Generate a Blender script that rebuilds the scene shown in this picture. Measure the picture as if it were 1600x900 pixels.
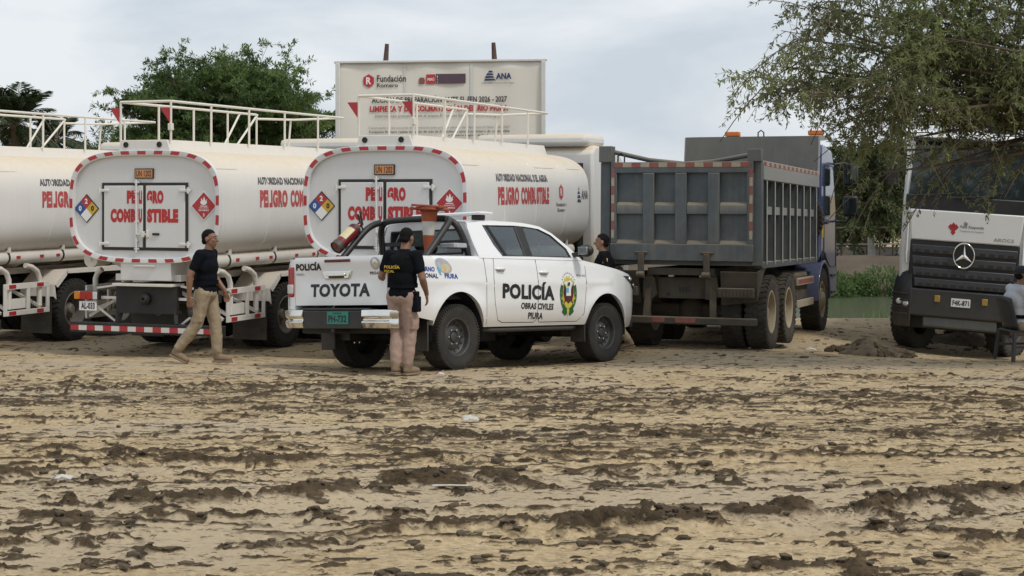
import bpy, bmesh, math, random
import numpy as np
from mathutils import Matrix, Vector

for o in list(bpy.data.objects):
    bpy.data.objects.remove(o, do_unlink=True)
SC = bpy.context.scene
COL = SC.collection
random.seed(7)
RNG = np.random.default_rng(11)
PI = math.pi

# ------------------------------------------------------------------ camera
CAM_Z = 2.17
cam_data = bpy.data.cameras.new('camera')
cam_data.sensor_width = 36.0
cam_data.lens = 2500.0 / 1600.0 * 36.0
cam_data.shift_y = -150.0 / 1600.0
cam_data.clip_start = 0.1
cam_data.clip_end = 3000.0
cam = bpy.data.objects.new('camera', cam_data)
cam.location = (0, 0, CAM_Z)
cam.rotation_euler = (math.radians(90), 0, 0)
COL.objects.link(cam)
SC.camera = cam

# ------------------------------------------------------------------ sky and sun
SUN_EL, SUN_AZ = math.radians(56), math.radians(128)     # azimuth measured from +Y towards +X
world = bpy.data.worlds.new('World')
SC.world = world
world.use_nodes = True
wn, wl = world.node_tree.nodes, world.node_tree.links
wn.clear()
w_out = wn.new('ShaderNodeOutputWorld')
w_bg = wn.new('ShaderNodeBackground')
w_sky = wn.new('ShaderNodeTexSky')
w_sky.sky_type = 'NISHITA'
w_sky.sun_disc = False
w_sky.sun_elevation = SUN_EL
w_sky.sun_rotation = SUN_AZ
w_sky.dust_density = 3.0
w_scale = wn.new('ShaderNodeVectorMath'); w_scale.operation = 'SCALE'
w_scale.inputs['Scale'].default_value = 0.1
w_tc = wn.new('ShaderNodeTexCoord')
w_map = wn.new('ShaderNodeMapping')
w_map.inputs['Scale'].default_value = (2.2, 2.2, 6.0)
w_map.inputs['Location'].default_value = (0.35, 0.0, 0.4)
w_n = wn.new('ShaderNodeTexNoise')
w_n.inputs['Scale'].default_value = 2.6
w_n.inputs['Detail'].default_value = 7.0
w_n.inputs['Roughness'].default_value = 0.52
w_n.inputs['Distortion'].default_value = 0.3
w_ramp = wn.new('ShaderNodeValToRGB')
w_ramp.color_ramp.elements[0].position = 0.36
w_ramp.color_ramp.elements[0].color = (0.51, 0.565, 0.625, 1)
w_ramp.color_ramp.elements[1].position = 0.62
w_ramp.color_ramp.elements[1].color = (0.71, 0.74, 0.77, 1)
w_mix = wn.new('ShaderNodeMixRGB')
w_mix.inputs['Fac'].default_value = 0.9
wl.new(w_sky.outputs[0], w_scale.inputs[0])
wl.new(w_tc.outputs['Generated'], w_map.inputs['Vector'])
wl.new(w_map.outputs[0], w_n.inputs['Vector'])
wl.new(w_n.outputs['Fac'], w_ramp.inputs['Fac'])
wl.new(w_scale.outputs[0], w_mix.inputs['Color1'])
wl.new(w_ramp.outputs['Color'], w_mix.inputs['Color2'])
wl.new(w_mix.outputs[0], w_bg.inputs['Color'])
w_bg.inputs['Strength'].default_value = 1.0
wl.new(w_bg.outputs[0], w_out.inputs['Surface'])

sun_data = bpy.data.lights.new('sun', 'SUN')
sun_data.energy = 1.5
sun_data.angle = math.radians(10)
sun_data.color = (1.0, 0.95, 0.87)
sun = bpy.data.objects.new('sun', sun_data)
COL.objects.link(sun)
sun_dir = Vector((math.sin(SUN_AZ) * math.cos(SUN_EL), math.cos(SUN_AZ) * math.cos(SUN_EL), math.sin(SUN_EL)))
sun.rotation_euler = (-sun_dir).to_track_quat('-Z', 'Y').to_euler()

SC.view_settings.view_transform = 'Standard'
SC.view_settings.look = 'None'
SC.view_settings.exposure = 0.30
SC.view_settings.gamma = 1.0
SC.view_settings.use_curve_mapping = False

# ------------------------------------------------------------------ materials
MATS = {}
def mat(name, col, rough=0.5, metal=0.0, var=0.08, scale=5.0, dust=0.0, dustcol=(0.36, 0.28, 0.18),
        top=0.0, low=None, coat=0.0, bump=0.0, streak=0.0, trans=0.0, spec=0.5, stretch=(1, 1, 1)):
    """Painted / plain surface: base colour with noise variation, dust patches, dust on upward faces, mud low down."""
    m = bpy.data.materials.new(name)
    m.use_nodes = True
    N, L = m.node_tree.nodes, m.node_tree.links
    b = N['Principled BSDF']
    b.inputs['Roughness'].default_value = rough
    b.inputs['Metallic'].default_value = metal
    b.inputs['Coat Weight'].default_value = coat
    b.inputs['Coat Roughness'].default_value = 0.08
    b.inputs['Specular IOR Level'].default_value = spec
    if trans:
        b.inputs['Transmission Weight'].default_value = trans
    tc = N.new('ShaderNodeTexCoord')
    mp = N.new('ShaderNodeMapping'); mp.inputs['Scale'].default_value = stretch
    L.new(tc.outputs['Object'], mp.inputs['Vector'])
    n1 = N.new('ShaderNodeTexNoise')
    n1.inputs['Scale'].default_value = scale; n1.inputs['Detail'].default_value = 6; n1.inputs['Roughness'].default_value = 0.6
    L.new(mp.outputs[0], n1.inputs['Vector'])
    def math_(op, a, bb, clamp=False):
        q = N.new('ShaderNodeMath'); q.operation = op; q.use_clamp = clamp
        for i, x in enumerate((a, bb)):
            if isinstance(x, (int, float)): q.inputs[i].default_value = x
            else: L.new(x, q.inputs[i])
        return q.outputs[0]
    def mix(fac, c1, c2):
        q = N.new('ShaderNodeMixRGB')
        if isinstance(fac, (int, float)): q.inputs['Fac'].default_value = fac
        else: L.new(fac, q.inputs['Fac'])
        for k, c in (('Color1', c1), ('Color2', c2)):
            if isinstance(c, tuple): q.inputs[k].default_value = (*c, 1)
            else: L.new(c, q.inputs[k])
        return q.outputs[0]
    dark = tuple(c * (1 - 2.2 * var) for c in col)
    lite = tuple(min(1, c * (1 + 1.4 * var)) for c in col)
    out = mix(n1.outputs['Fac'], dark, lite)
    fac = None
    def addf(x):
        nonlocal fac
        fac = x if fac is None else math_('ADD', fac, x, True)
    if dust:
        n2 = N.new('ShaderNodeTexNoise'); n2.inputs['Scale'].default_value = scale * 0.45; n2.inputs['Detail'].default_value = 9
        n2.inputs['Roughness'].default_value = 0.68
        L.new(mp.outputs[0], n2.inputs['Vector'])
        addf(math_('MULTIPLY', math_('SUBTRACT', n2.outputs['Fac'], 0.38, True), dust * 3.0, True))
    if streak:
        mp2 = N.new('ShaderNodeMapping'); mp2.inputs['Scale'].default_value = (9, 9, 0.5)
        L.new(tc.outputs['Object'], mp2.inputs['Vector'])
        n3 = N.new('ShaderNodeTexNoise'); n3.inputs['Scale'].default_value = 1.6; n3.inputs['Detail'].default_value = 5
        L.new(mp2.outputs[0], n3.inputs['Vector'])
        addf(math_('MULTIPLY', math_('SUBTRACT', n3.outputs['Fac'], 0.47, True), streak * 3.0, True))
    if top:
        ge = N.new('ShaderNodeNewGeometry'); sx = N.new('ShaderNodeSeparateXYZ')
        L.new(ge.outputs['Normal'], sx.inputs[0])
        up = math_('MULTIPLY', math_('MAXIMUM', sx.outputs['Z'], 0.0), top)
        addf(math_('MULTIPLY', up, math_('ADD', n1.outputs['Fac'], 0.45), True))
    if low:
        z0, z1, amt = low
        so = N.new('ShaderNodeSeparateXYZ'); L.new(tc.outputs['Object'], so.inputs[0])
        mr = N.new('ShaderNodeMapRange'); mr.inputs['From Min'].default_value = z1; mr.inputs['From Max'].default_value = z0
        L.new(so.outputs['Z'], mr.inputs['Value'])
        addf(math_('MULTIPLY', math_('MULTIPLY', mr.outputs[0], amt), math_('ADD', n1.outputs['Fac'], 0.4), True))
    if fac is not None:
        out = mix(fac, out, dustcol)
        L.new(math_('ADD', math_('MULTIPLY', fac, 0.5), rough, True), b.inputs['Roughness'])
    L.new(out, b.inputs['Base Color'])
    if bump:
        bp = N.new('ShaderNodeBump'); bp.inputs['Strength'].default_value = bump; bp.inputs['Distance'].default_value = 0.01
        L.new(n1.outputs['Fac'], bp.inputs['Height']); L.new(bp.outputs[0], b.inputs['Normal'])
    MATS[name] = m
    return m

mat('tank_white', (0.72, 0.72, 0.705), 0.42, var=0.03, scale=2.5, dust=0.10, dustcol=(0.62, 0.515, 0.37), top=0.9, streak=0.16, low=(1.38, 1.80, 0.50), coat=0.1)
mat('plate_white', (0.66, 0.665, 0.665), 0.4, var=0.02, scale=3, dust=0.05, dustcol=(0.5, 0.43, 0.33), coat=0.1, streak=0.06)
mat('frame_white', (0.70, 0.69, 0.66), 0.5, var=0.06, scale=6, dust=0.16, top=0.5, streak=0.12, dustcol=(0.46, 0.36, 0.24))
mat('rail_white', (0.74, 0.71, 0.64), 0.55, var=0.06, scale=8, dust=0.12, dustcol=(0.5, 0.38, 0.24))
mat('car_white', (0.80, 0.81, 0.82), 0.22, var=0.012, scale=2, dust=0.025, coat=0.6, low=(0.42, 0.85, 0.75), dustcol=(0.46, 0.385, 0.28))
mat('red_tape', (0.42, 0.025, 0.035), 0.35, var=0.08, scale=30, dust=0.06)
mat('pale_tape', (0.66, 0.65, 0.62), 0.35, var=0.08, scale=30, dust=0.1)
mat('worn_red_tape', (0.27, 0.065, 0.055), 0.6, var=0.25, scale=18, dust=0.5, dustcol=(.22, .17, .12))
mat('worn_pale_tape', (0.38, 0.33, 0.25), 0.65, var=0.2, scale=18, dust=0.4, dustcol=(.24, .19, .13))
mat('red_letter', (0.46, 0.025, 0.03), 0.4, var=0.06, scale=14, dust=0.03)
mat('side_red_letter', (0.47, 0.05, 0.05), 0.45, var=0.1, scale=14, dust=0.12, dustcol=(0.7, 0.66, 0.6))
mat('side_dark_letter', (0.07, 0.07, 0.075), 0.45, var=0.2, scale=14, dust=0.1, dustcol=(0.6, 0.57, 0.52))
mat('black_letter', (0.012, 0.012, 0.014), 0.4, var=0.1, scale=14)
mat('navy_letter', (0.02, 0.035, 0.12), 0.4, var=0.1, scale=14)
mat('blue_letter', (0.02, 0.06, 0.32), 0.4, var=0.05)
mat('white_letter', (0.8, 0.8, 0.8), 0.4, var=0.03)
mat('grey_letter', (0.25, 0.25, 0.26), 0.5, var=0.1)
mat('black_gasket', (0.02, 0.02, 0.022), 0.55, var=0.2, scale=8, dust=0.04)
mat('black_plastic', (0.018, 0.019, 0.021), 0.5, var=0.2, scale=8, dust=0.05, low=(0.1, .7, 0.12))
mat('chassis_black', (0.016, 0.016, 0.017), 0.6, var=0.25, scale=6, dust=0.07, dustcol=(0.20, 0.16, 0.11))
mat('dusty_chassis', (0.060, 0.052, 0.040), 0.8, var=0.25, scale=6, dust=0.22, top=0.6, dustcol=(0.24, 0.19, 0.125), bump=0.3)
mat('chrome', (0.80, 0.79, 0.76), 0.14, 1.0, var=0.04, scale=6, dust=0.06)
mat('steel', (0.42, 0.42, 0.41), 0.4, 0.8, var=0.1, scale=8, dust=0.15)
mat('tyre', (0.022, 0.021, 0.02), 0.82, var=0.25, scale=9, dust=0.16, dustcol=(0.17, 0.135, 0.09), bump=0.25)
mat('muddy_tyre', (0.035, 0.032, 0.028), 0.85, var=0.25, scale=9, dust=0.30, dustcol=(0.19, 0.15, 0.10), bump=0.3)
mat('rim_dark', (0.055, 0.058, 0.062), 0.5, 0.3, var=0.2, scale=9, dust=0.18, dustcol=(0.25, 0.2, 0.14))
mat('rim_tan', (0.36, 0.30, 0.21), 0.7, var=0.2, scale=9, dust=0.4, dustcol=(0.28, 0.21, 0.13))
mat('rim_light', (0.17, 0.16, 0.145), 0.55, var=0.2, scale=9, dust=0.3, dustcol=(0.24, 0.19, 0.13))
mat('lens_red', (0.35, 0.012, 0.015), 0.12, var=0.1, scale=20, coat=0.5)
mat('lens_amber', (0.62, 0.20, 0.015), 0.15, var=0.1, scale=20, coat=0.5)
mat('lens_clear', (0.62, 0.62, 0.62), 0.12, var=0.1, scale=20, coat=0.5)
mat('orange', (0.62, 0.16, 0.02), 0.45, var=0.1, scale=12, dust=0.1)
mat('cone_orange', (0.42, 0.09, 0.03), 0.6, var=0.15, scale=12, dust=0.15)
mat('cone_base', (0.33, 0.06, 0.025), 0.7, var=0.2, scale=12, dust=0.25)
mat('plate_orange', (0.60, 0.26, 0.10), 0.5, var=0.12, scale=14, dust=0.15)
mat('yellow', (0.62, 0.40, 0.04), 0.45, var=0.1, scale=14, dust=0.05)
mat('emblem_yellow', (0.66, 0.55, 0.06), 0.45, var=0.1, scale=14)
mat('gold', (0.42, 0.27, 0.06), 0.4, 0.2, var=0.1, scale=14)
mat('green', (0.015, 0.12, 0.03), 0.45, var=0.1)
mat('teal_plate', (0.02, 0.22, 0.17), 0.45, var=0.1, scale=14, dust=0.05)
mat('sky_blue', (0.12, 0.45, 0.68), 0.45, var=0.05)
mat('sign_blue', (0.02, 0.09, 0.33), 0.45, var=0.08)
mat('maroon', (0.10, 0.012, 0.018), 0.35, var=0.1)
mat('plum', (0.085, 0.05, 0.07), 0.5, var=0.06)
mat('pale_disc', (0.45, 0.46, 0.50), 0.5, var=0.25, scale=16)
mat('sand_disc', (0.62, 0.52, 0.33), 0.5, var=0.2, scale=20)
mat('glass_dark', (0.018, 0.026, 0.028), 0.04, var=0.1, coat=0.0, spec=0.65)
mat('glass_tint', (0.045, 0.065, 0.065), 0.03, var=0.1, spec=0.7)
mat('interior', (0.03, 0.03, 0.032), 0.7)
mat('dump_steel', (0.060, 0.082, 0.100), 0.48, var=0.28, scale=4.5, dust=0.16, top=1.0, streak=0.2, dustcol=(0.25, 0.215, 0.155), low=(1.0, 2.3, 0.14), bump=0.1)
mat('dump_grey', (0.095, 0.105, 0.108), 0.55, var=0.16, scale=3, dust=0.16, top=0.7, streak=0.14, dustcol=(0.24, 0.20, 0.14), bump=0.1)
mat('dump_edge', (0.24, 0.25, 0.25), 0.5, var=0.1, scale=5, dust=0.2, streak=0.15, dustcol=(0.34, 0.29, 0.2))
mat('rib_pale', (0.36, 0.37, 0.36), 0.5, var=0.12, scale=5, dust=0.2, dustcol=(0.34, 0.29, 0.2))
mat('cab_blue', (0.018, 0.035, 0.125), 0.25, var=0.08, scale=3, dust=0.10, coat=0.5, low=(0.8, 1.9, 0.35), dustcol=(0.22, 0.22, 0.24))
mat('cab_white', (0.76, 0.77, 0.775), 0.3, var=0.02, scale=3, dust=0.05, coat=0.3, dustcol=(0.46, 0.40, 0.31))
mat('grille_dark', (0.016, 0.019, 0.025), 0.45, var=0.15, scale=6, dust=0.07, low=(0.3, 1.2, 0.22), dustcol=(0.25, 0.21, 0.15))
mat('slat_grey', (0.045, 0.050, 0.060), 0.4, var=0.12, scale=6, dust=0.06)
mat('beacon_blue', (0.01, 0.05, 0.20), 0.12, var=0.1, coat=0.6)
mat('banner_cloth', (0.70, 0.665, 0.595), 0.7, var=0.04, scale=1.2, dust=0.05, streak=0.05, dustcol=(0.52, 0.46, 0.36), bump=0.05)
mat('banner_edge', (0.60, 0.60, 0.58), 0.6, var=0.06, scale=4)
mat('pole_wood', (0.10, 0.06, 0.045), 0.85, var=0.25, scale=10, bump=0.3)
mat('skin', (0.235, 0.120, 0.072), 0.5, var=0.06, scale=30)
mat('hair', (0.007, 0.006, 0.005), 0.8, var=0.3, scale=60, spec=.15)
mat('black_cloth', (0.007, 0.008, 0.012), 0.9, var=0.25, scale=16, bump=0.2, spec=.1)
mat('vest_cloth', (0.006, 0.007, 0.008), 0.9, var=0.25, scale=20, bump=0.2, spec=.1)
mat('khaki_cloth', (0.33, 0.26, 0.175), 0.85, var=0.10, scale=14, bump=0.25, dust=0.05)
mat('rose_khaki_cloth', (0.34, 0.235, 0.19), 0.85, var=0.10, scale=14, bump=0.25)
mat('boot_suede', (0.23, 0.165, 0.105), 0.85, var=0.15, scale=20, dust=0.15)
mat('grey_shirt', (0.52, 0.55, 0.60), 0.8, var=0.08, scale=14, bump=0.2)
mat('cap_cloth', (0.02, 0.025, 0.045), 0.8, var=0.2, scale=20)
mat('eye_white', (0.6, 0.58, 0.55), 0.3)
mat('lip', (0.22, 0.09, 0.07), 0.5)
mat('chair_plastic', (0.028, 0.03, 0.036), 0.45, var=0.1, dust=0.1)
mat('extinguisher_red', (0.17, 0.014, 0.018), 0.3, var=0.08, coat=0.3)
mat('extinguisher_label', (0.60, 0.52, 0.30), 0.45, var=0.1, scale=25)
mat('bark', (0.115, 0.085, 0.06), 0.9, var=0.3, scale=7, bump=0.5)
mat('twig', (0.20, 0.165, 0.11), 0.9, var=0.25, scale=7)
mat('whitewash', (0.6, 0.6, 0.57), 0.85, var=0.1, scale=6, dust=0.1)
mat('litter_white', (0.55, 0.54, 0.51), 0.6, var=0.10, scale=10, dust=0.3)
mat('litter_red', (0.5, 0.06, 0.06), 0.5)
mat('bank_soil', (0.105, 0.080, 0.058), 0.95, var=0.28, scale=0.6, dust=0.25, dustcol=(0.16, 0.125, 0.088), bump=0.5, stretch=(1, 1, 3))
mat('clod', (0.062, 0.045, 0.027), 0.9, var=0.3, scale=9, dust=0.30, dustcol=(0.30, 0.235, 0.145), bump=0.4)
mat('far_wall', (0.50, 0.48, 0.44), 0.8, var=0.08)
mat('fence_wood', (0.16, 0.12, 0.085), 0.9, var=0.2)
mat('fence_pale', (0.52, 0.50, 0.46), 0.8, var=0.1)

def leaf_mat(name, c1, c2, rough=0.6, trans=0.25):
    m = bpy.data.materials.new(name); m.use_nodes = True
    N, L = m.node_tree.nodes, m.node_tree.links
    b = N['Principled BSDF']; b.inputs['Roughness'].default_value = rough
    b.inputs['Specular IOR Level'].default_value = 0.25
    at = N.new('ShaderNodeAttribute'); at.attribute_name = 'tone'
    mx = N.new('ShaderNodeMixRGB'); mx.inputs['Color1'].default_value = (*c1, 1); mx.inputs['Color2'].default_value = (*c2, 1)
    L.new(at.outputs['Fac'], mx.inputs['Fac']); L.new(mx.outputs[0], b.inputs['Base Color'])
    tr = N.new('ShaderNodeBsdfTranslucent'); L.new(mx.outputs[0], tr.inputs['Color'])
    ms = N.new('ShaderNodeMixShader'); ms.inputs[0].default_value = trans
    L.new(b.outputs[0], ms.inputs[1]); L.new(tr.outputs[0], ms.inputs[2])
    L.new(ms.outputs[0], N['Material Output'].inputs['Surface'])
    MATS[name] = m
def glass_mat(name, tint, gloss):
    m = bpy.data.materials.new(name); m.use_nodes = True
    N, L = m.node_tree.nodes, m.node_tree.links; N.remove(N['Principled BSDF'])
    tr = N.new('ShaderNodeBsdfTransparent'); tr.inputs['Color'].default_value = (*tint, 1)
    gl = N.new('ShaderNodeBsdfGlossy'); gl.inputs['Roughness'].default_value = .02; gl.inputs['Color'].default_value = (.92, .95, .97, 1)
    lw = N.new('ShaderNodeLayerWeight'); lw.inputs['Blend'].default_value = .5
    pw = N.new('ShaderNodeMath'); pw.operation = 'POWER'; pw.inputs[1].default_value = 3.0; L.new(lw.outputs['Facing'], pw.inputs[0])
    ad = N.new('ShaderNodeMath'); ad.operation = 'MULTIPLY_ADD'; ad.inputs[1].default_value = .8; ad.inputs[2].default_value = gloss; ad.use_clamp = True; L.new(pw.outputs[0], ad.inputs[0])
    ms = N.new('ShaderNodeMixShader'); L.new(ad.outputs[0], ms.inputs[0]); L.new(tr.outputs[0], ms.inputs[1]); L.new(gl.outputs[0], ms.inputs[2])
    L.new(ms.outputs[0], N['Material Output'].inputs['Surface']); MATS[name] = m
glass_mat('glass_tint', (.26, .32, .31), .10)
leaf_mat('leaf_green', (0.060, 0.105, 0.034), (0.175, 0.26, 0.080), trans=.4)
leaf_mat('leaf_olive', (0.165, 0.175, 0.085), (0.245, 0.305, 0.115), trans=.5)
leaf_mat('leaf_far', (0.045, 0.066, 0.028), (0.115, 0.145, 0.058))
leaf_mat('leaf_palm', (0.020, 0.036, 0.016), (0.055, 0.085, 0.034))
leaf_mat('reed', (0.085, 0.16, 0.05), (0.20, 0.30, 0.10))

# ------------------------------------------------------------------ mesh helpers
def V(*a): return Vector(a)
class MB:
    def __init__(self): self.v, self.f = [], []
    def add(self, vs, fs):
        k = len(self.v); self.v += [tuple(x) for x in vs]; self.f += [tuple(i + k for i in q) for q in fs]; return self
    def box(self, c, s, R=None):
        hx, hy, hz = s[0] / 2, s[1] / 2, s[2] / 2
        p = [Vector((x, y, z)) for z in (-hz, hz) for y in (-hy, hy) for x in (-hx, hx)]
        if R is not None: p = [R @ q for q in p]
        c = Vector(c)
        return self.add([c + q for q in p], [(0, 2, 3, 1), (4, 5, 7, 6), (0, 1, 5, 4), (2, 6, 7, 3), (0, 4, 6, 2), (1, 3, 7, 5)])
    def rng(self, x0, x1, y0, y1, z0, z1):
        return self.box(((x0 + x1) / 2, (y0 + y1) / 2, (z0 + z1) / 2), (abs(x1 - x0), abs(y1 - y0), abs(z1 - z0)))
    def bar(self, p0, p1, w, h, up=(0, 0, 1)):
        p0, p1 = Vector(p0), Vector(p1); d = (p1 - p0); L = d.length; d.normalize()
        u = Vector(up)
        if abs(d.dot(u)) > 0.98: u = Vector((0, 1, 0)) if abs(d.y) < 0.9 else Vector((1, 0, 0))
        s = d.cross(u).normalized(); t = s.cross(d).normalized()
        R = Matrix((s, d, t)).transposed()
        return self.box((p0 + p1) / 2, (w, L, h), R)
    def tube(self, pts, r, n=10, caps=True, closed=False):
        pts = [Vector(p) for p in pts]; m = len(pts)
        rr = r if isinstance(r, (list, tuple)) else [r] * m
        tans = []
        for i in range(m):
            a = pts[(i - 1) % m] if (closed or i > 0) else pts[i]; b = pts[(i + 1) % m] if (closed or i < m - 1) else pts[i]
            tans.append((b - a).normalized())
        u = tans[0].orthogonal().normalized(); vs, fs = [], []
        for i in range(m):
            t = tans[i]; u = (u - t * u.dot(t)).normalized(); w = t.cross(u)
            for k in range(n):
                a = 2 * PI * k / n; vs.append(pts[i] + (u * math.cos(a) + w * math.sin(a)) * rr[i])
        for i in range(m if closed else m - 1):
            j = (i + 1) % m
            for k in range(n):
                fs.append((i * n + k, i * n + (k + 1) % n, j * n + (k + 1) % n, j * n + k))
        if caps and not closed:
            fs.append(tuple(range(n))); fs.append(tuple((m - 1) * n + k for k in range(n)))
        return self.add(vs, fs)
    def cyl(self, p0, p1, r, r2=None, n=16):
        return self.tube([p0, p1], [r, r if r2 is None else r2], n)
    def lathe(self, prof, o=(0, 0, 0), axis=(0, 0, 1), n=24, close=False):
        """prof: (radius, offset along axis) pairs"""
        a = Vector(axis).normalized(); u = a.orthogonal().normalized(); w = a.cross(u); o = Vector(o); vs, fs = [], []
        m = len(prof)
        for k in range(n):
            c, s = math.cos(2 * PI * k / n), math.sin(2 * PI * k / n)
            for r, t in prof: vs.append(o + a * t + (u * c + w * s) * r)
        for k in range(n):
            k2 = (k + 1) % n
            for i in range(m if close else m - 1):
                j = (i + 1) % m
                fs.append((k * m + i, k * m + j, k2 * m + j, k2 * m + i))
        return self.add(vs, fs)
    def prism(self, poly, ax, d0, d1):
        def P(p, d):
            return {'x': (d, p[0], p[1]), 'y': (p[0], d, p[1]), 'z': (p[0], p[1], d)}[ax]
        n = len(poly)
        vs = [P(p, d0) for p in poly] + [P(p, d1) for p in poly]
        fs = [tuple(range(n)), tuple(range(2 * n - 1, n - 1, -1))] + [(i, (i + 1) % n, n + (i + 1) % n, n + i) for i in range(n)]
        return self.add(vs, fs)
    def loft(self, rings, cap0=True, cap1=True, closed=True):
        n = len(rings[0]); vs = [p for r in rings for p in r]; fs = []
        for i in range(len(rings) - 1):
            for k in range(n if closed else n - 1):
                fs.append((i * n + k, i * n + (k + 1) % n, (i + 1) * n + (k + 1) % n, (i + 1) * n + k))
        if cap0: fs.append(tuple(range(n)))
        if cap1: fs.append(tuple((len(rings) - 1) * n + k for k in range(n)))
        return self.add(vs, fs)
    def ell(self, c, r, nu=12, nv=8, R=None):
        c = Vector(c); vs, fs = [], []
        for j in range(nv + 1):
            ph = PI * j / nv
            for i in range(nu):
                th = 2 * PI * i / nu
                p = Vector((r[0] * math.sin(ph) * math.cos(th), r[1] * math.sin(ph) * math.sin(th), r[2] * math.cos(ph)))
                vs.append(c + (R @ p if R is not None else p))
        for j in range(nv):
            for i in range(nu):
                fs.append((j * nu + i, (j + 1) * nu + i, (j + 1) * nu + (i + 1) % nu, j * nu + (i + 1) % nu))
        return self.add(vs, fs)
    def poly(self, pts): return self.add(pts, [tuple(range(len(pts)))])
    def mesh(self, name, mt, smooth=35, merge=True):
        bm = bmesh.new()
        vs = [bm.verts.new(p) for p in self.v]
        for q in self.f:
            try: bm.faces.new([vs[i] for i in q])
            except ValueError: pass
        if merge: bmesh.ops.remove_doubles(bm, verts=bm.verts, dist=1e-5)
        bmesh.ops.recalc_face_normals(bm, faces=bm.faces)
        me = bpy.data.meshes.new(name); bm.to_mesh(me); bm.free()
        if smooth:
            me.shade_smooth(); me.set_sharp_from_angle(angle=math.radians(smooth))
        for x in (mt if isinstance(mt, (list, tuple)) else [mt]): me.materials.append(MATS[x] if isinstance(x, str) else x)
        return me
    def build(self, name, mt, parent=None, bevel=0.0, smooth=35, seg=2):
        o = bpy.data.objects.new(name, self.mesh(name, mt, smooth)); COL.objects.link(o)
        o.parent = parent
        if bevel:
            b = o.modifiers.new('bevel', 'BEVEL'); b.width = bevel; b.segments = seg; b.limit_method = 'ANGLE'; b.angle_limit = math.radians(32)
            b.harden_normals = False
        return o
def B(name, mt, parent, *rngs, bevel=0.0):
    m = MB()
    for r in rngs: m.rng(*r)
    return m.build(name, mt, parent, bevel)
def inst(name, me, parent=None, loc=(0, 0, 0), rot=(0, 0, 0), scale=None):
    o = bpy.data.objects.new(name, me); COL.objects.link(o); o.parent = parent; o.location = loc; o.rotation_euler = rot
    if scale: o.scale = scale
    return o
def tag(o, label, cat, group=None, kind=None):
    if label: o['label'] = label
    if cat: o['category'] = cat
    if group: o['group'] = group
    if kind: o['kind'] = kind
    return o
def root(name, loc, heading=0.0, pitch=0.0, roll=0.0):
    """Empty whose local +Y points along the heading (degrees from world +Y towards +X), +X right, +Z up."""
    h = math.radians(heading)
    F = Vector((math.sin(h), math.cos(h), 0)); R = Vector((math.cos(h), -math.sin(h), 0)); U = Vector((0, 0, 1))
    F, U = F * math.cos(pitch) + U * math.sin(pitch), U * math.cos(pitch) - F * math.sin(pitch)
    R, U = R * math.cos(roll) + U * math.sin(roll), U * math.cos(roll) - R * math.sin(roll)
    o = bpy.data.objects.new(name, None); COL.objects.link(o)
    M = Matrix((R, F, U)).transposed().to_4x4(); M.translation = Vector(loc)
    o.matrix_world = M
    o.empty_display_size = 0.3
    return o
def copy_tree(o, parent=None):
    c = o.copy(); COL.objects.link(c); c.parent = parent
    for ch in list(o.children): copy_tree(ch, c)
    return c

# lettering: mesh glyphs fitted to a width and height, laid on a surface by a mapping (u, v) -> point
_glyph = {}
def glyphs(s, bold=0.0, shear=0.0):
    key = (s, bold, shear)
    if key not in _glyph:
        cu = bpy.data.curves.new('glyph', 'FONT'); cu.body = s; cu.offset = bold; cu.shear = shear; cu.resolution_u = 3
        cu.space_character = 1.0 + bold * 1.6
        ob = bpy.data.objects.new('glyph', cu); COL.objects.link(ob)
        bpy.context.view_layer.update()
        me = bpy.data.meshes.new_from_object(ob.evaluated_get(bpy.context.evaluated_depsgraph_get()))
        bpy.data.objects.remove(ob, do_unlink=True); bpy.data.curves.remove(cu)
        a = np.array([tuple(v.co) for v in me.vertices]) if len(me.vertices) else np.zeros((1, 3))
        fs = [tuple(p.vertices) for p in me.polygons]
        bpy.data.meshes.remove(me)
        mn, mx = a.min(0), a.max(0)
        a = (a - mn) / np.maximum(mx - mn, 1e-6)
        _glyph[key] = (a, fs)
    return _glyph[key]
def text(s, mt, parent, fn, w, h, bold=0.03, shear=0.0, name='lettering'):
    """fn(u, v) gives the point for u in 0..w, v in 0..h"""
    a, fs = glyphs(s, bold, shear)
    m = MB(); m.add([fn(p[0] * w, p[1] * h) for p in a], fs)
    me = bpy.data.meshes.new(name); me.from_pydata(m.v, [], m.f); me.materials.append(MATS[mt])
    o = bpy.data.objects.new(name, me); COL.objects.link(o); o.parent = parent
    return o
def plane_fn(o, U, W):
    o, U, W = Vector(o), Vector(U), Vector(W)
    return lambda u, v: tuple(o + U * u + W * v)
def rear_fn(x0, y, z0): return lambda u, v: (x0 + u, y, z0 + v)             # on a face looking towards -Y
def right_fn(x, y0, z0): return lambda u, v: (x, y0 + u, z0 + v)            # on a right-hand side
def disc(c, r, n=20, fn=None):
    return [fn(c[0] + r * math.cos(2 * PI * k / n), c[1] + r * math.sin(2 * PI * k / n)) for k in range(n)]

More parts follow.
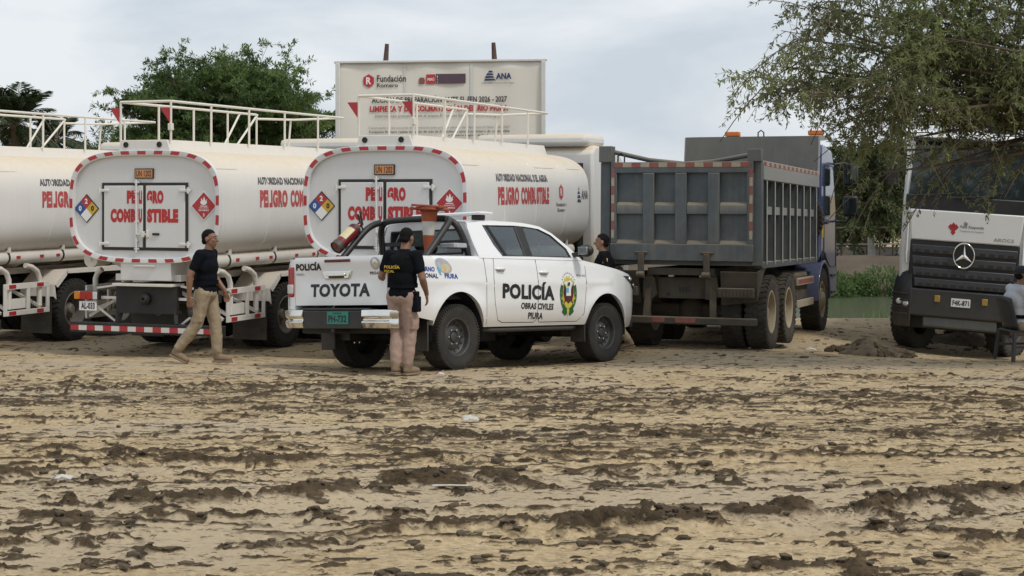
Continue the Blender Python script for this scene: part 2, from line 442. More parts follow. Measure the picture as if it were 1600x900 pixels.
# ------------------------------------------------------------------ noise for terrain
def vnoise(x, y, seed=0):
    xi, yi = np.floor(x).astype(np.int64), np.floor(y).astype(np.int64); xf, yf = x - xi, y - yi
    def h(a, b):
        n = (a * 374761393 + b * 668265263 + seed * 974711) & 0x7fffffff
        n = ((n ^ (n >> 13)) * 1274126177) & 0x7fffffff
        return ((n ^ (n >> 16)) & 0xffff) / 65535.0
    u, v = xf * xf * (3 - 2 * xf), yf * yf * (3 - 2 * yf)
    return (h(xi, yi) * (1 - u) + h(xi + 1, yi) * u) * (1 - v) + (h(xi, yi + 1) * (1 - u) + h(xi + 1, yi + 1) * u) * v
def fbm(x, y, oct=4, seed=0, gain=0.5):
    s, a, t = 0, 1.0, 0
    for i in range(oct):
        s = s + a * vnoise(x * 2 ** i, y * 2 ** i, seed + i * 17); t += a; a *= gain
    return s / t
def sstep(a, b, x):
    t = np.clip((x - a) / (b - a), 0, 1); return t * t * (3 - 2 * t)
# ------------------------------------------------------------------ the ground
_ctrl = np.array([(-.64, 19.5, 0.), (1.305, 21.9, -.151), (-2.07, 20.66, -.092), (-.12, 23.06, -.243), (-3.85, 20.5, -.03),
                  (-4.0, 24.9, -.267), (-.6, 24.2, -.22), (-7.6, 26.0, -.28), (3.8, 23.1, -.13), (5.25, 27.3, -.23), (1.7, 24.0, -.14),
                  (3.2, 27.6, -.22), (6.6, 26.5, -.42), (8.3, 26.0, -.53), (-1.3, 18.9, 0.02), (8.2, 22.6, -.2), (-7, 22, -.12), (3, 19, 0.03), (7, 31, -.33)])
def _base(x, y):
    z = np.where(y < 19.5, 0.05 * (19.5 - y), -0.075 * (y - 19.5))
    return np.maximum(z, -0.33) + 0.0 * x
_res = _ctrl[:, 2] - _base(_ctrl[:, 0], _ctrl[:, 1])
_K = np.exp(-((_ctrl[:, None, :2] - _ctrl[None, :, :2]) ** 2).sum(-1) / (2 * 1.3 ** 2)) + 0.02 * np.eye(len(_ctrl))
_W = np.linalg.solve(_K, _res)
def gz(x, y):
    x = np.asarray(x, float); y = np.asarray(y, float)
    z = _base(x, y)
    for (cx, cy, _), w in zip(_ctrl, _W): z = z + w * np.exp(-((x - cx) ** 2 + (y - cy) ** 2) / (2 * 1.3 ** 2))
    return z
def gzs(x, y): return float(gz(np.array([x]), np.array([y]))[0])

# ruts and churned ridges: (x0, y0, x1, y1, bend, width, height, roughness)
_tracks = [(-4.2, 8.9, -1.2, 10.1, .10, .17, .075, 1.0), (-4.4, 10.6, -1.5, 11.0, .08, .16, .07, 1.0), (-2.6, 8.05, 0.6, 9.45, .18, .20, .095, 1.0), (-.9, 7.25, .15, 7.8, .05, .13, .06, 1.0),
           (0.0, 7.35, 2.9, 8.65, .12, .20, .105, 1.0), (1.8, 8.8, 4.6, 9.5, .1, .15, .07, 1.0), (1.4, 6.85, 3.4, 7.6, .08, .17, .085, 1.0), (.2, 6.35, 1.5, 6.5, .05, .12, .06, 1.0), (1.1, 10.05, 2.0, 10.15, .03, .10, .05, .9),
           (1.0, 13.8, 4.6, 14.4, .2, .20, .07, .9), (-6.0, 12.7, -1.2, 13.2, .2, .18, .06, .9), (-2.6, 14.9, 2.4, 14.2, -.25, .22, .06, .8), (-4.0, 16.6, 2.0, 16.2, .3, .22, .055, .8), (2.0, 16.6, 7.5, 15.9, .3, .22, .055, .7),
           (-6.4, 15.6, -2.2, 16.9, .3, .22, .055, .7), (-3.4, 6.9, -1.0, 7.0, .1, .08, .03, .8), (-1.4, 11.9, 1.2, 12.2, .1, .10, .04, .8), (2.6, 11.6, 5.2, 12.2, .1, .12, .045, .8), (-2.2, 9.9, .4, 10.7, .12, .10, .035, .8), (-.2, 8.9, 2.0, 9.6, .1, .09, .03, .8), (-5.2, 7.6, -2.0, 7.9, .1, .10, .04, .8), (3.0, 8.0, 5.2, 8.9, .1, .16, .08, 1.0)]
_treads = [(6.3, 8.1, .12, .15, .9), (6.9, 8.8, .12, .15, 1.0), (8.3, 10.2, -.15, .16, 1.0), (9.0, 11.0, -.15, .16, 1.0), (10.9, 10.3, .35, .17, .9), (11.7, 11.1, .35, .17, .9), (12.2, 13.6, .3, .18, 1.0), (13.2, 14.7, .3, .18, 1.0), (15.6, 13.9, -.3, .19, 1.0), (16.7, 15.0, -.3, .19, 1.0), (17.2, 17.9, .4, .2, .9), (18.3, 17.2, .3, .2, .8)]
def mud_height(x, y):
    """relief on top of gz, and how dark it is: churned moist soil plus painted clod shade (0..1)"""
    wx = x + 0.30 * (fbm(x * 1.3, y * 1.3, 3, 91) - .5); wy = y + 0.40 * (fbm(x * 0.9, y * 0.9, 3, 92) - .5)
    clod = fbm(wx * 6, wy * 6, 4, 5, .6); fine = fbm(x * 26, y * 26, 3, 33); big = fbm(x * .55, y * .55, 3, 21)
    z = 0.05 * (big - .5); wet_shade = np.zeros_like(x)
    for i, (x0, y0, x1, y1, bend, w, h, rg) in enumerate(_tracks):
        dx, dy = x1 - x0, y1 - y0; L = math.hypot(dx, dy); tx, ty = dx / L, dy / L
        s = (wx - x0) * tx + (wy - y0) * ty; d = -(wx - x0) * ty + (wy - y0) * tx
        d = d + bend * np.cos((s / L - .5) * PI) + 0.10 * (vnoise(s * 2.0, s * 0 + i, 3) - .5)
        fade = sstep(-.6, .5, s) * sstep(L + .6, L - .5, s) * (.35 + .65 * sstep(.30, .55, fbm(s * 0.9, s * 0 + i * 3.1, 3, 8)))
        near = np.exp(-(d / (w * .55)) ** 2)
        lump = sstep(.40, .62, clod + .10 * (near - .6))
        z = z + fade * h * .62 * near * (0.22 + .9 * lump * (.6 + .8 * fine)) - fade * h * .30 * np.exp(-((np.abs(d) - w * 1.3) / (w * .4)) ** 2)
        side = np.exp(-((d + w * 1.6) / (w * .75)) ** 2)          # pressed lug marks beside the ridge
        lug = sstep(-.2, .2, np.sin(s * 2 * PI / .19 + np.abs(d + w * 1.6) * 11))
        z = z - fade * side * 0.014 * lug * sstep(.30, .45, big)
        wet_shade = np.maximum(wet_shade, fade * near ** .7 * (0.25 + .85 * lump)); wet_shade = np.maximum(wet_shade, fade * side * lug * .45 * sstep(.4, .6, clod))
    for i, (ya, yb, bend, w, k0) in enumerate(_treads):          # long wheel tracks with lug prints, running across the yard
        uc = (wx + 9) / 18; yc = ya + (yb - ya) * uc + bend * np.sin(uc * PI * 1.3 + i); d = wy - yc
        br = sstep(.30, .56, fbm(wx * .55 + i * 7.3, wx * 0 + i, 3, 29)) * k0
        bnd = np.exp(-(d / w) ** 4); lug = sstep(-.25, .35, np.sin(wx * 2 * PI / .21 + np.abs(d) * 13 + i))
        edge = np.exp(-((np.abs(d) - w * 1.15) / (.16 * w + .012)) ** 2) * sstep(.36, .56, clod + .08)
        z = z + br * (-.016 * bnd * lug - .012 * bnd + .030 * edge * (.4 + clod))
        wet_shade = np.maximum(wet_shade, br * bnd * lug * (.30 + .5 * sstep(.4, .62, clod))); wet_shade = np.maximum(wet_shade, br * edge * 1.0)
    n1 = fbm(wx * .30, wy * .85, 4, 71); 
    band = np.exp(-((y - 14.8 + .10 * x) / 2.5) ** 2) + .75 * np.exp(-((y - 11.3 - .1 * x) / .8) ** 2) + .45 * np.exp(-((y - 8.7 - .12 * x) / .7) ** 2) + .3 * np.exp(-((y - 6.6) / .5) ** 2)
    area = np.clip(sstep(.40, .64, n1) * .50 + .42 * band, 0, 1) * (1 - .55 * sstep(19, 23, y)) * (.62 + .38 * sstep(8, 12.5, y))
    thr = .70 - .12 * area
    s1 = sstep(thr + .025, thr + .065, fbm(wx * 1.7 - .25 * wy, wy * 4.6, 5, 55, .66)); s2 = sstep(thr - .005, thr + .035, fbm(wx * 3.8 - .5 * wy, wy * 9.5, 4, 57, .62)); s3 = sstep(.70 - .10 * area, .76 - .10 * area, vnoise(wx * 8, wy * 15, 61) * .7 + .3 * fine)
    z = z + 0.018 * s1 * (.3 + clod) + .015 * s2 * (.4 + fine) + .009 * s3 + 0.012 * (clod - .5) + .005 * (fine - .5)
    wet_shade = np.maximum(wet_shade, s1 * (.35 + .65 * sstep(.38, .56, clod))); wet_shade = np.maximum(wet_shade, s2 * .85); wet_shade = np.maximum(wet_shade, s3 * .8)  # moist churned mud, with the shade among clods painted into the same mask
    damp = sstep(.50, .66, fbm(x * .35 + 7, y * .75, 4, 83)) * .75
    return z, np.clip(wet_shade, 0, 1), damp, area

def grid_mesh(name, X, Y, Z, mt):
    nr, nc = X.shape
    co = np.stack([X, Y, Z], -1).reshape(-1, 3).astype(np.float32)
    i = np.arange(nr * nc).reshape(nr, nc)
    q = np.stack([i[:-1, :-1], i[:-1, 1:], i[1:, 1:], i[1:, :-1]], -1).reshape(-1, 4)
    me = bpy.data.meshes.new(name)
    me.vertices.add(len(co)); me.vertices.foreach_set('co', co.ravel())
    me.loops.add(q.size); me.loops.foreach_set('vertex_index', q.ravel().astype(np.int32))
    me.polygons.add(len(q)); me.polygons.foreach_set('loop_start', np.arange(0, q.size, 4, dtype=np.int32))
    me.update(calc_edges=True); me.validate(); me.shade_smooth()
    me.materials.append(mt)
    o = bpy.data.objects.new(name, me); COL.objects.link(o)
    return o
def vattr(me, name, vals):
    a = me.attributes.new(name, 'FLOAT', 'POINT'); a.data.foreach_set('value', np.asarray(vals, np.float32).ravel())

def ground_material():
    m = bpy.data.materials.new('dry_mud'); m.use_nodes = True
    N, L = m.node_tree.nodes, m.node_tree.links; b = N['Principled BSDF']
    tc = N.new('ShaderNodeTexCoord')
    def noise(scale, detail, rough=.6, st=(1, 1, 1), rz=0.0):
        mp = N.new('ShaderNodeMapping'); mp.inputs['Scale'].default_value = st; mp.inputs['Rotation'].default_value = (0, 0, rz); L.new(tc.outputs['Object'], mp.inputs['Vector'])
        n = N.new('ShaderNodeTexNoise'); n.inputs['Scale'].default_value = scale; n.inputs['Detail'].default_value = detail; n.inputs['Roughness'].default_value = rough
        L.new(mp.outputs[0], n.inputs['Vector']); return n.outputs['Fac']
    def ramp(fac, stops):
        r = N.new('ShaderNodeValToRGB'); e = r.color_ramp.elements
        for k, (p, c) in enumerate(stops):
            if k > 1: e.new(p)
            e[k].position = p; e[k].color = (*c, 1)
        L.new(fac, r.inputs['Fac']); return r.outputs['Color']
    def mix(f, a, c, bt='MIX'):
        q = N.new('ShaderNodeMixRGB'); q.blend_type = bt
        for s, x in (('Fac', f), ('Color1', a), ('Color2', c)):
            if isinstance(x, (float, int)): q.inputs[s].default_value = x
            elif isinstance(x, tuple): q.inputs[s].default_value = (*x, 1)
            else: L.new(x, q.inputs[s])
        return q.outputs[0]
    def attr(n):
        a = N.new('ShaderNodeAttribute'); a.attribute_name = n; return a.outputs['Fac']
    dry = ramp(noise(0.8, 8, .65), [(.30, (.42, .318, .185)), (.52, (.52, .405, .245)), (.75, (.59, .47, .295))])
    dry = mix(ramp(noise(22, 6, .7), [(.42, (0, 0, 0)), (.62, (1, 1, 1))]), mix(1.0, dry, (.70, .68, .66), 'MULTIPLY'), dry)
    dry = mix(attr('damp'), dry, (.40, .325, .225))
    wet_shade_col = ramp(noise(6, 7, .7), [(.3, (.026, .018, .010)), (.7, (.105, .073, .041))])  # dark soil colour, standing for moist mud and for shade among clods
    wq = N.new('ShaderNodeMath'); wq.operation = 'MULTIPLY_ADD'; wq.inputs[1].default_value = 1.25; L.new(noise(17, 6, .7, (.5, 1, 1), -.10), wq.inputs[0]); L.new(attr('wet_shade'), wq.inputs[2])
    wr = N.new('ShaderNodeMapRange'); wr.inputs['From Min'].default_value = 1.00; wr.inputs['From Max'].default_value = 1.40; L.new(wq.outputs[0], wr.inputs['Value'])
    col = mix(wr.outputs[0], dry, wet_shade_col)
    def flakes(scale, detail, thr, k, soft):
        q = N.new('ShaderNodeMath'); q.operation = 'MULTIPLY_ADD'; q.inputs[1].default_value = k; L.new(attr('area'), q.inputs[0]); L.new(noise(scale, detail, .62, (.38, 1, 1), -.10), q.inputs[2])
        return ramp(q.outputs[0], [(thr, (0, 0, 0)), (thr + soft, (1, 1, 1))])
    f1, f2, f3 = flakes(11, 6, .668, .12, .03), flakes(26, 4, .64, .11, .035), flakes(55, 2, .64, .08, .04)  # dark flakes: moist crumbs and shade between clods, put into the colour
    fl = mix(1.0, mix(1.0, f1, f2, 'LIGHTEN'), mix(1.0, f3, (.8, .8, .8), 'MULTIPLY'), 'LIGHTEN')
    col = mix(mix(1.0, fl, (.72, .72, .72), 'MULTIPLY'), col, wet_shade_col)
    L.new(col, b.inputs['Base Color'])
    b.inputs['Roughness'].default_value = .9; b.inputs['Specular IOR Level'].default_value = .2
    bp = N.new('ShaderNodeBump'); bp.inputs['Strength'].default_value = .8; bp.inputs['Distance'].default_value = .012
    hsum = N.new('ShaderNodeMath'); hsum.operation = 'ADD'; L.new(noise(38, 6, .7), hsum.inputs[0]); L.new(fl, hsum.inputs[1])
    L.new(hsum.outputs[0], bp.inputs['Height']); L.new(bp.outputs[0], b.inputs['Normal'])
    MATS['dry_mud'] = m
    return m
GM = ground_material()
def near_edge(x):       # where the yard ends and the slope down to the river begins
    return 33.0 + 42.0 * sstep(4.0, -1.0, x)
def build_ground():
    NR, NCOL = 610, 980
    inv = np.linspace(1 / 5.6, 1 / 31.5, NR); yr = 1 / inv
    u = np.linspace(-.46, .46, NCOL)
    Y = np.repeat(yr[:, None], NCOL, 1); X = u[None, :] * (Y + 1.5)
    dz, wet_shade, damp, area = mud_height(X, Y)
    Z = gz(X, Y) + dz * (1 - .55 * sstep(18.5, 22, Y))
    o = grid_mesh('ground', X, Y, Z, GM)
    vattr(o.data, 'wet_shade', wet_shade); vattr(o.data, 'damp', damp); vattr(o.data, 'area', area)
    tag(o, None, None, kind='structure')
    # wide terrain, the river bed and the far bank in one sheet
    xs = np.concatenate([np.linspace(-700, -60, 30), np.linspace(-55, 55, 160), np.linspace(60, 700, 30)])
    ys = np.concatenate([np.linspace(-60, 4, 24), np.linspace(5, 110, 230), np.linspace(115, 1400, 40)])
    X, Y = np.meshgrid(xs, ys)
    e = near_edge(X)
    z = gz(X, Y) - .07
    far = -0.95 + .5 * (fbm(X * .12, Y * .12, 3, 5) - .5)
    s = sstep(e - .5, e + 7, Y); z = z * (1 - s) + (-3.0) * s
    fb = np.maximum(72.0, e + 24) + 1.2 * (fbm(X * .2, Y * 0, 2, 9) - .5)
    s2 = sstep(fb - 2.5, fb + 2.0, Y); z = np.where(Y > e + 8, -3.0 * (1 - s2) + far * s2, z)
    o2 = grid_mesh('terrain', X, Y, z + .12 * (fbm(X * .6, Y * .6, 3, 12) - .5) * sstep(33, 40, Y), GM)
    w = np.where(Y > e - 1, .35, .0) ; vattr(o2.data, 'wet_shade', w + .3 * s * (1 - s2)); vattr(o2.data, 'damp', .3 + 0 * w)
    tag(o2, None, None, kind='structure')
    # bare eroded face of the far bank
    xb = np.linspace(-40, 60, 220); t = np.linspace(0, 1, 14)
    Xb, T = np.meshgrid(xb, t); fbx = np.maximum(72.0, near_edge(Xb) + 24)
    Yb = fbx - 3.2 + 4.4 * T + .9 * (fbm(Xb * .7, T * 3, 4, 3) - .5); Zb = -2.75 + 2.0 * T ** .8 + .15 * (fbm(Xb * 1.2, T * 5, 3, 13) - .5)
    o3 = grid_mesh('river_bank', Xb, Yb, Zb, MATS['bank_soil']); tag(o3, None, None, kind='structure')
    # river
    m = bpy.data.materials.new('river_water'); m.use_nodes = True; b = m.node_tree.nodes['Principled BSDF']
    b.inputs['Base Color'].default_value = (.085, .10, .06, 1); b.inputs['Roughness'].default_value = .18
    n = m.node_tree.nodes.new('ShaderNodeTexNoise'); n.inputs['Scale'].default_value = 1.5; n.inputs['Detail'].default_value = 5
    bp = m.node_tree.nodes.new('ShaderNodeBump'); bp.inputs['Strength'].default_value = .35
    m.node_tree.links.new(n.outputs['Fac'], bp.inputs['Height']); m.node_tree.links.new(bp.outputs[0], b.inputs['Normal'])
    X, Y = np.meshgrid(np.linspace(-150, 150, 30), np.linspace(34, 105, 20))
    o4 = grid_mesh('river', X, Y, X * 0 - 2.3, m); tag(o4, None, None, kind='structure')
build_ground()

def lump_mesh(seed, mt, sub=1):
    r = random.Random(seed); bm = bmesh.new(); bmesh.ops.create_icosphere(bm, subdivisions=sub, radius=1)
    for v in bm.verts: v.co *= r.uniform(.62, 1.2)
    me = bpy.data.meshes.new('clod'); bm.to_mesh(me); bm.free(); me.materials.append(MATS[mt]); return me
def build_clods():
    base = []
    for s in range(6):
        me = lump_mesh(s, 'clod'); base.append((np.array([tuple(v.co) for v in me.vertices]), np.array([tuple(p.vertices) for p in me.polygons])))
        bpy.data.meshes.remove(me)
    n = 60000
    inv = RNG.uniform(1 / 22.0, 1 / 5.9, n); y = 1 / inv; x = RNG.uniform(-.42, .42, n) * (y + 1)
    dz, wet_shade, _, _ = mud_height(x, y)
    keep = RNG.uniform(0, 1, n) < np.clip((wet_shade - .45) * 0.42 + .0015, 0, 1)
    x, y, dz, wet_shade = x[keep], y[keep], dz[keep], wet_shade[keep]; zz = gz(x, y) + dz * (1 - .55 * sstep(18.5, 22, y))
    vs, fs, k = [], [], 0
    for i in range(len(x)):
        bv, bf = base[i % 6]
        s = .004 + .021 * RNG.uniform(0, 1) ** 3 * (0.4 + wet_shade[i]); a = RNG.uniform(0, 6.28); c, sn = math.cos(a), math.sin(a)
        p = bv * np.array([s * RNG.uniform(.9, 1.9), s, s * RNG.uniform(.45, .8)])
        p = np.stack([p[:, 0] * c - p[:, 1] * sn, p[:, 0] * sn + p[:, 1] * c, p[:, 2]], 1) + np.array([x[i], y[i], zz[i] + s * .15])
        vs.append(p); fs.append(bf + k); k += len(bv)
    me = bpy.data.meshes.new('mud_clods'); vs = np.concatenate(vs); fs = np.concatenate(fs)
    me.from_pydata(vs.tolist(), [], fs.tolist()); me.materials.append(MATS['clod'])
    o = bpy.data.objects.new('mud_clods', me); COL.objects.link(o); tag(o, 'loose dark mud crumbs scattered over the churned yard', 'mud clods', kind='stuff')
build_clods()
# ------------------------------------------------------------------ wheels shared by the lorries
_wheel_cache = {}
def tyre_mesh(R, W, n, mt, lug, rin):
    m = MB()
    prof = [(rin, -W * .42), (R * .80, -W * .5), (R * .93, -W * .49), (R * .985, -W * .42), (R * .985, W * .42), (R * .93, W * .49), (R * .80, W * .5), (rin, W * .42), (rin - .01, 0)]
    m.lathe(prof, axis=(1, 0, 0), n=48, close=True)
    for k in range(n):                       # tread blocks
        a = 2 * PI * k / n
        for s in (-1, 1):
            aa = a + (PI / n if s > 0 else 0)
            Rm = Matrix.Rotation(aa, 3, 'X')
            Rz = Matrix.Rotation(s * .25, 3, 'Z')
            m.box(Rm @ Vector((s * W * .30, 0, R * .985)), (W * .36, 2 * PI * R / n * .58, lug), Rm @ Rz)
            m.box(Rm @ Vector((s * W * .488, 0, R * .945)), (W * .05, 2 * PI * R / n * .5, R * .075), Rm)
        m.box(Matrix.Rotation(a + PI / n * .5, 3, 'X') @ Vector((0, 0, R * .985)), (W * .16, 2 * PI * R / n * .6, lug * .8), Matrix.Rotation(a + PI / n * .5, 3, 'X'))
    return m.mesh('tyre', mt, 40, merge=False)
def rim_mesh_dish(R, W, mt, depth):          # deep dish of a rear dual wheel (outer face at +X)
    m = MB(); r = R * .565
    m.lathe([(r + .012, W * .44), (r, W * .46), (r - .02, W * .43), (r - .03, W * .30), (r - .045, W * .43 - depth), (r * .55, W * .43 - depth - .03), (r * .5, W * .43 - depth + .0), (.001, W * .43 - depth)], axis=(1, 0, 0), n=40)
    for k in range(10):
        a = 2 * PI * k / 10
        m.cyl((W * .43 - depth - .02, r * .62 * math.cos(a), r * .62 * math.sin(a)), (W * .43 - depth + .025, r * .62 * math.cos(a), r * .62 * math.sin(a)), .016, n=6)
    return m.mesh('rim', mt, 35)
def hub_mesh(R, W, mt, depth, out):
    m = MB(); x0 = W * .43 - depth
    m.lathe([(R * .25, x0), (R * .24, x0 + .05), (R * .17, x0 + .07), (R * .165, x0 + out), (R * .13, x0 + out + .02), (.001, x0 + out + .022)], axis=(1, 0, 0), n=20)
    return m.mesh('hub', mt, 35)
def rim_mesh_front(R, W, mt):                # convex steer-axle disc
    m = MB(); r = R * .565
    m.lathe([(r + .012, W * .44), (r, W * .46), (r - .02, W * .42), (r - .035, W * .22), (r * .8, W * .20), (r * .62, W * .42), (r * .45, W * .44), (r * .40, W * .52), (r * .3, W * .58), (.001, W * .58)], axis=(1, 0, 0), n=40)
    for k in range(10):
        a = 2 * PI * k / 10
        m.cyl((W * .40, r * .55 * math.cos(a), r * .55 * math.sin(a)), (W * .47, r * .55 * math.cos(a), r * .55 * math.sin(a)), .016, n=6)
    return m.mesh('rim', mt, 35)
def truck_wheel(parent, loc, side, kind, R=.51, W=.29, tm='tyre', rm='rim_light', steer=0.0, spin=0.0):
    key = (kind, R, W, tm, rm)
    if key not in _wheel_cache:
        n = 38
        ty = tyre_mesh(R, W, n, tm, .022, R * .565)
        if kind == 'front': parts = [('rim', rim_mesh_front(R, W, rm))]
        else: parts = [('rim', rim_mesh_dish(R, W, rm, .17)), ('hub', hub_mesh(R, W, rm, .17, .10))]
        _wheel_cache[key] = (ty, parts)
    ty, parts = _wheel_cache[key]
    w = inst('wheel', ty, parent, loc, (spin, 0, (0 if side > 0 else PI) + steer))
    w.rotation_mode = 'XYZ'
    for nm, me in parts: inst(nm, me, w)
    return w

# ------------------------------------------------------------------ fuel tanker
TA, TB, TN, TZ, TL = 1.285, 0.83, 3.5, 2.22, 5.55
def tank_pt(t, a=TA, b=TB, n=TN):
    c, s = math.cos(t), math.sin(t)
    return (a * math.copysign(abs(c) ** (2 / n), c), TZ + b * math.copysign(abs(s) ** (2 / n), s))
def tank_ring(a, b, N=96):
    # even spacing along the outline
    P = [tank_pt(2 * PI * k / 720, a, b) for k in range(720)]
    d = [0]
    for k in range(720):
        p, q = P[k], P[(k + 1) % 720]; d.append(d[-1] + math.hypot(p[0] - q[0], p[1] - q[1]))
    out, j = [], 0
    for k in range(N):
        t = d[-1] * k / N
        while d[j + 1] < t: j += 1
        f = (t - d[j]) / max(1e-9, d[j + 1] - d[j]); p, q = P[j], P[(j + 1) % 720]
        out.append((p[0] + (q[0] - p[0]) * f, p[1] + (q[1] - p[1]) * f))
    return out
def tank_side(x_off=0.004):
    def fn(y, z):
        q = max(0.0, 1 - abs((z - TZ) / TB) ** TN) ** (1 / TN)
        return (TA * q + x_off, y, z)
    return fn
def tape_run(parent, pts, w_n, name, m):     # flat ribbon through pts, normal list w_n gives the across vector
    mb = MB(); vs = []
    for p, w in zip(pts, w_n): vs += [Vector(p) - Vector(w), Vector(p) + Vector(w)]
    mb.add(vs, [(2 * i, 2 * i + 1, 2 * i + 3, 2 * i + 2) for i in range(len(pts) - 1)])
    return mb.build(name, m, parent, smooth=0)
def hazard_fire(parent, cx, y, cz, h):
    p = MB(); p.prism([(cx - h, cz), (cx, cz + h), (cx + h, cz), (cx, cz - h)], 'y', y, y - .012)
    d = p.build('flammable_placard', 'white_letter', parent)
    k = h * .93; q = MB(); q.poly([(cx - k, y - .014, cz), (cx, y - .014, cz + k), (cx + k, y - .014, cz), (cx, y - .014, cz - k)]); q.build('red_field', 'red_tape', d, smooth=0)
    fl = [(0, .06), (.16, .10), (.26, .22), (.22, .34), (.28, .46), (.17, .40), (.14, .30), (.10, .46), (.03, .64), (-.02, .50), (-.08, .34), (-.13, .48), (-.22, .52), (-.18, .38), (-.27, .26), (-.22, .14), (-.12, .08)]
    q = MB(); q.poly([(cx + a * h, y - .016, cz + b * h) for a, b in fl])
    q.rng(cx - .27 * h, cx + .27 * h, y - .017, y - .015, cz - .04 * h, cz + .015 * h); q.build('flame', 'white_letter', d, smooth=0)
    text('LIQUIDO', 'white_letter', d, rear_fn(cx - .36 * h, y - .016, cz - .19 * h), .72 * h, .10 * h, .02)
    text('INFLAMABLE', 'white_letter', d, rear_fn(cx - .40 * h, y - .016, cz - .35 * h), .80 * h, .11 * h, .02)
    text('3', 'white_letter', d, rear_fn(cx - .06 * h, y - .016, cz - .72 * h), .12 * h, .22 * h, .03)
    return d
def hazard_nfpa(parent, cx, y, cz, h):
    p = MB(); p.prism([(cx - h, cz), (cx, cz + h), (cx + h, cz), (cx, cz - h)], 'y', y, y - .012)
    d = p.build('hazard_diamond', 'black_gasket', parent)
    k = h * .93
    for (dx, dz, m) in ((0, 1, 'red_tape'), (-1, 0, 'sign_blue'), (1, 0, 'yellow'), (0, -1, 'white_letter')):
        ox, oz, r = cx + dx * k / 2, cz + dz * k / 2, k / 2
        q = MB(); q.poly([(ox - r, y - .014, oz), (ox, y - .014, oz + r), (ox + r, y - .014, oz), (ox, y - .014, oz - r)]); q.build('quadrant', m, d, smooth=0)
    for s, dx, dz, m in (('2', 0, .5, 'white_letter'), ('0', -.5, 0, 'white_letter'), ('0', .5, 0, 'black_letter')):
        text(s, m, d, rear_fn(cx + dx * h - .12 * h, y - .017, cz + dz * h - .17 * h), .24 * h, .36 * h, .04)
    return d
def make_tanker():
    t = root('fuel_tanker', (0, 0, 0))
    ring = tank_ring(TA, TB); N = len(ring)
    # barrel, with weld seams standing a little proud
    m = MB(); rings = []
    def rr(y, k=0.0): return [(x * (1 + k), y, TZ + (z - TZ) * (1 + k)) for x, z in ring]
    for y, k in [(-.01, 0), (0.02, 0), (1.42, 0), (1.425, .004), (1.445, .004), (1.45, 0), (2.80, 0), (2.805, .004), (2.825, .004), (2.83, 0), (4.2, 0), (4.205, .004), (4.225, .004), (4.23, 0), (TL - .05, 0), (TL, -.02), (TL + .10, -.10), (TL + .15, -.3)]:
        rings.append(rr(y, k))
    m.loft(rings, cap0=False); tank = m.build('tank', 'tank_white', t, smooth=30)
    # reinforcing skirt plates seen on the flank
    for y0, y1 in ((.04, .62), (3.0, 3.9), (4.6, 5.3)):
        q = MB(); fn = tank_side(.006); q.add([fn(y0, 2.775), fn(y1, 2.775), fn(y1, 2.79), fn(y0, 2.79)], [(0, 1, 2, 3)]); q.build('seam', 'tank_white', tank, smooth=0)
    m = MB(); inner = tank_ring(TA - .075, TB - .075)
    m.add([(x, .02, z) for x, z in inner], [tuple(range(N))]); m.build('rear_plate', 'plate_white', t, smooth=0)
    m = MB()
    m.loft([[(x, .02, z) for x, z in inner], [(x, -.035, z) for x, z in inner], [(x, -.04, z) for x, z in tank_ring(TA - .065, TB - .065)], [(x, -.04, z) for x, z in ring], [(x * 1.006, -.02, TZ + (z - TZ) * 1.006) for x, z in ring], [(x, .03, z) for x, z in ring]], False, False)
    rim = m.build('rim_flange', 'plate_white', t, smooth=30)
    # red reflective tape round the rim
    NT = 25; big = tank_ring(1, 1, NT * 40)
    ro, ri = tank_ring(TA - .008, TB - .008, NT * 12), tank_ring(TA - .060, TB - .060, NT * 12)
    for k in range(NT):
        idx = [(k * 12 + j + 1) % (NT * 12) for j in range(7)]
        q = MB(); vs = []
        for i in idx: vs += [(ro[i][0], -.0425, ro[i][1]), (ri[i][0], -.0425, ri[i][1])]
        q.add(vs, [(2 * i, 2 * i + 1, 2 * i + 3, 2 * i + 2) for i in range(6)]); q.build('reflective_tape', 'red_tape', t, smooth=0)
    # rear doors
    yb = .0
    fx0, fx1, fz0, fz1, w = -.735, .735, 1.575, 2.575, .042
    m = MB()
    m.rng(fx0, fx1, .004, .018, fz1 - w, fz1); m.rng(fx0, fx1, .004, .018, fz0, fz0 + w)
    for x in (fx0, fx1 - w): m.rng(x, x + w, .004, .018, fz0 + w, fz1 - w)
    m.rng(-.022, .028, .004, .018, fz0 + w, fz1 - w); m.build('door_gasket', 'black_gasket', t)
    for s in (-1, 1):
        x0, x1 = (fx0 + w, -.022) if s < 0 else (.028, fx1 - w)
        d = B('rear_door', 'plate_white', t, (x0 + .002, x1 - .002, -.012, .018, fz0 + w + .002, fz1 - w - .002), bevel=.008)
        for z in (2.46, 1.67):
            hx = fx0 if s < 0 else fx1
            B('hinge', 'plate_white', d, (hx - .055 if s < 0 else hx - .13, hx + .13 if s < 0 else hx + .055, -.030, -.008, z - .022, z + .022), bevel=.008)
            q = MB(); q.cyl((hx + s * .02, -.03, z - .045), (hx + s * .02, -.03, z + .045), .016, n=10); q.build('hinge_pin', 'frame_white', d)
    m = MB(); m.cyl((-.115, -.038, 1.545), (-.115, -.038, 2.62), .016, n=10)
    for z in (1.60, 1.72, 2.0, 2.44, 2.58): m.rng(-.15, -.08, -.045, -.008, z - .012, z + .012)
    m.build('locking_rod', 'plate_white', t)
    m = MB(); m.rng(-.12, .06, -.06, -.03, 1.80, 1.83); m.rng(-.02, .03, -.07, -.03, 1.77, 1.86); m.rng(.06, .09, -.06, -.012, 1.77, 1.88); m.build('latch', 'frame_white', t, bevel=.006)
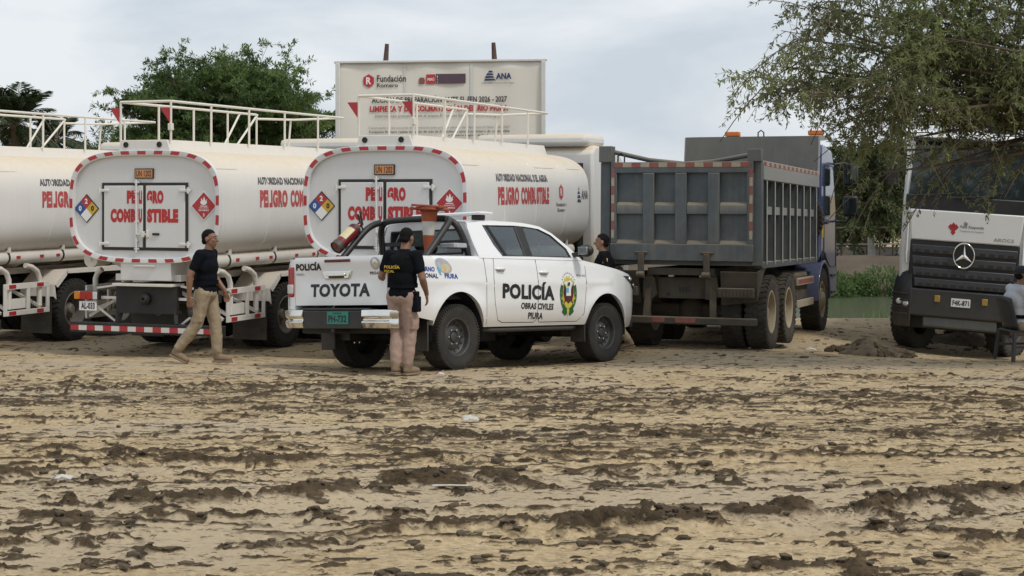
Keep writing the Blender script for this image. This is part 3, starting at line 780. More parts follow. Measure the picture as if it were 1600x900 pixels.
    B('pull_handle', 'black_gasket', t, (.15, .27, -.035, -.012, 1.80, 1.835), bevel=.01)
    y = -.0145
    for s, m_, x0, x1, z0, z1 in (('PE', 'red_letter', -.292, -.135, 2.265, 2.46), ('LI', 'red_letter', -.085, -.028, 2.265, 2.46), ('GRO', 'red_letter', .05, .335, 2.265, 2.46),
                              ('COMB', 'red_letter', -.575, -.138, 1.985, 2.19), ('U', 'red_letter', -.09, -.028, 1.985, 2.19), ('STIBLE', 'red_letter', .055, .585, 1.985, 2.19)):
        text(s, m_, t, rear_fn(x0, y, z0), x1 - x0, z1 - z0, .08)
    hazard_nfpa(t, -1.01, .018, 2.19, .215); hazard_fire(t, 1.0, .018, 2.235, .215)
    up = B('placard_plate', 'black_gasket', t, (-.165, .155, -.005, .018, 2.635, 2.785)); B('placard_field', 'plate_orange', up, (-.15, .14, -.008, -.004, 2.65, 2.77))
    text('UN 1202', 'black_letter', up, rear_fn(-.135, -.0095, 2.665), .26, .09, .012)
    # walkway coaming on top, lamps holes, railings
    m = MB(); top = TZ + TB
    r0 = [(-.44, top - .06), (-.40, top + .155), (.40, top + .155), (.47, top - .06)]
    m.loft([[(x * 1.0, -.02, z) for x, z in r0], [(x, TL + .15, z) for x, z in r0]]); m.build('walkway_box', 'tank_white', t, bevel=.012)
    for x in (-.30, .27):
        q = MB(); q.lathe([(.042, 0), (.042, -.012), (.030, -.012), (.030, .0)], (x, -.022, top + .085), (0, 1, 0), 16, close=True); po = q.build('port_ring', 'chassis_black', t)
        q = MB(); q.lathe([(.031, -.004), (.001, -.004)], (x, -.022, top + .085), (0, 1, 0), 16); q.build('port_cap', 'black_gasket', po)
    zt, zr = top + .155, top + .72
    def rail(pts, r=.020, nm='rail'): q = MB(); q.tube(pts, r, 8); return q.build(nm, 'rail_white', t)
    xl, xr = -.42, .44
    rail([(xl, .02, zr), (xr, .02, zr), ]); rail([(xr, .02, zr), (xr, 5.75, zr)]); rail([(xl, .02, zr), (xl, 4.1, zr)])
    rail([(xl, 4.1, zr), (xl, 4.15, zr - .07), (xl + .3, 4.9, zr - .06), (xr, 5.75, zr)])
    for y in (.02, 1.16, 2.33, 3.53, 4.75): rail([(xr, y, zt - .02), (xr, y, zr)], .018, 'post')
    for y in (.02, 1.05, 2.07, 3.14, 4.12): rail([(xl, y, zt - .02), (xl, y, zr)], .018, 'post')
    rail([(xl + .2, 4.9, zt - .02), (xl + .25, 4.9, zr - .06)], .018, 'post')
    rail([(xl, 3.55, zr), (xl, 3.02, zt)], .018, 'stay'); rail([(xl, 4.15, zr), (xl, 3.42, zt)], .018, 'stay')
    for x in (xl, xr):
        q = MB(); q.prism([(x - .01, zr - .09), (x - .17, zr - .09), (x - .01, zr - .31)], 'y', .0, -.006); q.build('pennant', 'red_tape', t)
    B('clamp', 'rail_white', t, (xr - .03, xr + .03, -.02, .05, zt + .14, zt + .24), bevel=.005)
    # stock number on the coaming, in faded paint
    text('5.00 GLNS', 'grey_letter', t, lambda u, v: (.47 - (v) * .325 - (.0) + .004 - .07, 2.0 + u, top + .01 + v), .42, .07, .01)
    # chassis
    for x in (-.43, .43): B('chassis_rail', 'chassis_black', t, (x - .04, x + .04, .12, 8.2, .78, 1.06))
    for y in (.6, 1.5, 2.8, 4.2, 5.6): B('cross_member', 'chassis_black', t, (-.39, .39, y, y + .12, .80, 1.02))
    m = MB()
    m.rng(-.56, .56, .10, TL, 1.12, 1.22)
    for y in (.4, 1.4, 2.6, 3.8, 5.0): m.prism([(-1.05, 1.46), (1.05, 1.46), (.5, 1.222), (-.5, 1.222)], 'y', y, y + .09)
    m.build('subframe', 'frame_white', t)
    B('end_beam', 'chassis_black', t, (-.52, .52, .05, .12, .64, 1.04)); m = MB(); m.lathe([(.09, 0), (.09, -.05), (.05, -.09), (.02, -.09)], (0, .05, .86), (0, 1, 0), 16); m.build('tow_coupling', 'chassis_black', t)
    B('tool_box', 'plate_white', t, (-.40, .46, -.02, .45, 1.13, 1.435), bevel=.012)
    m = MB(); m.tube([(-.14, -.02, 1.345), (-.14, -.06, 1.345), (.19, -.06, 1.345), (.19, -.02, 1.345)], .012, 8); m.build('box_handle', 'frame_white', t)
    B('rear_step', 'frame_white', t, (-.52, .50, -.06, .30, 1.045, 1.085), bevel=.006)
    b = B('rear_bumper', 'chassis_black', t, (-1.30, 1.30, .0, .12, .335, .49), bevel=.01)
    n = 18
    for k in range(n):
        x0 = -1.285 + k * 2.57 / n
        B('reflective_tape', 'red_tape' if k % 2 == 0 else 'pale_tape', b, (x0, x0 + 2.57 / n - .002, -.004, .002, .37, .445))
    for x in (-.5, .5): m = MB(); m.bar((x, .06, .49), (x * .9, .12, .80), .05, .08); m.build('bumper_bracket', 'chassis_black', t)
    for s in (-1, 1):
        lb = B('tail_light', 'chassis_black', t, (s * 1.03 - .215, s * 1.03 + .215, .02, .10, .825, .955), bevel=.008)
        for k, (m_, f0, f1) in enumerate((('lens_amber', 0, .24), ('lens_red', .25, .52), ('lens_red', .53, .80), ('lens_clear', .81, 1))):
            x0, x1 = (-1.23 + f0 * .40, -1.23 + f1 * .40) if s < 0 else (1.23 - f1 * .40, 1.23 - f0 * .40)
            B('lens', m_, lb, (x0, x1, .005, .021, .833, .947), bevel=.006)
        m = MB(); m.bar((s * .82, .12, .86), (s * .48, .12, .86), .03, .04); m.bar((s * 1.0, .10, .80), (s * .5, .14, .45), .025, .03); m.bar((s * .9, .12, 1.0), (s * .55, .12, 1.05), .03, .03); m.build('light_bracket', 'frame_white', t)
        # hose tubes with straps
        x = s * 1.02
        m = MB(); m.cyl((x, .16, 1.42), (x, 5.2, 1.42), .105, n=24); tb = m.build('hose_tube', 'frame_white', t, smooth=40)
        m = MB(); m.cyl((x, .13, 1.42), (x, .20, 1.42), .118, n=24); m.cyl((x, .11, 1.42), (x, .13, 1.42), .025, n=10); m.rng(x - .10, x - .02, .12, .13, 1.41, 1.425); m.build('tube_cap', 'frame_white', tb, smooth=40)
        for y in (.55, 1.95, 3.4, 4.8):
            m = MB(); m.lathe([(.106, -.02), (.112, -.02), (.112, .02), (.106, .02)], (x, y, 1.42), (0, 1, 0), 24, close=True); m.build('strap', 'chassis_black', tb)
            q = MB(); q.prism([(s * .70, 1.50), (s * 1.13, 1.50), (s * 1.13, 1.62), (s * 1.02, 1.62), (s * .78, 1.535)], 'y', y - .03, y + .03); bk = q.build('saddle_bracket', 'frame_white', t, bevel=.005)
            q = MB(); q.lathe([(.03, 0), (.001, 0)], (s * 1.075, y - .032, 1.565), (0, 1, 0), 14); q.build('bracket_hole', 'black_gasket', bk)
        for y in (.72, 1.32, 1.75, 2.6, 3.2):
            a0 = .0
            q = MB(); q.rng(x + s * .103, x + s * .108, y, y + .10, 1.40, 1.445); q.build('reflector', 'red_tape', tb)
        # hoops and side guard
        x = s * 1.17
        for y in (.47, 1.24):
            q = MB(); q.tube([(x, y, .62), (x, y, 1.08), (x, y - .06, 1.19), (x, y - .20, 1.26), (x, y - .36, 1.29)] if s > 0 else [(x, y, .62), (x, y, 1.12), (x * .97, y, 1.2), (x * .9, y, 1.26)], .042, 10); q.build('hoop', 'frame_white', t, smooth=50)
        m = MB(); x = s * 1.215
        for z0, z1 in ((.52, .60), (.93, 1.02)): m.rng(x - .015, x + .015, .29, 1.43, z0, z1)
        for y in (.29, .86, 1.36): m.rng(x - .016, x + .014, y, y + .07, .60, .93)
        sg = m.build('side_guard', 'frame_white', t, bevel=.004)
        m = MB(); m.rng(x - .05, x - .03, .40, .88, .62, .78); m.build('guard_plate', 'frame_white', sg)
        for y in (.40, 1.10):
            for z in (.53, .945): B('reflector', 'red_tape', sg, (x + s * .0155, x + s * .0185, y, y + .17, z, z + .06))
        for pa, pb in (((s * .5, .5, .9), (x, .35, .62)), ((s * .5, 1.3, .9), (x, 1.2, .62)), ((s * .45, .3, .95), (s * 1.15, .3, .56))): m = MB(); m.bar(pa, pb, .04, .045); m.build('guard_stay', 'frame_white', sg)
        # mud flap
        fl = B('mud_flap', 'black_plastic', t, (s * .62, s * 1.21, 1.50, 1.515, .16, .74)); x0 = .64 if s > 0 else -1.19
        text('(01)319-9555', 'grey_letter', fl, rear_fn(x0 + .05, 1.496, .58), .46, .065, .015); B('flap_plate', 'rim_dark', fl, (x0 + .06, x0 + .48, 1.492, 1.50, .25, .35))
        # mudguard over the tandem
        prof = [(1.50, .76), (1.54, .95), (1.86, 1.17), (4.25, 1.17), (4.45, .95), (4.48, .72)]
        m = MB()
        for (p, q) in zip(prof[:-1], prof[1:]):
            m.add([(s * .60, p[0], p[1]), (s * 1.25, p[0], p[1]), (s * 1.25, q[0], q[1]), (s * .60, q[0], q[1])], [(0, 1, 2, 3)])
            m.add([(s * 1.25, p[0], p[1]), (s * 1.25, q[0], q[1]), (s * 1.25, q[0] + (.0), q[1] - .075), (s * 1.25, p[0] + (.07 if p[0] < 1.6 else -.07 if p[0] > 4.4 else .03), p[1] - .05)], [(0, 1, 2, 3)])
        g = m.build('mudguard', 'frame_white', t, smooth=0); sm = g.modifiers.new('solid', 'SOLIDIFY'); sm.thickness = .018; sm.offset = 0
        for y in (2.14, 3.50):
            truck_wheel(t, (s * 1.09, y, .51), s, 'dish'); truck_wheel(t, (s * .74, y, .51), -s, 'dish')
        truck_wheel(t, (s * 1.06, 7.6, .51), s, 'front')
    for y in (2.14, 3.5, 7.6): m = MB(); m.cyl((-.95, y, .51), (.95, y, .51), .09, n=12); m.build('axle', 'chassis_black', t)
    pl = B('number_plate', 'white_letter', t, (-1.155, -.855, .03, .045, .665, .80)); text('AL-033', 'black_letter', pl, rear_fn(-1.12, .0275, .685), .24, .095, .035)
    cf = B('centre_flap', 'black_plastic', t, (-.34, .46, .56, .575, .30, .76))
    q = MB(); q.lathe([(.062, 0), (.050, 0)], (-.12, .556, .63), (0, 1, 0), 20); q.build('flap_ring', 'grey_letter', cf); q = MB(); q.poly([(-.12 + a, .556, .63 + b) for a, b in ((-.01, .04), (.025, .045), (.0, .005), (.02, .005), (-.025, -.045), (-.005, -.008), (-.028, -.008))]); q.build('flap_bolt', 'grey_letter', cf, smooth=0)
    text('SHACMAN', 'grey_letter', cf, rear_fn(-.03, .556, .605), .32, .05, .03)
    # flanks: lettering and crests
    fn = tank_side()
    text('AUTORIDAD NACIONAL DEL AGUA', 'side_dark_letter', t, lambda u, v: fn(1.12 + u, 2.55 + v), 2.28, .115, .055)
    text('PELIGRO', 'side_red_letter', t, lambda u, v: fn(1.16 + u, 2.20 + v), .88, .27, .06); text('COMBUSTIBLE', 'side_red_letter', t, lambda u, v: fn(2.14 + u, 2.20 + v), 1.28, .27, .06)
    hexa = [(0, .13), (.10, .07), (.10, -.07), (0, -.13), (-.10, -.07), (-.10, .07)]
    q = MB(); q.poly([fn(4.02 + a, 2.39 + b) for a, b in hexa]); lg = q.build('hexagon_crest', 'side_red_letter', t, smooth=0)
    fn2 = tank_side(.007); text('R', 'white_letter', lg, lambda u, v: fn2(3.97 + u, 2.33 + v), .10, .12, .02)
    text('Fundación', 'side_dark_letter', t, lambda u, v: fn(3.78 + u, 2.16 + v), .50, .06, .01); text('Romero', 'side_dark_letter', t, lambda u, v: fn(3.84 + u, 2.07 + v), .38, .06, .01)
    q = MB()
    for k in range(4): q.poly([fn(4.86 + .03 * k * .0 + (.06 if k == 3 else 0.0), 2.22 + k * .07), fn(5.06 - .03 * k, 2.22 + k * .07), fn(5.02 - .03 * k, 2.27 + k * .07), fn(4.88 + .02 * k, 2.27 + k * .07)])
    q.build('sail_crest', 'navy_letter', t, smooth=0); text('ANA', 'side_dark_letter', t, lambda u, v: fn(5.08 + u, 2.27 + v), .36, .15, .02)
    # cab ahead of the tank
    cab = MB(); prof = [(6.15, .95), (6.15, 3.1), (6.35, 3.22), (7.7, 3.16), (8.05, 2.95), (8.35, 1.95), (8.40, .75), (8.05, .62), (7.95, 1.05), (7.6, 1.16), (7.2, 1.05), (7.1, .95)]
    cab.prism(prof, 'x', -1.15, 1.15); c = cab.build('cab', 'tank_white', t, bevel=.05)
    for s in (-1, 1):
        q = MB(); q.prism([(6.95, 2.0), (6.95, 2.85), (7.75, 2.85), (8.15, 2.0)], 'x', s * 1.152, s * 1.158); q.build('side_window', 'glass_dark', c)
        q = MB(); q.rng(s * 1.2, s * 1.42, 8.05, 8.15, 1.95, 2.65); q.build('mirror', 'black_plastic', c, bevel=.03)
    q = MB(); q.add([(-1.02, 8.375, 2.0), (1.02, 8.375, 2.0), (.98, 8.10, 2.93), (-.98, 8.10, 2.93)], [(0, 1, 2, 3)]); q.build('windscreen', 'glass_dark', c)
    for (y0, y1) in ((5.85, 6.05),):
        m = MB(); m.rng(-.9, .9, y0, y1, 1.1, 2.7); m.cyl((.95, 5.95, .9), (.95, 5.95, 2.9), .08, n=14); m.build('exhaust_stack', 'chassis_black', t)
    B('roof_deflector', 'tank_white', t, (-1.05, 1.05, 6.1, 7.2, 3.2, 3.42), bevel=.08)
    return t
tanker = make_tanker()
def set_pose(o, loc, heading, pitch=0, roll=0):
    r = root('pose', loc, heading, pitch, roll); o.matrix_world = r.matrix_world.copy(); bpy.data.objects.remove(r)
t1, t2, t3 = copy_tree(tanker), copy_tree(tanker), tanker
set_pose(t3, (-1.815, 22.8, -.222), 20.6); set_pose(t2, (-5.423, 23.6, -.267), 20); set_pose(t1, (-9.12, 24.95, -.285), 20)
G = 'white fuel tankers parked in a row'
tag(t3, 'white fuel tanker lorry directly behind the police pickup, in front of the banner', 'tanker', G)
tag(t2, 'white fuel tanker lorry with its whole rear in view behind the walking man', 'tanker', G)
tag(t1, 'white fuel tanker lorry cut off by the left edge, below the palms', 'tanker', G)
# ------------------------------------------------------------------ police pickup (local: origin on the ground under the rear axle, +Y forward)
WB, RAD = 3.085, .402
def hw(y, z):                                  # half width of the body
    zs = [.44, .52, .62, .80, 1.0, 1.15, 1.28, 1.38, 1.5]; ws = [.84, .875, .905, .925, .928, .922, .905, .885, .86]
    w = float(np.interp(z, zs, ws))
    f = float(np.interp(y, [-1.2, -1.0, -.5, 2.6, 3.3, 3.55, 3.72, 3.86, 3.95, 4.02, 4.06], [.965, .985, 1.0, 1.0, .995, .985, .955, .89, .80, .66, .45]))
    # flared arches
    for yc in (0.0, WB):
        d = math.hypot(y - yc, z - .42); w += .028 * math.exp(-((d - .50) / .10) ** 2) * (1 if z < 1.0 else math.exp(-((z - 1.0) / .1) ** 2))
    w += .012 * math.exp(-((z - 1.08) / .035) ** 2) * (1 if -.9 < y < 3.2 else 0)      # shoulder crease
    return w * f
def zbot(y):
    for yc, r in ((0.0, .485), (WB, .475)):
        if abs(y - yc) < r:
            zz = .43 + math.sqrt(max(0, r * r - (y - yc) ** 2)) * (1.08 if yc == 0 else 1.06)
            if zz > .5: return zz
    if y < -.45: return float(np.interp(y, [-1.2, -.45], [.74, .60]))
    if y > 3.5: return float(np.interp(y, [3.5, 3.8, 4.06], [.44, .47, .52]))
    return .515
def ztop(y):
    return float(np.interp(y, [-1.2, -1.13, .42, 2.45, 2.62, 3.0, 3.4, 3.7, 3.9, 4.0, 4.06], [1.365, 1.375, 1.39, 1.385, 1.375, 1.325, 1.265, 1.20, 1.12, 1.06, 1.0]))
def gh_side(y, z): return .885 - .45 * max(0, z - 1.38)          # greenhouse side
def make_pickup():
    t = root('pickup_truck', (0, 0, 0))
    ys = set([-1.13, -1.1, -1.0, -.8, -.65, -.55, .52, .6, .8, 1.0, 1.3, 1.6, 1.9, 2.2, 2.45, 2.55, 3.6, 3.66, 3.72, 3.78, 3.84, 3.88, 3.92, 3.96, 3.99, 4.02, 4.04, 4.06])
    for yc, r in ((0.0, .485), (WB, .475)):
        for k in range(29): ys.add(yc - r * math.cos(PI * k / 28))
        ys.add(yc - r - .001); ys.add(yc + r + .001)
    ys = sorted(y for y in ys)
    NRW = 16
    def sidegrid(m, s, y0, y1):
        cols = [y for y in ys if y0 - 1e-6 <= y <= y1 + 1e-6]
        vs = []
        for y in cols:
            a, b = zbot(y), ztop(y)
            vs.append((s * (hw(y, a) - .07), y, a + .01))
            for k in range(NRW + 1):
                z = a + (b - a) * k / NRW; x = hw(y, z)
                if k == NRW: x -= .012
                vs.append((s * x, y, z))
            vs.append((s * (hw(y, b) - .05), y, b + .010)); vs.append((s * (hw(y, b) - .085), y, b + .008))
        n = NRW + 4
        m.add(vs, [(i * n + k, i * n + k + 1, (i + 1) * n + k + 1, (i + 1) * n + k) for i in range(len(cols) - 1) for k in range(n - 1)])
    for s in (1, -1):
        m = MB(); sidegrid(m, s, -1.13, .52); m.build('bed_side', 'car_white', t, smooth=50)
        m = MB(); sidegrid(m, s, .52, 2.55); m.build('cab_side', 'car_white', t, smooth=50)
        m = MB(); sidegrid(m, s, 2.55, 4.06); m.build('front_wing', 'car_white', t, smooth=50)
        # shut lines: thin dark grooves along the doors
        for pts in ([(.70, 1.375), (.66, 1.1), (.69, .80), (.76, .60), (.86, .565), (1.50, .56), (1.555, .60), (1.565, .9), (1.555, 1.375)], [(1.58, .60), (1.62, .56), (2.44, .56), (2.56, .66), (2.615, 1.0), (2.62, 1.30)], [(.523, .535), (.52, 1.0), (.505, 1.38)]):
            q = MB(); P = []
            for (a, b) in zip(pts[:-1], pts[1:]):
                for k in range(8): f = k / 8; P.append((a[0] + (b[0] - a[0]) * f, a[1] + (b[1] - a[1]) * f))
            P.append(pts[-1]); vs = []
            for i, (y, z) in enumerate(P):
                a, b = P[max(0, i - 1)], P[min(len(P) - 1, i + 1)]; dx, dz = b[0] - a[0], b[1] - a[1]; L = math.hypot(dx, dz) or 1; w = .0038
                for sg in (-1, 1): yy, zz = y - sg * w * dz / L, z + sg * w * dx / L; vs.append((s * (hw(yy, zz) + .0015), yy, zz))
            q.add(vs, [(2 * i, 2 * i + 1, 2 * i + 3, 2 * i + 2) for i in range(len(P) - 1)]); q.build('shut_line', 'black_gasket', t, smooth=0)
        for y, z in ((.80, 1.235), (1.69, 1.20)):
            q = MB(); x = hw(y, z); q.tube([(s * (x - .005), y - .09, z + .004), (s * (x + .030), y - .06, z + .008), (s * (x + .034), y + .05, z + .004), (s * (x - .002), y + .09, z - .004)], [.012, .017, .017, .012], 10); h = q.build('door_handle', 'car_white', t, smooth=60)
            q = MB(); q.ell((s * (x + .001), y, z - .018), (.004, .085, .026), 16, 6); q.build('handle_recess', 'pale_disc', h)
        # sill step under the doors
        q = MB(); q.tube([(s * .80, .55, .485), (s * .86, .70, .47), (s * .86, 2.35, .47), (s * .80, 2.5, .485)], .026, 10); q.build('side_step', 'black_plastic', t, smooth=60)
        for yf, hgt in ((-.56, .22), (2.60, .26)):
            B('mud_flap', 'black_plastic', t, (s * .66, s * .905, yf, yf + .02, .24 if yf < 0 else .28, .62), bevel=.01)
        # dark wheel housings
        for yc, r in ((0.0, .475), (WB, .465)):
            q = MB(); P = [(yc - r * math.cos(PI * k / 20), .43 + r * 1.05 * math.sin(PI * k / 20)) for k in range(21)]
            P = [(P[0][0], .36)] + P + [(P[-1][0], .36)]
            q.loft([[(s * .90, a, b) for a, b in P], [(s * .48, a, b) for a, b in P]], False, True, closed=False)
            q.add([(s * .48, a, b) for a, b in P], [tuple(range(len(P)))]); q.build('wheel_housing', 'black_plastic', t, smooth=40)
    # bonnet and cowl
    m = MB(); cols = [2.45, 2.6, 2.8, 3.0, 3.2, 3.4, 3.6, 3.75, 3.86, 3.95, 4.02, 4.06]; rows = np.linspace(-1, 1, 21); vs = []
    for y in cols:
        for u in rows:
            w = hw(y, ztop(y)) - .02; cr = .050 * (1 - u ** 4) + .012 * math.exp(-((abs(u) - .66) / .10) ** 2)
            if y > 3.8: cr *= max(0, (4.06 - y) / .26)
            vs.append((u * w, y + .10 * (1 - u * u) * (1 if y > 3.3 else 0) * (y - 3.3) / .7, ztop(y) + cr))
    m.add(vs, [(i * 21 + k, i * 21 + k + 1, (i + 1) * 21 + k + 1, (i + 1) * 21 + k) for i in range(len(cols) - 1) for k in range(20)]); m.build('bonnet', 'car_white', t, smooth=50)
    # nose: grille and front bumper core
    m = MB()
    R0 = [(x, 4.06 + .10 * (1 - (x / .45) ** 2) if abs(x) <= .45 else 4.06, 0) for x in np.linspace(-.45, .45, 13)]
    m.loft([[(x, y - .02, z) for x, y, _ in R0] for z in (.52, .75, 1.0, 1.06)], False, False, closed=False); m.build('grille', 'black_plastic', t)
    B('under_tray', 'chassis_black', t, (-.78, .78, -1.0, 3.9, .46, .56))
    # headlights
    for s in (1, -1):
        q = MB(); P = [(3.50, 1.175), (3.66, 1.175), (3.80, 1.13), (3.92, 1.075), (3.97, 1.0), (3.90, .955), (3.80, 1.0), (3.68, 1.085)]; vs = []
        c = (3.77, 1.07)
        ring1 = [(s * (hw(y, z) + .004), y, z) for y, z in P]; ring2 = [(s * (hw(c[0] + (y - c[0]) * .5, c[1] + (z - c[1]) * .5) + .018), c[0] + (y - c[0]) * .5, c[1] + (z - c[1]) * .5) for y, z in P]
        q.loft([ring1, ring2], False, True); h = q.build('headlight', 'glass_tint', t, smooth=60)
        for yy, zz in ((3.70, 1.13), (3.84, 1.05)):
            q = MB(); q.ell((s * (hw(yy, zz) + .012), yy, zz), (.02, .05, .03), 12, 8); q.build('lamp_bowl', 'chrome', h)
    # bed liner, floor, front panel
    m = MB(); x, z0, z1 = .76, .86, 1.385
    m.add([(-x, -1.06, z0), (x, -1.06, z0), (x, .46, z0), (-x, .46, z0)], [(0, 1, 2, 3)])
    for s in (-1, 1): m.add([(s * x, -1.06, z0), (s * x, .46, z0), (s * (x + .045), .46, z1), (s * (x + .045), -1.06, z1)], [(0, 1, 2, 3)])
    m.add([(-x, .46, z0), (x, .46, z0), (x, .46, 1.40), (-x, .46, 1.40)], [(0, 1, 2, 3)]); m.add([(-x, -1.062, z0), (x, -1.062, z0), (x, -1.062, 1.36), (-x, -1.062, 1.36)], [(0, 1, 2, 3)])
    m.build('bed_liner', 'black_plastic', t, smooth=0)
    # tailgate
    m = MB(); nx, nz = 25, 14; vs = []
    def ty(x, z): return -1.135 - .018 * math.exp(-((z - 1.33) / .06) ** 2) + .014 * math.exp(-((z - 1.12) / .10) ** 2) * (1 if abs(x) < .62 else 0) + .012 * (abs(x) / .77) ** 4
    for j in range(nz):
        z = .80 + (1.385 - .80) * j / (nz - 1)
        for i in range(nx): x = -.775 + 1.55 * i / (nx - 1); vs.append((x, ty(x, z), z))
    m.add(vs, [(j * nx + i, j * nx + i + 1, (j + 1) * nx + i + 1, (j + 1) * nx + i) for j in range(nz - 1) for i in range(nx - 1)])
    m.rng(-.775, .775, -1.12, -1.07, .80, 1.383); tg = m.build('tailgate', 'car_white', t, smooth=40)
    def tf(x0, z0): return lambda u, v: (x0 + u, ty(x0 + u, z0 + v) - .004, z0 + v)
    text('POLICÍA', 'black_letter', tg, tf(-.76, 1.225), .45, .105, .05, .12); text('TOYOTA', 'grey_letter', tg, tf(-.76, 1.165), .16, .028, .03)
    text('TOYOTA', 'black_letter', tg, tf(-.50, .90), 1.01, .16, .045)
    text('PEGASUS', 'black_letter', tg, tf(.50, 1.16), .24, .035, .03)
    q = MB(); q.poly([tf(.60, 1.29)(.075 * math.cos(a), .075 * math.sin(a)) for a in np.linspace(0, 2 * PI, 24, endpoint=False)]); dc = q.build('round_sticker', 'pale_disc', tg, smooth=0)
    q = MB(); q.poly([(lambda p: (p[0], p[1] - .002, p[2]))(tf(.60, 1.27)(.045 * math.cos(a), .035 * math.sin(a))) for a in np.linspace(0, 2 * PI, 16, endpoint=False)]); q.build('sticker_scene', 'sand_disc', dc, smooth=0)
    B('brake_light', 'maroon', tg, (-.235, .20, -1.166, -1.15, 1.318, 1.352), bevel=.008)
    m = MB(); m.prism([(-.30, 1.215), (.22, 1.215), (.16, 1.115), (-.24, 1.115)], 'y', -1.150, -1.115); hb = m.build('handle_bezel', 'chrome', tg, bevel=.012)
    B('pull_lever', 'chrome', hb, (-.20, .12, -1.172, -1.15, 1.150, 1.185), bevel=.008); B('handle_pocket', 'black_gasket', hb, (-.17, .09, -1.153, -1.149, 1.125, 1.15))
    # corner posts and tail lights
    for s in (-1, 1):
        m = MB()
        P = [(s * .785, -1.125), (s * .84, -1.125), (s * .885, -1.115), (s * .905, -1.08), (s * .905, -1.0), (s * .785, -1.0)]
        m.prism(P, 'z', .745, 1.372); m.build('corner_post', 'car_white', t, bevel=.01)
        m = MB(); P = [(s * .79, -1.140), (s * .845, -1.142), (s * .905, -1.130), (s * .928, -1.09), (s * .926, -.98), (s * .79, -1.0)]
        m.prism(P, 'z', .90, 1.275); lt = m.build('tail_light', 'lens_red', t, bevel=.022)
        m = MB(); P = [(s * .80, -1.146), (s * .85, -1.148), (s * .912, -1.134), (s * .932, -1.10), (s * .80, -1.05)]
        m.prism(P, 'z', .945, 1.06); m.build('reverse_lens', 'lens_clear', lt, bevel=.01)
    # rear bumper
    m = MB(); P = [(-.50, -1.13), (-.47, -1.27), (.47, -1.27), (.50, -1.13)]
    m.prism([(-.56, -1.02), (-.50, -1.26), (.50, -1.26), (.56, -1.02)], 'z', .52, .735); m.rng(-.55, .55, -1.25, -1.02, .735, .765); bp = m.build('rear_bumper', 'black_plastic', t, bevel=.012)
    for s in (-1, 1):
        m = MB()
        ring = lambda z, k: [(s * .50, -1.285 + k, z), (s * .74, -1.27 + k, z), (s * .88, -1.20 + k, z), (s * .94, -1.10, z), (s * .94, -1.03, z), (s * .50, -1.03, z)]
        m.loft([ring(.525, .035), ring(.60, 0.0), ring(.625, .03), ring(.645, .03), ring(.665, 0.0), ring(.745, .005)]); m.build('bumper_end', 'chrome', bp, bevel=.014, smooth=30)
    lp = B('number_plate', 'teal_plate', bp, (-.075, .275, -1.272, -1.262, .575, .725)); text('PERÚ', 'black_letter', lp, rear_fn(.03, -1.2745, .695), .14, .022, .02); text('PH-732', 'black_letter', lp, rear_fn(-.05, -1.2745, .595), .30, .085, .03)
    m = MB(); m.cyl((0, -1.25, .50), (0, -.9, .50), .03, n=10); m.build('tow_bar', 'chassis_black', t)
    m = MB(); m.cyl((-.55, -.75, .52), (.55, -.75, .52), .045, n=10); m.build('exhaust', 'chassis_black', t)
    # greenhouse
    def gp(s, y, z, o=0.0): return (s * (gh_side(y, z) + o), y, z)
    win_r = [(.71, 1.80), (1.38, 1.815), (1.385, 1.41), (.90, 1.405), (.80, 1.55)]
    win_f = [(1.53, 1.81), (1.86, 1.785), (2.08, 1.71), (2.32, 1.53), (2.36, 1.41), (1.52, 1.41)]
    for s in (1, -1):
        m = MB()
        def strip(P, Q, oo=(0, 0)):
            k = len(P); m.add([gp(s, *p) for p in P] + [gp(s, *q) for q in Q], [(i, i + 1, k + i + 1, k + i) for i in range(k - 1)])
        top = [(.42, 1.80), (.60, 1.842), (.71, 1.85), (1.0, 1.86), (1.38, 1.86), (1.53, 1.858), (1.70, 1.845), (1.90, 1.82), (2.12, 1.735), (2.42, 1.53), (2.60, 1.385)]
        strip([(.71, 1.80), (1.0, 1.808), (1.38, 1.815), (1.53, 1.81), (1.70, 1.80), (1.86, 1.785), (2.08, 1.71), (2.32, 1.53), (2.36, 1.41)], [(.71, 1.85), (1.0, 1.86), (1.38, 1.86), (1.53, 1.858), (1.70, 1.845), (1.90, 1.82), (2.12, 1.735), (2.42, 1.53), (2.58, 1.385)])
        strip([(.71, 1.85), (.71, 1.80), (.80, 1.55), (.90, 1.405), (.90, 1.375)], [(.42, 1.82), (.40, 1.75), (.41, 1.55), (.43, 1.42), (.44, 1.375)])
        strip([(.90, 1.405), (1.385, 1.41), (1.52, 1.41), (2.36, 1.41), (2.58, 1.385)], [(.90, 1.375), (1.385, 1.375), (1.52, 1.375), (2.36, 1.375), (2.58, 1.375)])
        fr = m.build('window_frame', 'car_white', t, smooth=0); so = fr.modifiers.new('solid', 'SOLIDIFY'); so.thickness = .03; so.offset = -1 if s > 0 else 1; so.use_even_offset = False
        m = MB(); m.add([gp(s, 1.38, 1.815, .002), gp(s, 1.53, 1.81, .002), gp(s, 1.52, 1.41, .002), gp(s, 1.385, 1.41, .002)], [(0, 1, 2, 3)]); m.build('door_pillar', 'black_gasket', t, smooth=0)
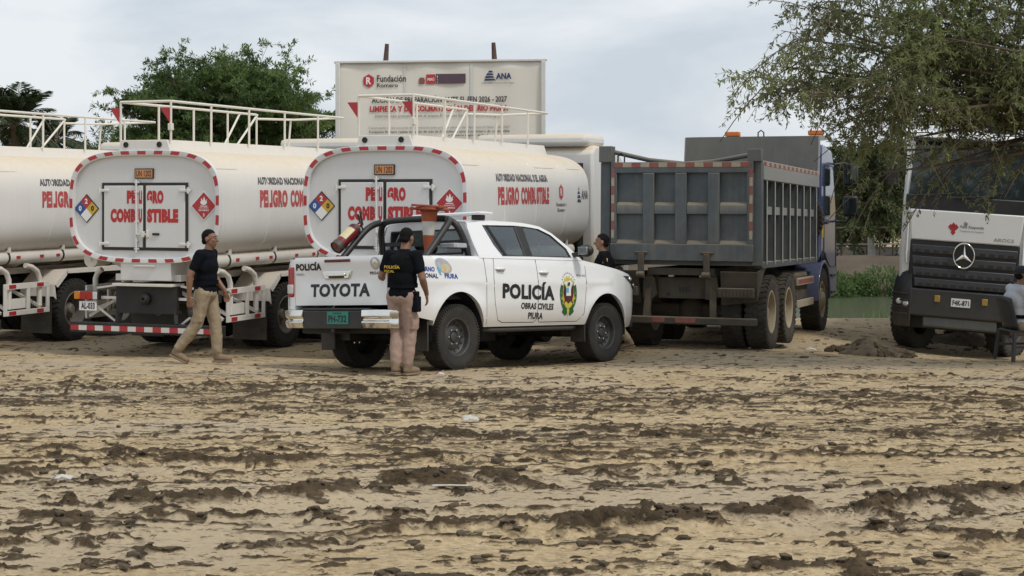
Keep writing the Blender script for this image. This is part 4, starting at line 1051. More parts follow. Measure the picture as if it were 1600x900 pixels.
        for nm, P in (('rear_side_window', win_r), ('front_side_window', win_f)):
            m = MB(); m.poly([gp(s, y, z, -.016) for y, z in P]); w = m.build(nm, 'glass_tint', t, smooth=0)
            m = MB(); c = (sum(p[0] for p in P) / len(P), sum(p[1] for p in P) / len(P)); k = len(P)
            m.add([gp(s, y, z, .0025) for y, z in P] + [gp(s, c[0] + (y - c[0]) * .955, c[1] + (z - c[1]) * .93, -.010) for y, z in P], [(i, (i + 1) % k, k + (i + 1) % k, k + i) for i in range(k)]); m.build('window_seal', 'black_gasket', w, smooth=0)
            if nm[0] == 'r': m = MB(); m.bar(gp(s, .80, 1.80, -.008), gp(s, .985, 1.41, -.008), .014, .03); m.build('quarter_bar', 'black_gasket', w)
        # mirror
        m = MB(); m.ell((s * 1.06, 2.44, 1.50), (.115, .075, .085), 16, 10); mi = m.build('mirror', 'black_plastic', t, smooth=60); B('mirror_glass', 'chrome', mi, (s * .98, s * 1.13, 2.366, 2.372, 1.45, 1.55), bevel=.02)
        B('mirror_arm', 'black_plastic', mi, (s * .84, s * .98, 2.40, 2.47, 1.42, 1.48), bevel=.012)
    # roof
    m = MB(); rows = np.linspace(-1, 1, 17); vs = []; cols = [(.42, 1.82), (.60, 1.842), (1.0, 1.86), (1.38, 1.86), (1.70, 1.845), (1.90, 1.82)]
    for y, z in cols:
        for u in rows: vs.append((u * gh_side(y, z), y, z + .035 * (1 - u ** 4) ))
    m.add(vs, [(i * 17 + k, i * 17 + k + 1, (i + 1) * 17 + k + 1, (i + 1) * 17 + k) for i in range(len(cols) - 1) for k in range(16)]); m.build('roof', 'car_white', t, smooth=50)
    def screen(nm, bot, topp, mt):
        m = MB(); vs = []
        for (y, z, wk) in (bot, topp):
            for u in rows: vs.append((u * gh_side(y, z) * wk, y + .08 * (1 - u * u) * (1 if y > 1.5 else -.4), z + (.03 * (1 - u ** 4) if z > 1.7 else .04 * (1 - u ** 4))))
        m.add(vs, [(k, k + 1, 17 + k + 1, 17 + k) for k in range(16)]); return m.build(nm, mt, t, smooth=50)
    screen('windscreen', (2.56, 1.385, .98), (1.90, 1.825, .99), 'glass_tint')
    # cab back wall with its window
    m = MB(); P = [(-.86, 1.39), (-.80, 1.55), (-.70, 1.75), (-.66, 1.83), (0, 1.86), (.66, 1.83), (.70, 1.75), (.80, 1.55), (.86, 1.39), (.0, 1.39)]
    hole = [(-.62, 1.44), (-.60, 1.74), (.60, 1.74), (.62, 1.44)]
    m.add([(x, .43 if z < 1.7 else .42, z) for x, z in [(-.86, 1.39), (.86, 1.39), (.62, 1.44), (-.62, 1.44)]], [(0, 1, 2, 3)]); m.add([(x, .425, z) for x, z in [(-.86, 1.39), (-.62, 1.44), (-.60, 1.74), (-.67, 1.84)]], [(0, 1, 2, 3)])
    m.add([(x, .425, z) for x, z in [(.86, 1.39), (.62, 1.44), (.60, 1.74), (.67, 1.84)]], [(0, 1, 2, 3)]); m.add([(x, .425, z) for x, z in [(-.67, 1.84), (-.60, 1.74), (.60, 1.74), (.67, 1.84), (0, 1.87)]], [(0, 1, 2, 3, 4)]); m.build('cab_back', 'car_white', t, smooth=0)
    q = MB(); q.poly([(x, .435, z) for x, z in hole]); rg = q.build('back_window', 'glass_tint', t, smooth=0)
    m = MB()
    for a, b in zip(hole, hole[1:] + hole[:1]): m.bar((a[0], .424, a[1]), (b[0], .424, b[1]), .02, .022)
    m.build('window_seal', 'black_gasket', rg)
    # dark cabin with seats
    for x in (-.38, .38):
        m = MB(); m.rng(x - .24, x + .24, 1.35, 1.50, .95, 1.45); m.rng(x - .12, x + .12, 1.38, 1.46, 1.47, 1.64); m.build('seat', 'interior', t, bevel=.04)
    B('cabin_floor', 'interior', t, (-.82, .82, .46, 2.5, .80, .95)); B('dashboard', 'interior', t, (-.8, .8, 2.15, 2.45, 1.1, 1.38), bevel=.04)
    # light bar on the roof
    m = MB(); m.rng(-.60, .60, .80, 1.06, 1.945, 1.985); lb = m.build('light_bar', 'cab_white', t, bevel=.018)
    for x in (-.45, .45): B('bar_foot', 'black_plastic', lb, (x - .06, x + .06, .86, 1.00, 1.885, 1.945), bevel=.008)
    B('light_lens', 'lens_clear', lb, (-.575, .575, .79, 1.07, 1.952, 1.966))
    # roll bar
    hoop = [(-.72, .40, 1.36), (-.70, .34, 1.60), (-.66, .28, 1.78), (-.56, .24, 1.862), (-.40, .23, 1.885), (.40, .23, 1.885), (.56, .24, 1.862), (.66, .28, 1.78), (.70, .36, 1.60), (.72, .44, 1.36)]
    def smoothpts(P, it=2):
        for _ in range(it):
            Q = [P[0]]
            for a, b in zip(P[:-1], P[1:]): Q += [tuple(.75 * x + .25 * y for x, y in zip(a, b)), tuple(.25 * x + .75 * y for x, y in zip(a, b))]
            P = Q + [P[-1]]
        return P
    q = MB(); q.tube(smoothpts(hoop), .042, 14); rb = q.build('roll_bar', 'black_plastic', t, smooth=60)
    for s in (-1, 1):
        q = MB(); q.tube(smoothpts([(s * .57, .20, 1.865), (s * .66, .12, 1.83), (s * .70, .0, 1.74), (s * .72, -.38, 1.38)]), .042, 14); q.build('rear_stay', 'black_plastic', rb, smooth=60)
        B('foot_plate', 'black_plastic', rb, (s * .66, s * .80, -.50, -.28, 1.375, 1.405), bevel=.01)
    q = MB(); q.bar((-.70, .36, 1.58), (.70, .36, 1.58), .03, .05); q.build('cross_tube', 'black_plastic', rb)
    m = MB(); m.rng(.50, .74, .12, .42, 1.50, 1.56); m.build('lamp_bracket', 'pale_disc', rb, bevel=.01)
    # wheels
    ty_ = tyre_mesh(RAD, .275, 64, 'tyre', .010, .235)
    m = MB(); W = .275; r = .232
    m.lathe([(r + .012, W * .40), (r, W * .43), (r - .016, W * .40), (r - .024, W * .18), (r - .04, W * .13), (.165, W * .10), (.135, W * .17), (.075, W * .19), (.07, W * .11), (.001, W * .11)], axis=(1, 0, 0), n=40); rimm = m.mesh('rim', 'rim_dark', 35)
    m = MB(); m.lathe([(.062, W * .10), (.060, W * .22), (.045, W * .25), (.001, W * .25)], axis=(1, 0, 0), n=18); hubm = m.mesh('hub', 'rim_dark', 35)
    q = MB(); q.cyl((W * .17, 0, 0), (W * .235, 0, 0), .011, n=6); nutm = q.mesh('wheel_nut', 'chrome', 35)
    q = MB(); q.ell((0, 0, 0), (.004, .022, .014), 10, 6); slotm = q.mesh('vent_hole', 'black_gasket', 35)
    for yc in (0.0, WB):
        for s in (1, -1):
            w = inst('wheel', ty_, t, (s * .775, yc, RAD), (.3 * yc, 0, 0 if s > 0 else PI)); ri = inst('rim', rimm, w); inst('hub', hubm, w)
            for k in range(6): a = 2 * PI * k / 6; inst('wheel_nut', nutm, w, (0, .095 * math.cos(a), .095 * math.sin(a)))
            for k in range(14): a = 2 * PI * k / 14; inst('vent_hole', slotm, w, (W * .128, .182 * math.cos(a), .182 * math.sin(a)), (a, 0, 0))
    for yc in (0.0, WB): m = MB(); m.cyl((-.7, yc, RAD), (.7, yc, RAD), .07, n=12); m.build('axle', 'chassis_black', t)
    # flank lettering and stickers
    def sf(y0, z0, tilt=-.03): return lambda u, v: (hw(y0 + u, z0 + v + tilt * u) + .004, y0 + u, z0 + v + tilt * u)
    text('POLICÍA', 'black_letter', t, sf(.83, .87), 1.08, .235, .05); text('OBRAS CIVILES', 'black_letter', t, sf(1.21, .735), .68, .082, .035); text('PIURA', 'black_letter', t, sf(1.37, .605), .31, .085, .035)
    text('GOBIERNO', 'blue_letter', t, sf(-.83, 1.205), .39, .058, .035); text('REGIONAL', 'navy_letter', t, sf(-.80, 1.125), .41, .058, .035); text('PIURA', 'blue_letter', t, sf(-.27, 1.115), .24, .062, .035)
    f = sf(-.27, 1.27, 0); q = MB(); q.poly([f(.145 * math.cos(a) , .085 * math.sin(a) - .25 * .145 * math.cos(a)) for a in np.linspace(0, 2 * PI, 28, endpoint=False)]); st = q.build('oval_sticker', 'pale_disc', t, smooth=0)
    lift = lambda p, e: (p[0] + e, p[1], p[2])
    q = MB(); q.poly([lift(f(.02 + .09 * math.cos(a), -.035 + .055 * math.sin(a)), .002) for a in np.linspace(0, 2 * PI, 20, endpoint=False)]); q.build('sticker_sand', 'sand_disc', st, smooth=0)
    q = MB(); q.poly([lift(f(-.13 + a, -.06 + b), .003) for a, b in [(0, .04), (.03, .05), (.06, 0), (.075, -.06), (.04, -.04)]]); q.build('sticker_drop', 'sky_blue', st, smooth=0)
    text('REVO 4X4', 'grey_letter', t, sf(2.40, 1.16), .20, .03, .02)
    # crest on the front door: wreath, rays, shield
    ec = (2.21, .92); f = sf(*ec, 0)
    def crest(nm, P, mt, e, par): q = MB(); q.poly([lift(f(a, b), e) for a, b in P]); return q.build(nm, mt, par, smooth=0)
    rays = []
    for k in range(36):
        a = 2 * PI * k / 36 + .0; r = 1.0 if k % 2 == 0 else .84; rays.append((.165 * r * math.cos(a), .02 + .235 * r * math.sin(a)))
    cr = crest('crest', rays, 'emblem_yellow', .0, t)
    for s in (-1, 1):
        o, i_ = [], []
        for k in range(13):
            a = -1.45 + k * (1.95 / 12); o.append((s * .185 * math.cos(a), .01 + .25 * math.sin(a))); i_.append((s * .125 * math.cos(a), .01 + .20 * math.sin(a)))
        crest('wreath', o + i_[::-1], 'green', .0015, cr)
        crest('ribbon', [(s * .02, -.25), (s * .11, -.19), (s * .13, -.235), (s * .05, -.285)], 'green', .003, cr)
        crest('lion', [(s * .045, .06), (s * .095, .15), (s * .115, .02), (s * .085, -.07), (s * .10, -.13), (s * .045, -.08)], 'maroon', .003, cr)
    crest('shield', [(-.06, .09), (.06, .09), (.06, -.02), (0, -.06), (-.06, -.02)], 'white_letter', .004, cr); crest('shield_field', [(-.055, .085), (.005, .085), (.005, .02), (-.055, .02)], 'sky_blue', .005, cr)
    crest('shield_base', [(-.05, -.02), (.05, -.02), (.05, -.09), (0, -.12), (-.05, -.09)], 'maroon', .0055, cr); crest('sun_disc', [(.028 * math.cos(a), .135 + .028 * math.sin(a)) for a in np.linspace(0, 2 * PI, 14, endpoint=False)], 'green', .004, cr)
    crest('tail_leaf', [(-.03, -.20), (.03, -.20), (0, -.31)], 'emblem_yellow', .004, cr)
    for k in range(9): a = .55 + k * (2.05 / 8); crest('star', [(.155 * math.cos(a) + .012 * math.cos(b), .10 + .185 * math.sin(a) + .010 * math.sin(b)) for b in np.linspace(0, 2 * PI, 5, endpoint=False)], 'grey_letter', .002, t)
    return t
pickup = make_pickup()
_p0, _p1 = Vector((-.64, 19.5, 0.0)), Vector((1.305, 21.9, -.151))
_d = _p1 - _p0; P_HEAD = math.degrees(math.atan2(_d.x, _d.y)); P_PITCH = math.asin(_d.z / _d.length); P_ROLL = .05
set_pose(pickup, (0, 0, 0), P_HEAD, P_PITCH, P_ROLL)
_off = pickup.matrix_world.to_3x3() @ Vector((.92, 0, 0)); pickup.matrix_world.translation = _p0 - _off
PICK_M = pickup.matrix_world.copy()
tag(pickup, 'white police pickup truck with black roll bar, doors lettered in black', 'pickup truck')

# things carried on the roll bar
def on_pickup(o, loc, M3=None):
    o.matrix_world = PICK_M @ Matrix.Translation(Vector(loc)) @ (M3.to_4x4() if M3 is not None else Matrix())
ext = root('fire_extinguisher', (0, 0, 0))
m = MB(); m.lathe([(.001, 0), (.07, 0), (.082, .02), (.082, .38), (.065, .43), (.028, .46), (.028, .49), (.001, .49)], n=24); m.build('cylinder', 'extinguisher_red', ext, smooth=50)
m = MB(); m.add([(.0838 * math.cos(a), .0838 * math.sin(a), z) for z in (.13, .33) for a in np.linspace(-2.3, -.4, 12)], [(i, i + 1, 13 + i, 12 + i) for i in range(11)]); m.build('label_wrap', 'extinguisher_label', ext, smooth=50)
m = MB(); m.lathe([(.088, -.01), (.088, .06), (.001, -.012)], n=24); m.build('base_cup', 'black_plastic', ext, smooth=50)
m = MB(); m.lathe([(.0865, .365), (.0865, .40)], n=24); m.build('clamp_band', 'black_plastic', ext, smooth=50)
m = MB(); m.rng(-.02, .02, -.03, .03, .48, .54); m.bar((0, .02, .54), (0, -.14, .60), .025, .015); m.build('valve', 'black_gasket', ext, bevel=.004)
m = MB(); m.bar((0, .02, .51), (0, -.13, .545), .025, .012); m.build('lever', 'black_gasket', ext)
m = MB(); m.tube([(0, .03, .51), (.0, .12, .50), (.0, .135, .38), (0, .11, .25)], .012, 8); m.build('hose', 'black_gasket', ext, smooth=60)
# lies along the left rear stay of the roll bar, base to the rear
ax = Vector((.04, .60, .46)).normalized(); sx = Vector((1, 0, 0)); sx = (sx - ax * sx.dot(ax)).normalized(); sy = ax.cross(sx)
on_pickup(ext, (-.72, -.47, 1.53), Matrix((sx, sy, ax)).transposed() * 1.0)
tag(ext, 'red fire extinguisher with pale label strapped to the roll bar', 'fire extinguisher')
def make_cone():
    c = root('traffic_cone', (0, 0, 0))
    m = MB(); m.lathe([(.108, .02), (.094, .14), (.066, .36), (.024, .62), (.001, .63)], n=24); m.build('cone_body', 'cone_orange', c, smooth=50)
    m = MB(); m.lathe([(.0905, .17), (.0695, .34)], n=24); m.build('reflective_sleeve', 'pale_tape', c, smooth=50)
    m = MB(); m.prism([(-.20, -.15), (-.15, -.20), (.15, -.20), (.20, -.15), (.20, .15), (.15, .20), (-.15, .20), (-.20, .15)], 'z', 0, .028); m.lathe([(.125, .025), (.112, .05), (.09, .05)], n=24); m.build('base', 'cone_base', c, bevel=.006)
    return c
cone = make_cone(); cone2 = copy_tree(cone)
flip = Matrix.Rotation(PI, 3, 'X'); 
on_pickup(cone, (.44, .0, 2.0), Matrix.Rotation(.05, 3, 'Y') @ flip); on_pickup(cone2, (.445, .0, 2.038), Matrix.Rotation(.09, 3, 'Y') @ Matrix.Rotation(.5, 3, 'Z') @ flip)
tag(cone, 'upturned orange traffic cone with white band hanging behind the roll bar', 'traffic cone', 'cones on the roll bar')
tag(cone2, 'reddish cone base nested on top of the upturned traffic cone', 'traffic cone', 'cones on the roll bar')
# ------------------------------------------------------------------ dump truck
def make_dump():
    t = root('dump_truck', (0, 0, 0))
    HWD = 1.20
    zb, zt, L = 1.22, 2.76, 4.85
    # tailgate: frame, ribs and eight recessed panels
    y0 = 0.0
    for (x0, x1, z0, z1, yy) in [(-1.02, 1.08, 1.32, 2.72, .09)]:
        xs = [-1.02, -.92, -.66 + .09 - .0, 0, 0]
    fx0, fx1 = -1.04, 1.09
    tg = B('tailgate', 'dump_steel', t, (fx0, fx1, .075, .10, 1.34, 2.74))
    W = fx1 - fx0
    cols = [fx0 + .09 + (W - .18) * k / 4 for k in range(5)]
    def piece(nm, r, par=tg, m='dump_steel', bv=.008): return B(nm, m, par, r, bevel=bv)
    piece('top_rail', (fx0, fx1, .0, .074, 2.58, 2.74)); piece('bottom_rail', (fx0, fx1, -.02, .074, 1.30, 1.545)); 
    piece('side_rail', (fx0, fx0 + .09, .002, .074, 1.547, 2.578)); piece('side_rail', (fx1 - .09, fx1, .002, .074, 1.547, 2.578))
    for k in (1, 2, 3): piece('rib', (cols[k] - .085, cols[k] + .085, -.012, .074, 1.547, 2.578))
    for k in range(4):
        a = cols[k] + (.085 if k else .0) + .002; b = cols[k + 1] - (.085 if k < 3 else .0) - .002
        q = MB(); q.prism([(.074, 2.155), (.015, 2.12), (.004, 2.10), (.004, 1.98), (.074, 1.97)], 'x', a, b); q.build('cross_rib', 'dump_steel', tg, bevel=.004)
        q = MB(); q.prism([(.074, 1.60), (.0, 1.549), (.074, 1.548)], 'x', a, b); q.build('dirt_ledge', 'dump_grey', tg)
    # reflective tape on the tailgate
    n = 15
    for k in range(n):
        a = fx0 + .05 + (W - .1) * k / n
        B('reflective_tape', 'worn_pale_tape' if k % 2 else 'worn_red_tape', tg, (a, a + (W - .1) / n - .003, -.0035, -.0005, 2.665, 2.73))
    for sx in (fx0 + .01, fx1 - .055):
        for k in range(8):
            a = 1.62 + k * .128
            B('reflective_tape', 'worn_red_tape' if k % 2 else 'worn_pale_tape', tg, (sx, sx + .045, -.0015, .0018, a, a + .125))
    for x in (-.56, .42):
        q = MB(); q.rng(x - .10, x + .10, -.05, -.021, 1.40, 1.43); q.rng(x - .045, x + .045, -.06, -.021, 1.05, 1.40); q.cyl((x - .06, -.07, 1.09), (x + .06, -.07, 1.09), .05, n=12); q.build('tailgate_hinge', 'dusty_chassis', t, bevel=.008)
    # corner posts and body walls
    for s, xo in ((-1, -1.22), (1, 1.20)):
        pz = 2.98 if s < 0 else 2.92
        B('corner_post', 'dump_grey', t, (xo if s < 0 else xo - .20 + .0, xo + .20 if s < 0 else xo, -.02 if s < 0 else .0, .16, 2.74, pz), bevel=.008)
        B('corner_column', 'dump_steel', t, (min(xo, xo - s * .15), max(xo, xo - s * .15), .075 if s < 0 else .06, .20, 1.24, 2.738), bevel=.01)
        x = s * 1.07
        wall = B('body_wall', 'dump_steel', t, (min(x, x - s * .03), max(x, x - s * .03), .20, L, 1.30, 2.70))
        xo_ = s * 1.20
        B('top_band', 'dump_edge', wall, (min(x + s * .002, xo_), max(x + s * .002, xo_), .203, L + .12, 2.48, 2.76), bevel=.012)
        nt = 26
        for k in range(nt):
            a = .23 + (L - .2) * k / nt
            B('reflective_tape', 'worn_red_tape' if k % 2 == 0 else 'worn_pale_tape', wall, (xo_ + (0.0005 if s > 0 else -.0035), xo_ + (.0035 if s > 0 else -.0005), a, a + (L - .2) / nt - .003, 2.69, 2.745))
        for k in range(8):
            y = .42 + k * (L - .62) / 7
            q = MB(); q.prism([(x + s * .002, y), (xo_ - s * .003, y + .006), (xo_ - s * .003, y + .044), (x + s * .002, y + .05)], 'z', 1.26, 2.477); rbb = q.build('side_rib', 'dump_steel', wall, bevel=.006); B('rib_edge', 'rib_pale', rbb, (min(xo_ - s * .0025, xo_ + s * .006), max(xo_ - s * .0025, xo_ + s * .006), y - .004, y + .046, 1.255, 2.476))
        for k in range(7):
            y = .42 + k * (L - .62) / 7; d = (L - .62) / 7
            B('mid_rail', 'dump_edge', wall, (min(x + s * .002, xo_ - s * .04), max(x + s * .002, xo_ - s * .04), y + .054, y + d - .004, 1.98, 2.10), bevel=.006)
        B('bottom_sill', 'dump_steel', t, (min(x + s * .002, s * 1.19), max(x + s * .002, s * 1.19), .2, L, 1.20, 1.295), bevel=.01)
        # mudguard sheet behind the wheels
        q = MB(); q.add([(s * .62, -.02, 1.15), (s * 1.16, -.02, 1.15), (s * 1.13, .12, .72), (s * .60, .16, .66)], [(0, 1, 2, 3)]); q.add([(s * 1.16, -.02, 1.15), (s * 1.18, .55, 1.24), (s * 1.16, .40, 1.1), (s * 1.13, .12, .72)], [(0, 1, 2, 3)])
        g = q.build('mud_sheet', 'dusty_chassis', t, smooth=0); so = g.modifiers.new('solid', 'SOLIDIFY'); so.thickness = .012
        lb = B('tail_light', 'dusty_chassis', t, (s * .86 - .26, s * .86 + .26, -.10, .0, .78, .92), bevel=.012)
        for k in range(9): B('lamp_slat', 'dusty_chassis', lb, (s * .86 - .23 + k * .052, s * .86 - .20 + k * .052, -.112, -.10, .80, .90))
        for y in (.83, 2.20):
            truck_wheel(t, (s * 1.06, y, .545), s, 'dish', .545, .31, 'muddy_tyre', 'rim_tan'); truck_wheel(t, (s * .70, y, .545), -s, 'dish', .545, .31, 'muddy_tyre', 'rim_tan')
        truck_wheel(t, (s * 1.05, 5.35, .545), s, 'front', .545, .32, 'muddy_tyre', 'rim_tan')
    B('body_floor', 'dump_grey', t, (-1.12, 1.12, .12, L, 1.235, 1.298)); B('body_front', 'dump_grey', t, (-1.125, 1.125, L, L + .06, 1.3, 2.75))
    # dark load of soil just under the rim
    rnd = random.Random(5); m = MB(); nx, ny = 18, 30; vs = []
    for j in range(ny):
        for i in range(nx): vs.append((-1.09 + 2.18 * i / (nx - 1), .14 + (L - .16) * j / (ny - 1), 2.45 + .12 * math.sin(PI * i / (nx - 1)) + rnd.uniform(-.03, .03)))
    m.add(vs, [(j * nx + i, j * nx + i + 1, (j + 1) * nx + i + 1, (j + 1) * nx + i) for j in range(ny - 1) for i in range(nx - 1)]); m.build('soil_load', 'bank_soil', t)
    for x0, x1, zz in ((-1.0, 1.02, 2.80),):
        q = MB(); q.tube([(-1.05, .14, 2.90), (-.6, .5, 2.79), (-.1, .8, 2.74), (.4, .5, 2.76), (1.02, .14, 2.84)], .036, 10); q.build('tarp_roll', 'dump_grey', t, smooth=60)
    # protective headboard leaning over the cab
    m = MB(); m.prism([(L + .062, 2.60), (L + .16, 3.38), (L + 1.15, 3.44), (L + 1.15, 3.40), (L + .20, 3.33), (L + .10, 2.60)], 'x', -1.17, 1.17); hbd = m.build('headboard', 'dump_grey', t)
    for s in (-1, 1): q = MB(); q.prism([(L + .06, 2.70), (L + .16, 3.375), (L + 1.15, 3.435), (L + 1.15, 3.36), (L + .26, 3.30), (L + .20, 2.70)], 'x', s * 1.171, s * 1.19); q.build('headboard_cheek', 'dump_edge', hbd)
    q = MB(); q.tube([(.12, L + .17, 3.36), (.12, L + .17, 3.45), (.17, L + .17, 3.49), (.22, L + .17, 3.45), (.22, L + .17, 3.36)], .012, 8); q.build('lifting_eye', 'chassis_black', hbd, smooth=60)
    q = MB(); q.tube([(-.98, .16, 2.74), (-.98, .17, 2.84), (-.93, .17, 2.88), (-.88, .17, 2.84), (-.88, .16, 2.74)], .012, 8); q.build('lifting_eye', 'chassis_black', t, smooth=60)
    for x, z in ((-.52, 3.435), (.98, 3.44)):
        B('beacon', 'orange', t, (x - .13, x + .13, L + .95, L + 1.10, z, z + .085), bevel=.015)
    # chassis
    for x in (-.42, .42): B('chassis_rail', 'dusty_chassis', t, (x - .045, x + .045, .30, 6.4, .78, 1.08))
    B('subframe_beam', 'dusty_chassis', t, (-.50, .50, .12, L, 1.09, 1.19))
    eb = B('end_beam', 'dusty_chassis', t, (-.38, .46, .26, .30, .74, 1.05), bevel=.01)
    for x in (-.22, .30): q = MB(); q.lathe([(.03, 0), (.001, 0)], (x, .258, .80), (0, 1, 0), 12); q.build('bolt_hole', 'black_gasket', eb)
    for k in range(4): B('hook_plate', 'black_gasket', eb, (-.06 + k * .045, -.035 + k * .045, .25, .259, .84, .92))
    for x in (-.16, .30): B('work_lamp', 'lens_clear', t, (x - .04, x + .04, .16, .24, 1.06, 1.13), bevel=.01)
    for x in (-.48, .46):
        q = MB(); q.bar((x, .20, 1.10), (x + (.04 if x > 0 else -.02), .05, .46), .10, .06); q.build('bumper_hanger', 'dusty_chassis', t, bevel=.006)
        q = MB(); q.prism([(x - .09, 1.05), (x + .07, 1.05), (x + .12, .80), (x + .04, .72), (x - .10, .74)], 'y', .12, .20); q.build('hinge_bracket', 'dusty_chassis', t, bevel=.01)
    bb = B('rear_bumper', 'dusty_chassis', t, (-1.10, 1.16, -.12, .02, .385, .49), bevel=.015)
    for a, b in ((-.36, -.18), (-.02, .28)): B('worn_stripe', 'worn_red_tape', bb, (a, b, -.1225, -.1195, .41, .475))
    for y in (.83, 2.2, 5.35): m = MB(); m.cyl((-.95, y, .545), (.95, y, .545), .11, n=12); m.ell((0, y, .545), (.22, .2, .2)); m.build('axle', 'dusty_chassis', t, smooth=50)
    # tank, steps and spare wheel between axle and cab
    for s in (-1, 1):
        q = MB(); q.rng(min(s * .70, s * 1.12), max(s * .70, s * 1.12), 3.2, 4.35, .55, 1.08); q.build('fuel_tank', 'dusty_chassis', t, bevel=.08, seg=3)
        for z in (.50, .86): B('side_rail', 'worn_pale_tape' if s > 0 else 'dump_edge', t, (min(s * 1.14, s * 1.18), max(s * 1.14, s * 1.18), 3.05, 4.55, z, z + .12), bevel=.006)
        B('rail_tape', 'worn_red_tape', t, (min(s * 1.181, s * 1.184), max(s * 1.181, s * 1.184), 3.1, 4.5, .885, .955))
        q = MB(); P = [(5.35 + .66 * math.cos(a), .55 + .68 * math.sin(a)) for a in np.linspace(0.0, PI, 15)]; Q = [(5.35 + .61 * math.cos(a), .55 + .63 * math.sin(a)) for a in np.linspace(0.0, PI, 15)]
        q.prism(P + Q[::-1], 'x', s * .78, s * 1.235); q.build('front_mudguard', 'cab_blue' , t, bevel=.01)
    sp = inst('spare_wheel', tyre_mesh(.53, .24, 38, 'muddy_tyre', .022, .30), t, (.72, 5.04, 1.95), (0, 0, PI / 2)); 
    # cab
    P = [(5.20, .95), (5.20, 3.10), (5.30, 3.26), (6.35, 3.20), (6.62, 2.95), (6.92, 1.95), (6.98, 1.2), (6.95, .55), (6.15, .55), (6.02, 1.0), (5.70, 1.28), (5.35, 1.33), (5.20, 1.25)]
    m = MB(); m.prism(P, 'x', -1.19, 1.19); cab = m.build('cab', 'cab_blue', t, bevel=.07, seg=3)
    for s in (-1, 1):
        xs = s * 1.192
        q = MB(); q.prism([(5.62, 2.02), (5.62, 2.84), (6.42, 2.84), (6.72, 2.10), (6.72, 2.02)], 'x', xs, xs + s * .006); wd = q.build('side_window', 'glass_dark', cab)
        q = MB()
        pts = [(5.50, 1.35), (5.50, 2.90), (6.48, 2.90), (6.80, 2.05), (6.80, 1.1), (6.15, 1.1)]
        for a, b in zip(pts, pts[1:] + pts[:1]): q.bar((xs + s * .002, a[0], a[1]), (xs + s * .002, b[0], b[1]), .012, .012)
        q.build('door_seam', 'black_gasket', cab)
        B('door_handle', 'black_plastic', cab, (min(xs, xs + s * .03), max(xs, xs + s * .03), 5.62, 5.80, 1.86, 1.90), bevel=.006)
        B('yellow_sticker', 'yellow', cab, (min(xs, xs + s * .003), max(xs, xs + s * .003), 5.28, 5.44, 1.62, 1.90))
        q = MB(); q.tube([(s * 1.18, 6.70, 2.95), (s * 1.35, 6.82, 2.98), (s * 1.46, 6.86, 2.90)], .022, 8); q.build('mirror_arm', 'black_plastic', cab, smooth=60)
        q = MB(); q.tube([(s * 1.18, 6.82, 1.92), (s * 1.36, 6.90, 1.90), (s * 1.46, 6.88, 2.02)], .022, 8); q.build('mirror_arm', 'black_plastic', cab, smooth=60)
        for z0, z1 in ((2.56, 2.98), (2.00, 2.38)):
            mi = B('mirror', 'black_plastic', cab, (min(s * 1.32, s * 1.58), max(s * 1.32, s * 1.58), 6.80, 6.93, z0, z1), bevel=.04); B('mirror_glass', 'glass_dark', mi, (min(s * 1.345, s * 1.555), max(s * 1.345, s * 1.555), 6.794, 6.80, z0 + .04, z1 - .04), bevel=.01)
        for z in (.62, .92): B('cab_step', 'black_plastic', cab, (min(s * .95, s * 1.22), max(s * .95, s * 1.22), 6.2, 6.65, z, z + .05), bevel=.008)
    q = MB(); q.add([(-1.05, 6.935, 2.0), (1.05, 6.935, 2.0), (1.0, 6.64, 2.93), (-1.0, 6.64, 2.93)], [(0, 1, 2, 3)]); q.build('windscreen', 'glass_dark', cab)
    B('roof_visor', 'chassis_black', cab, (-1.1, 1.1, 6.6, 6.8, 3.0, 3.08), bevel=.02)
    return t
dump = make_dump()
set_pose(dump, ((1062 - 800) * 23.25 / 2500 - .02, 23.25, -.13), 20.4, -.022)
tag(dump, 'dusty grey-blue dump truck with blue cab seen from behind, ribbed tailgate', 'dump truck')
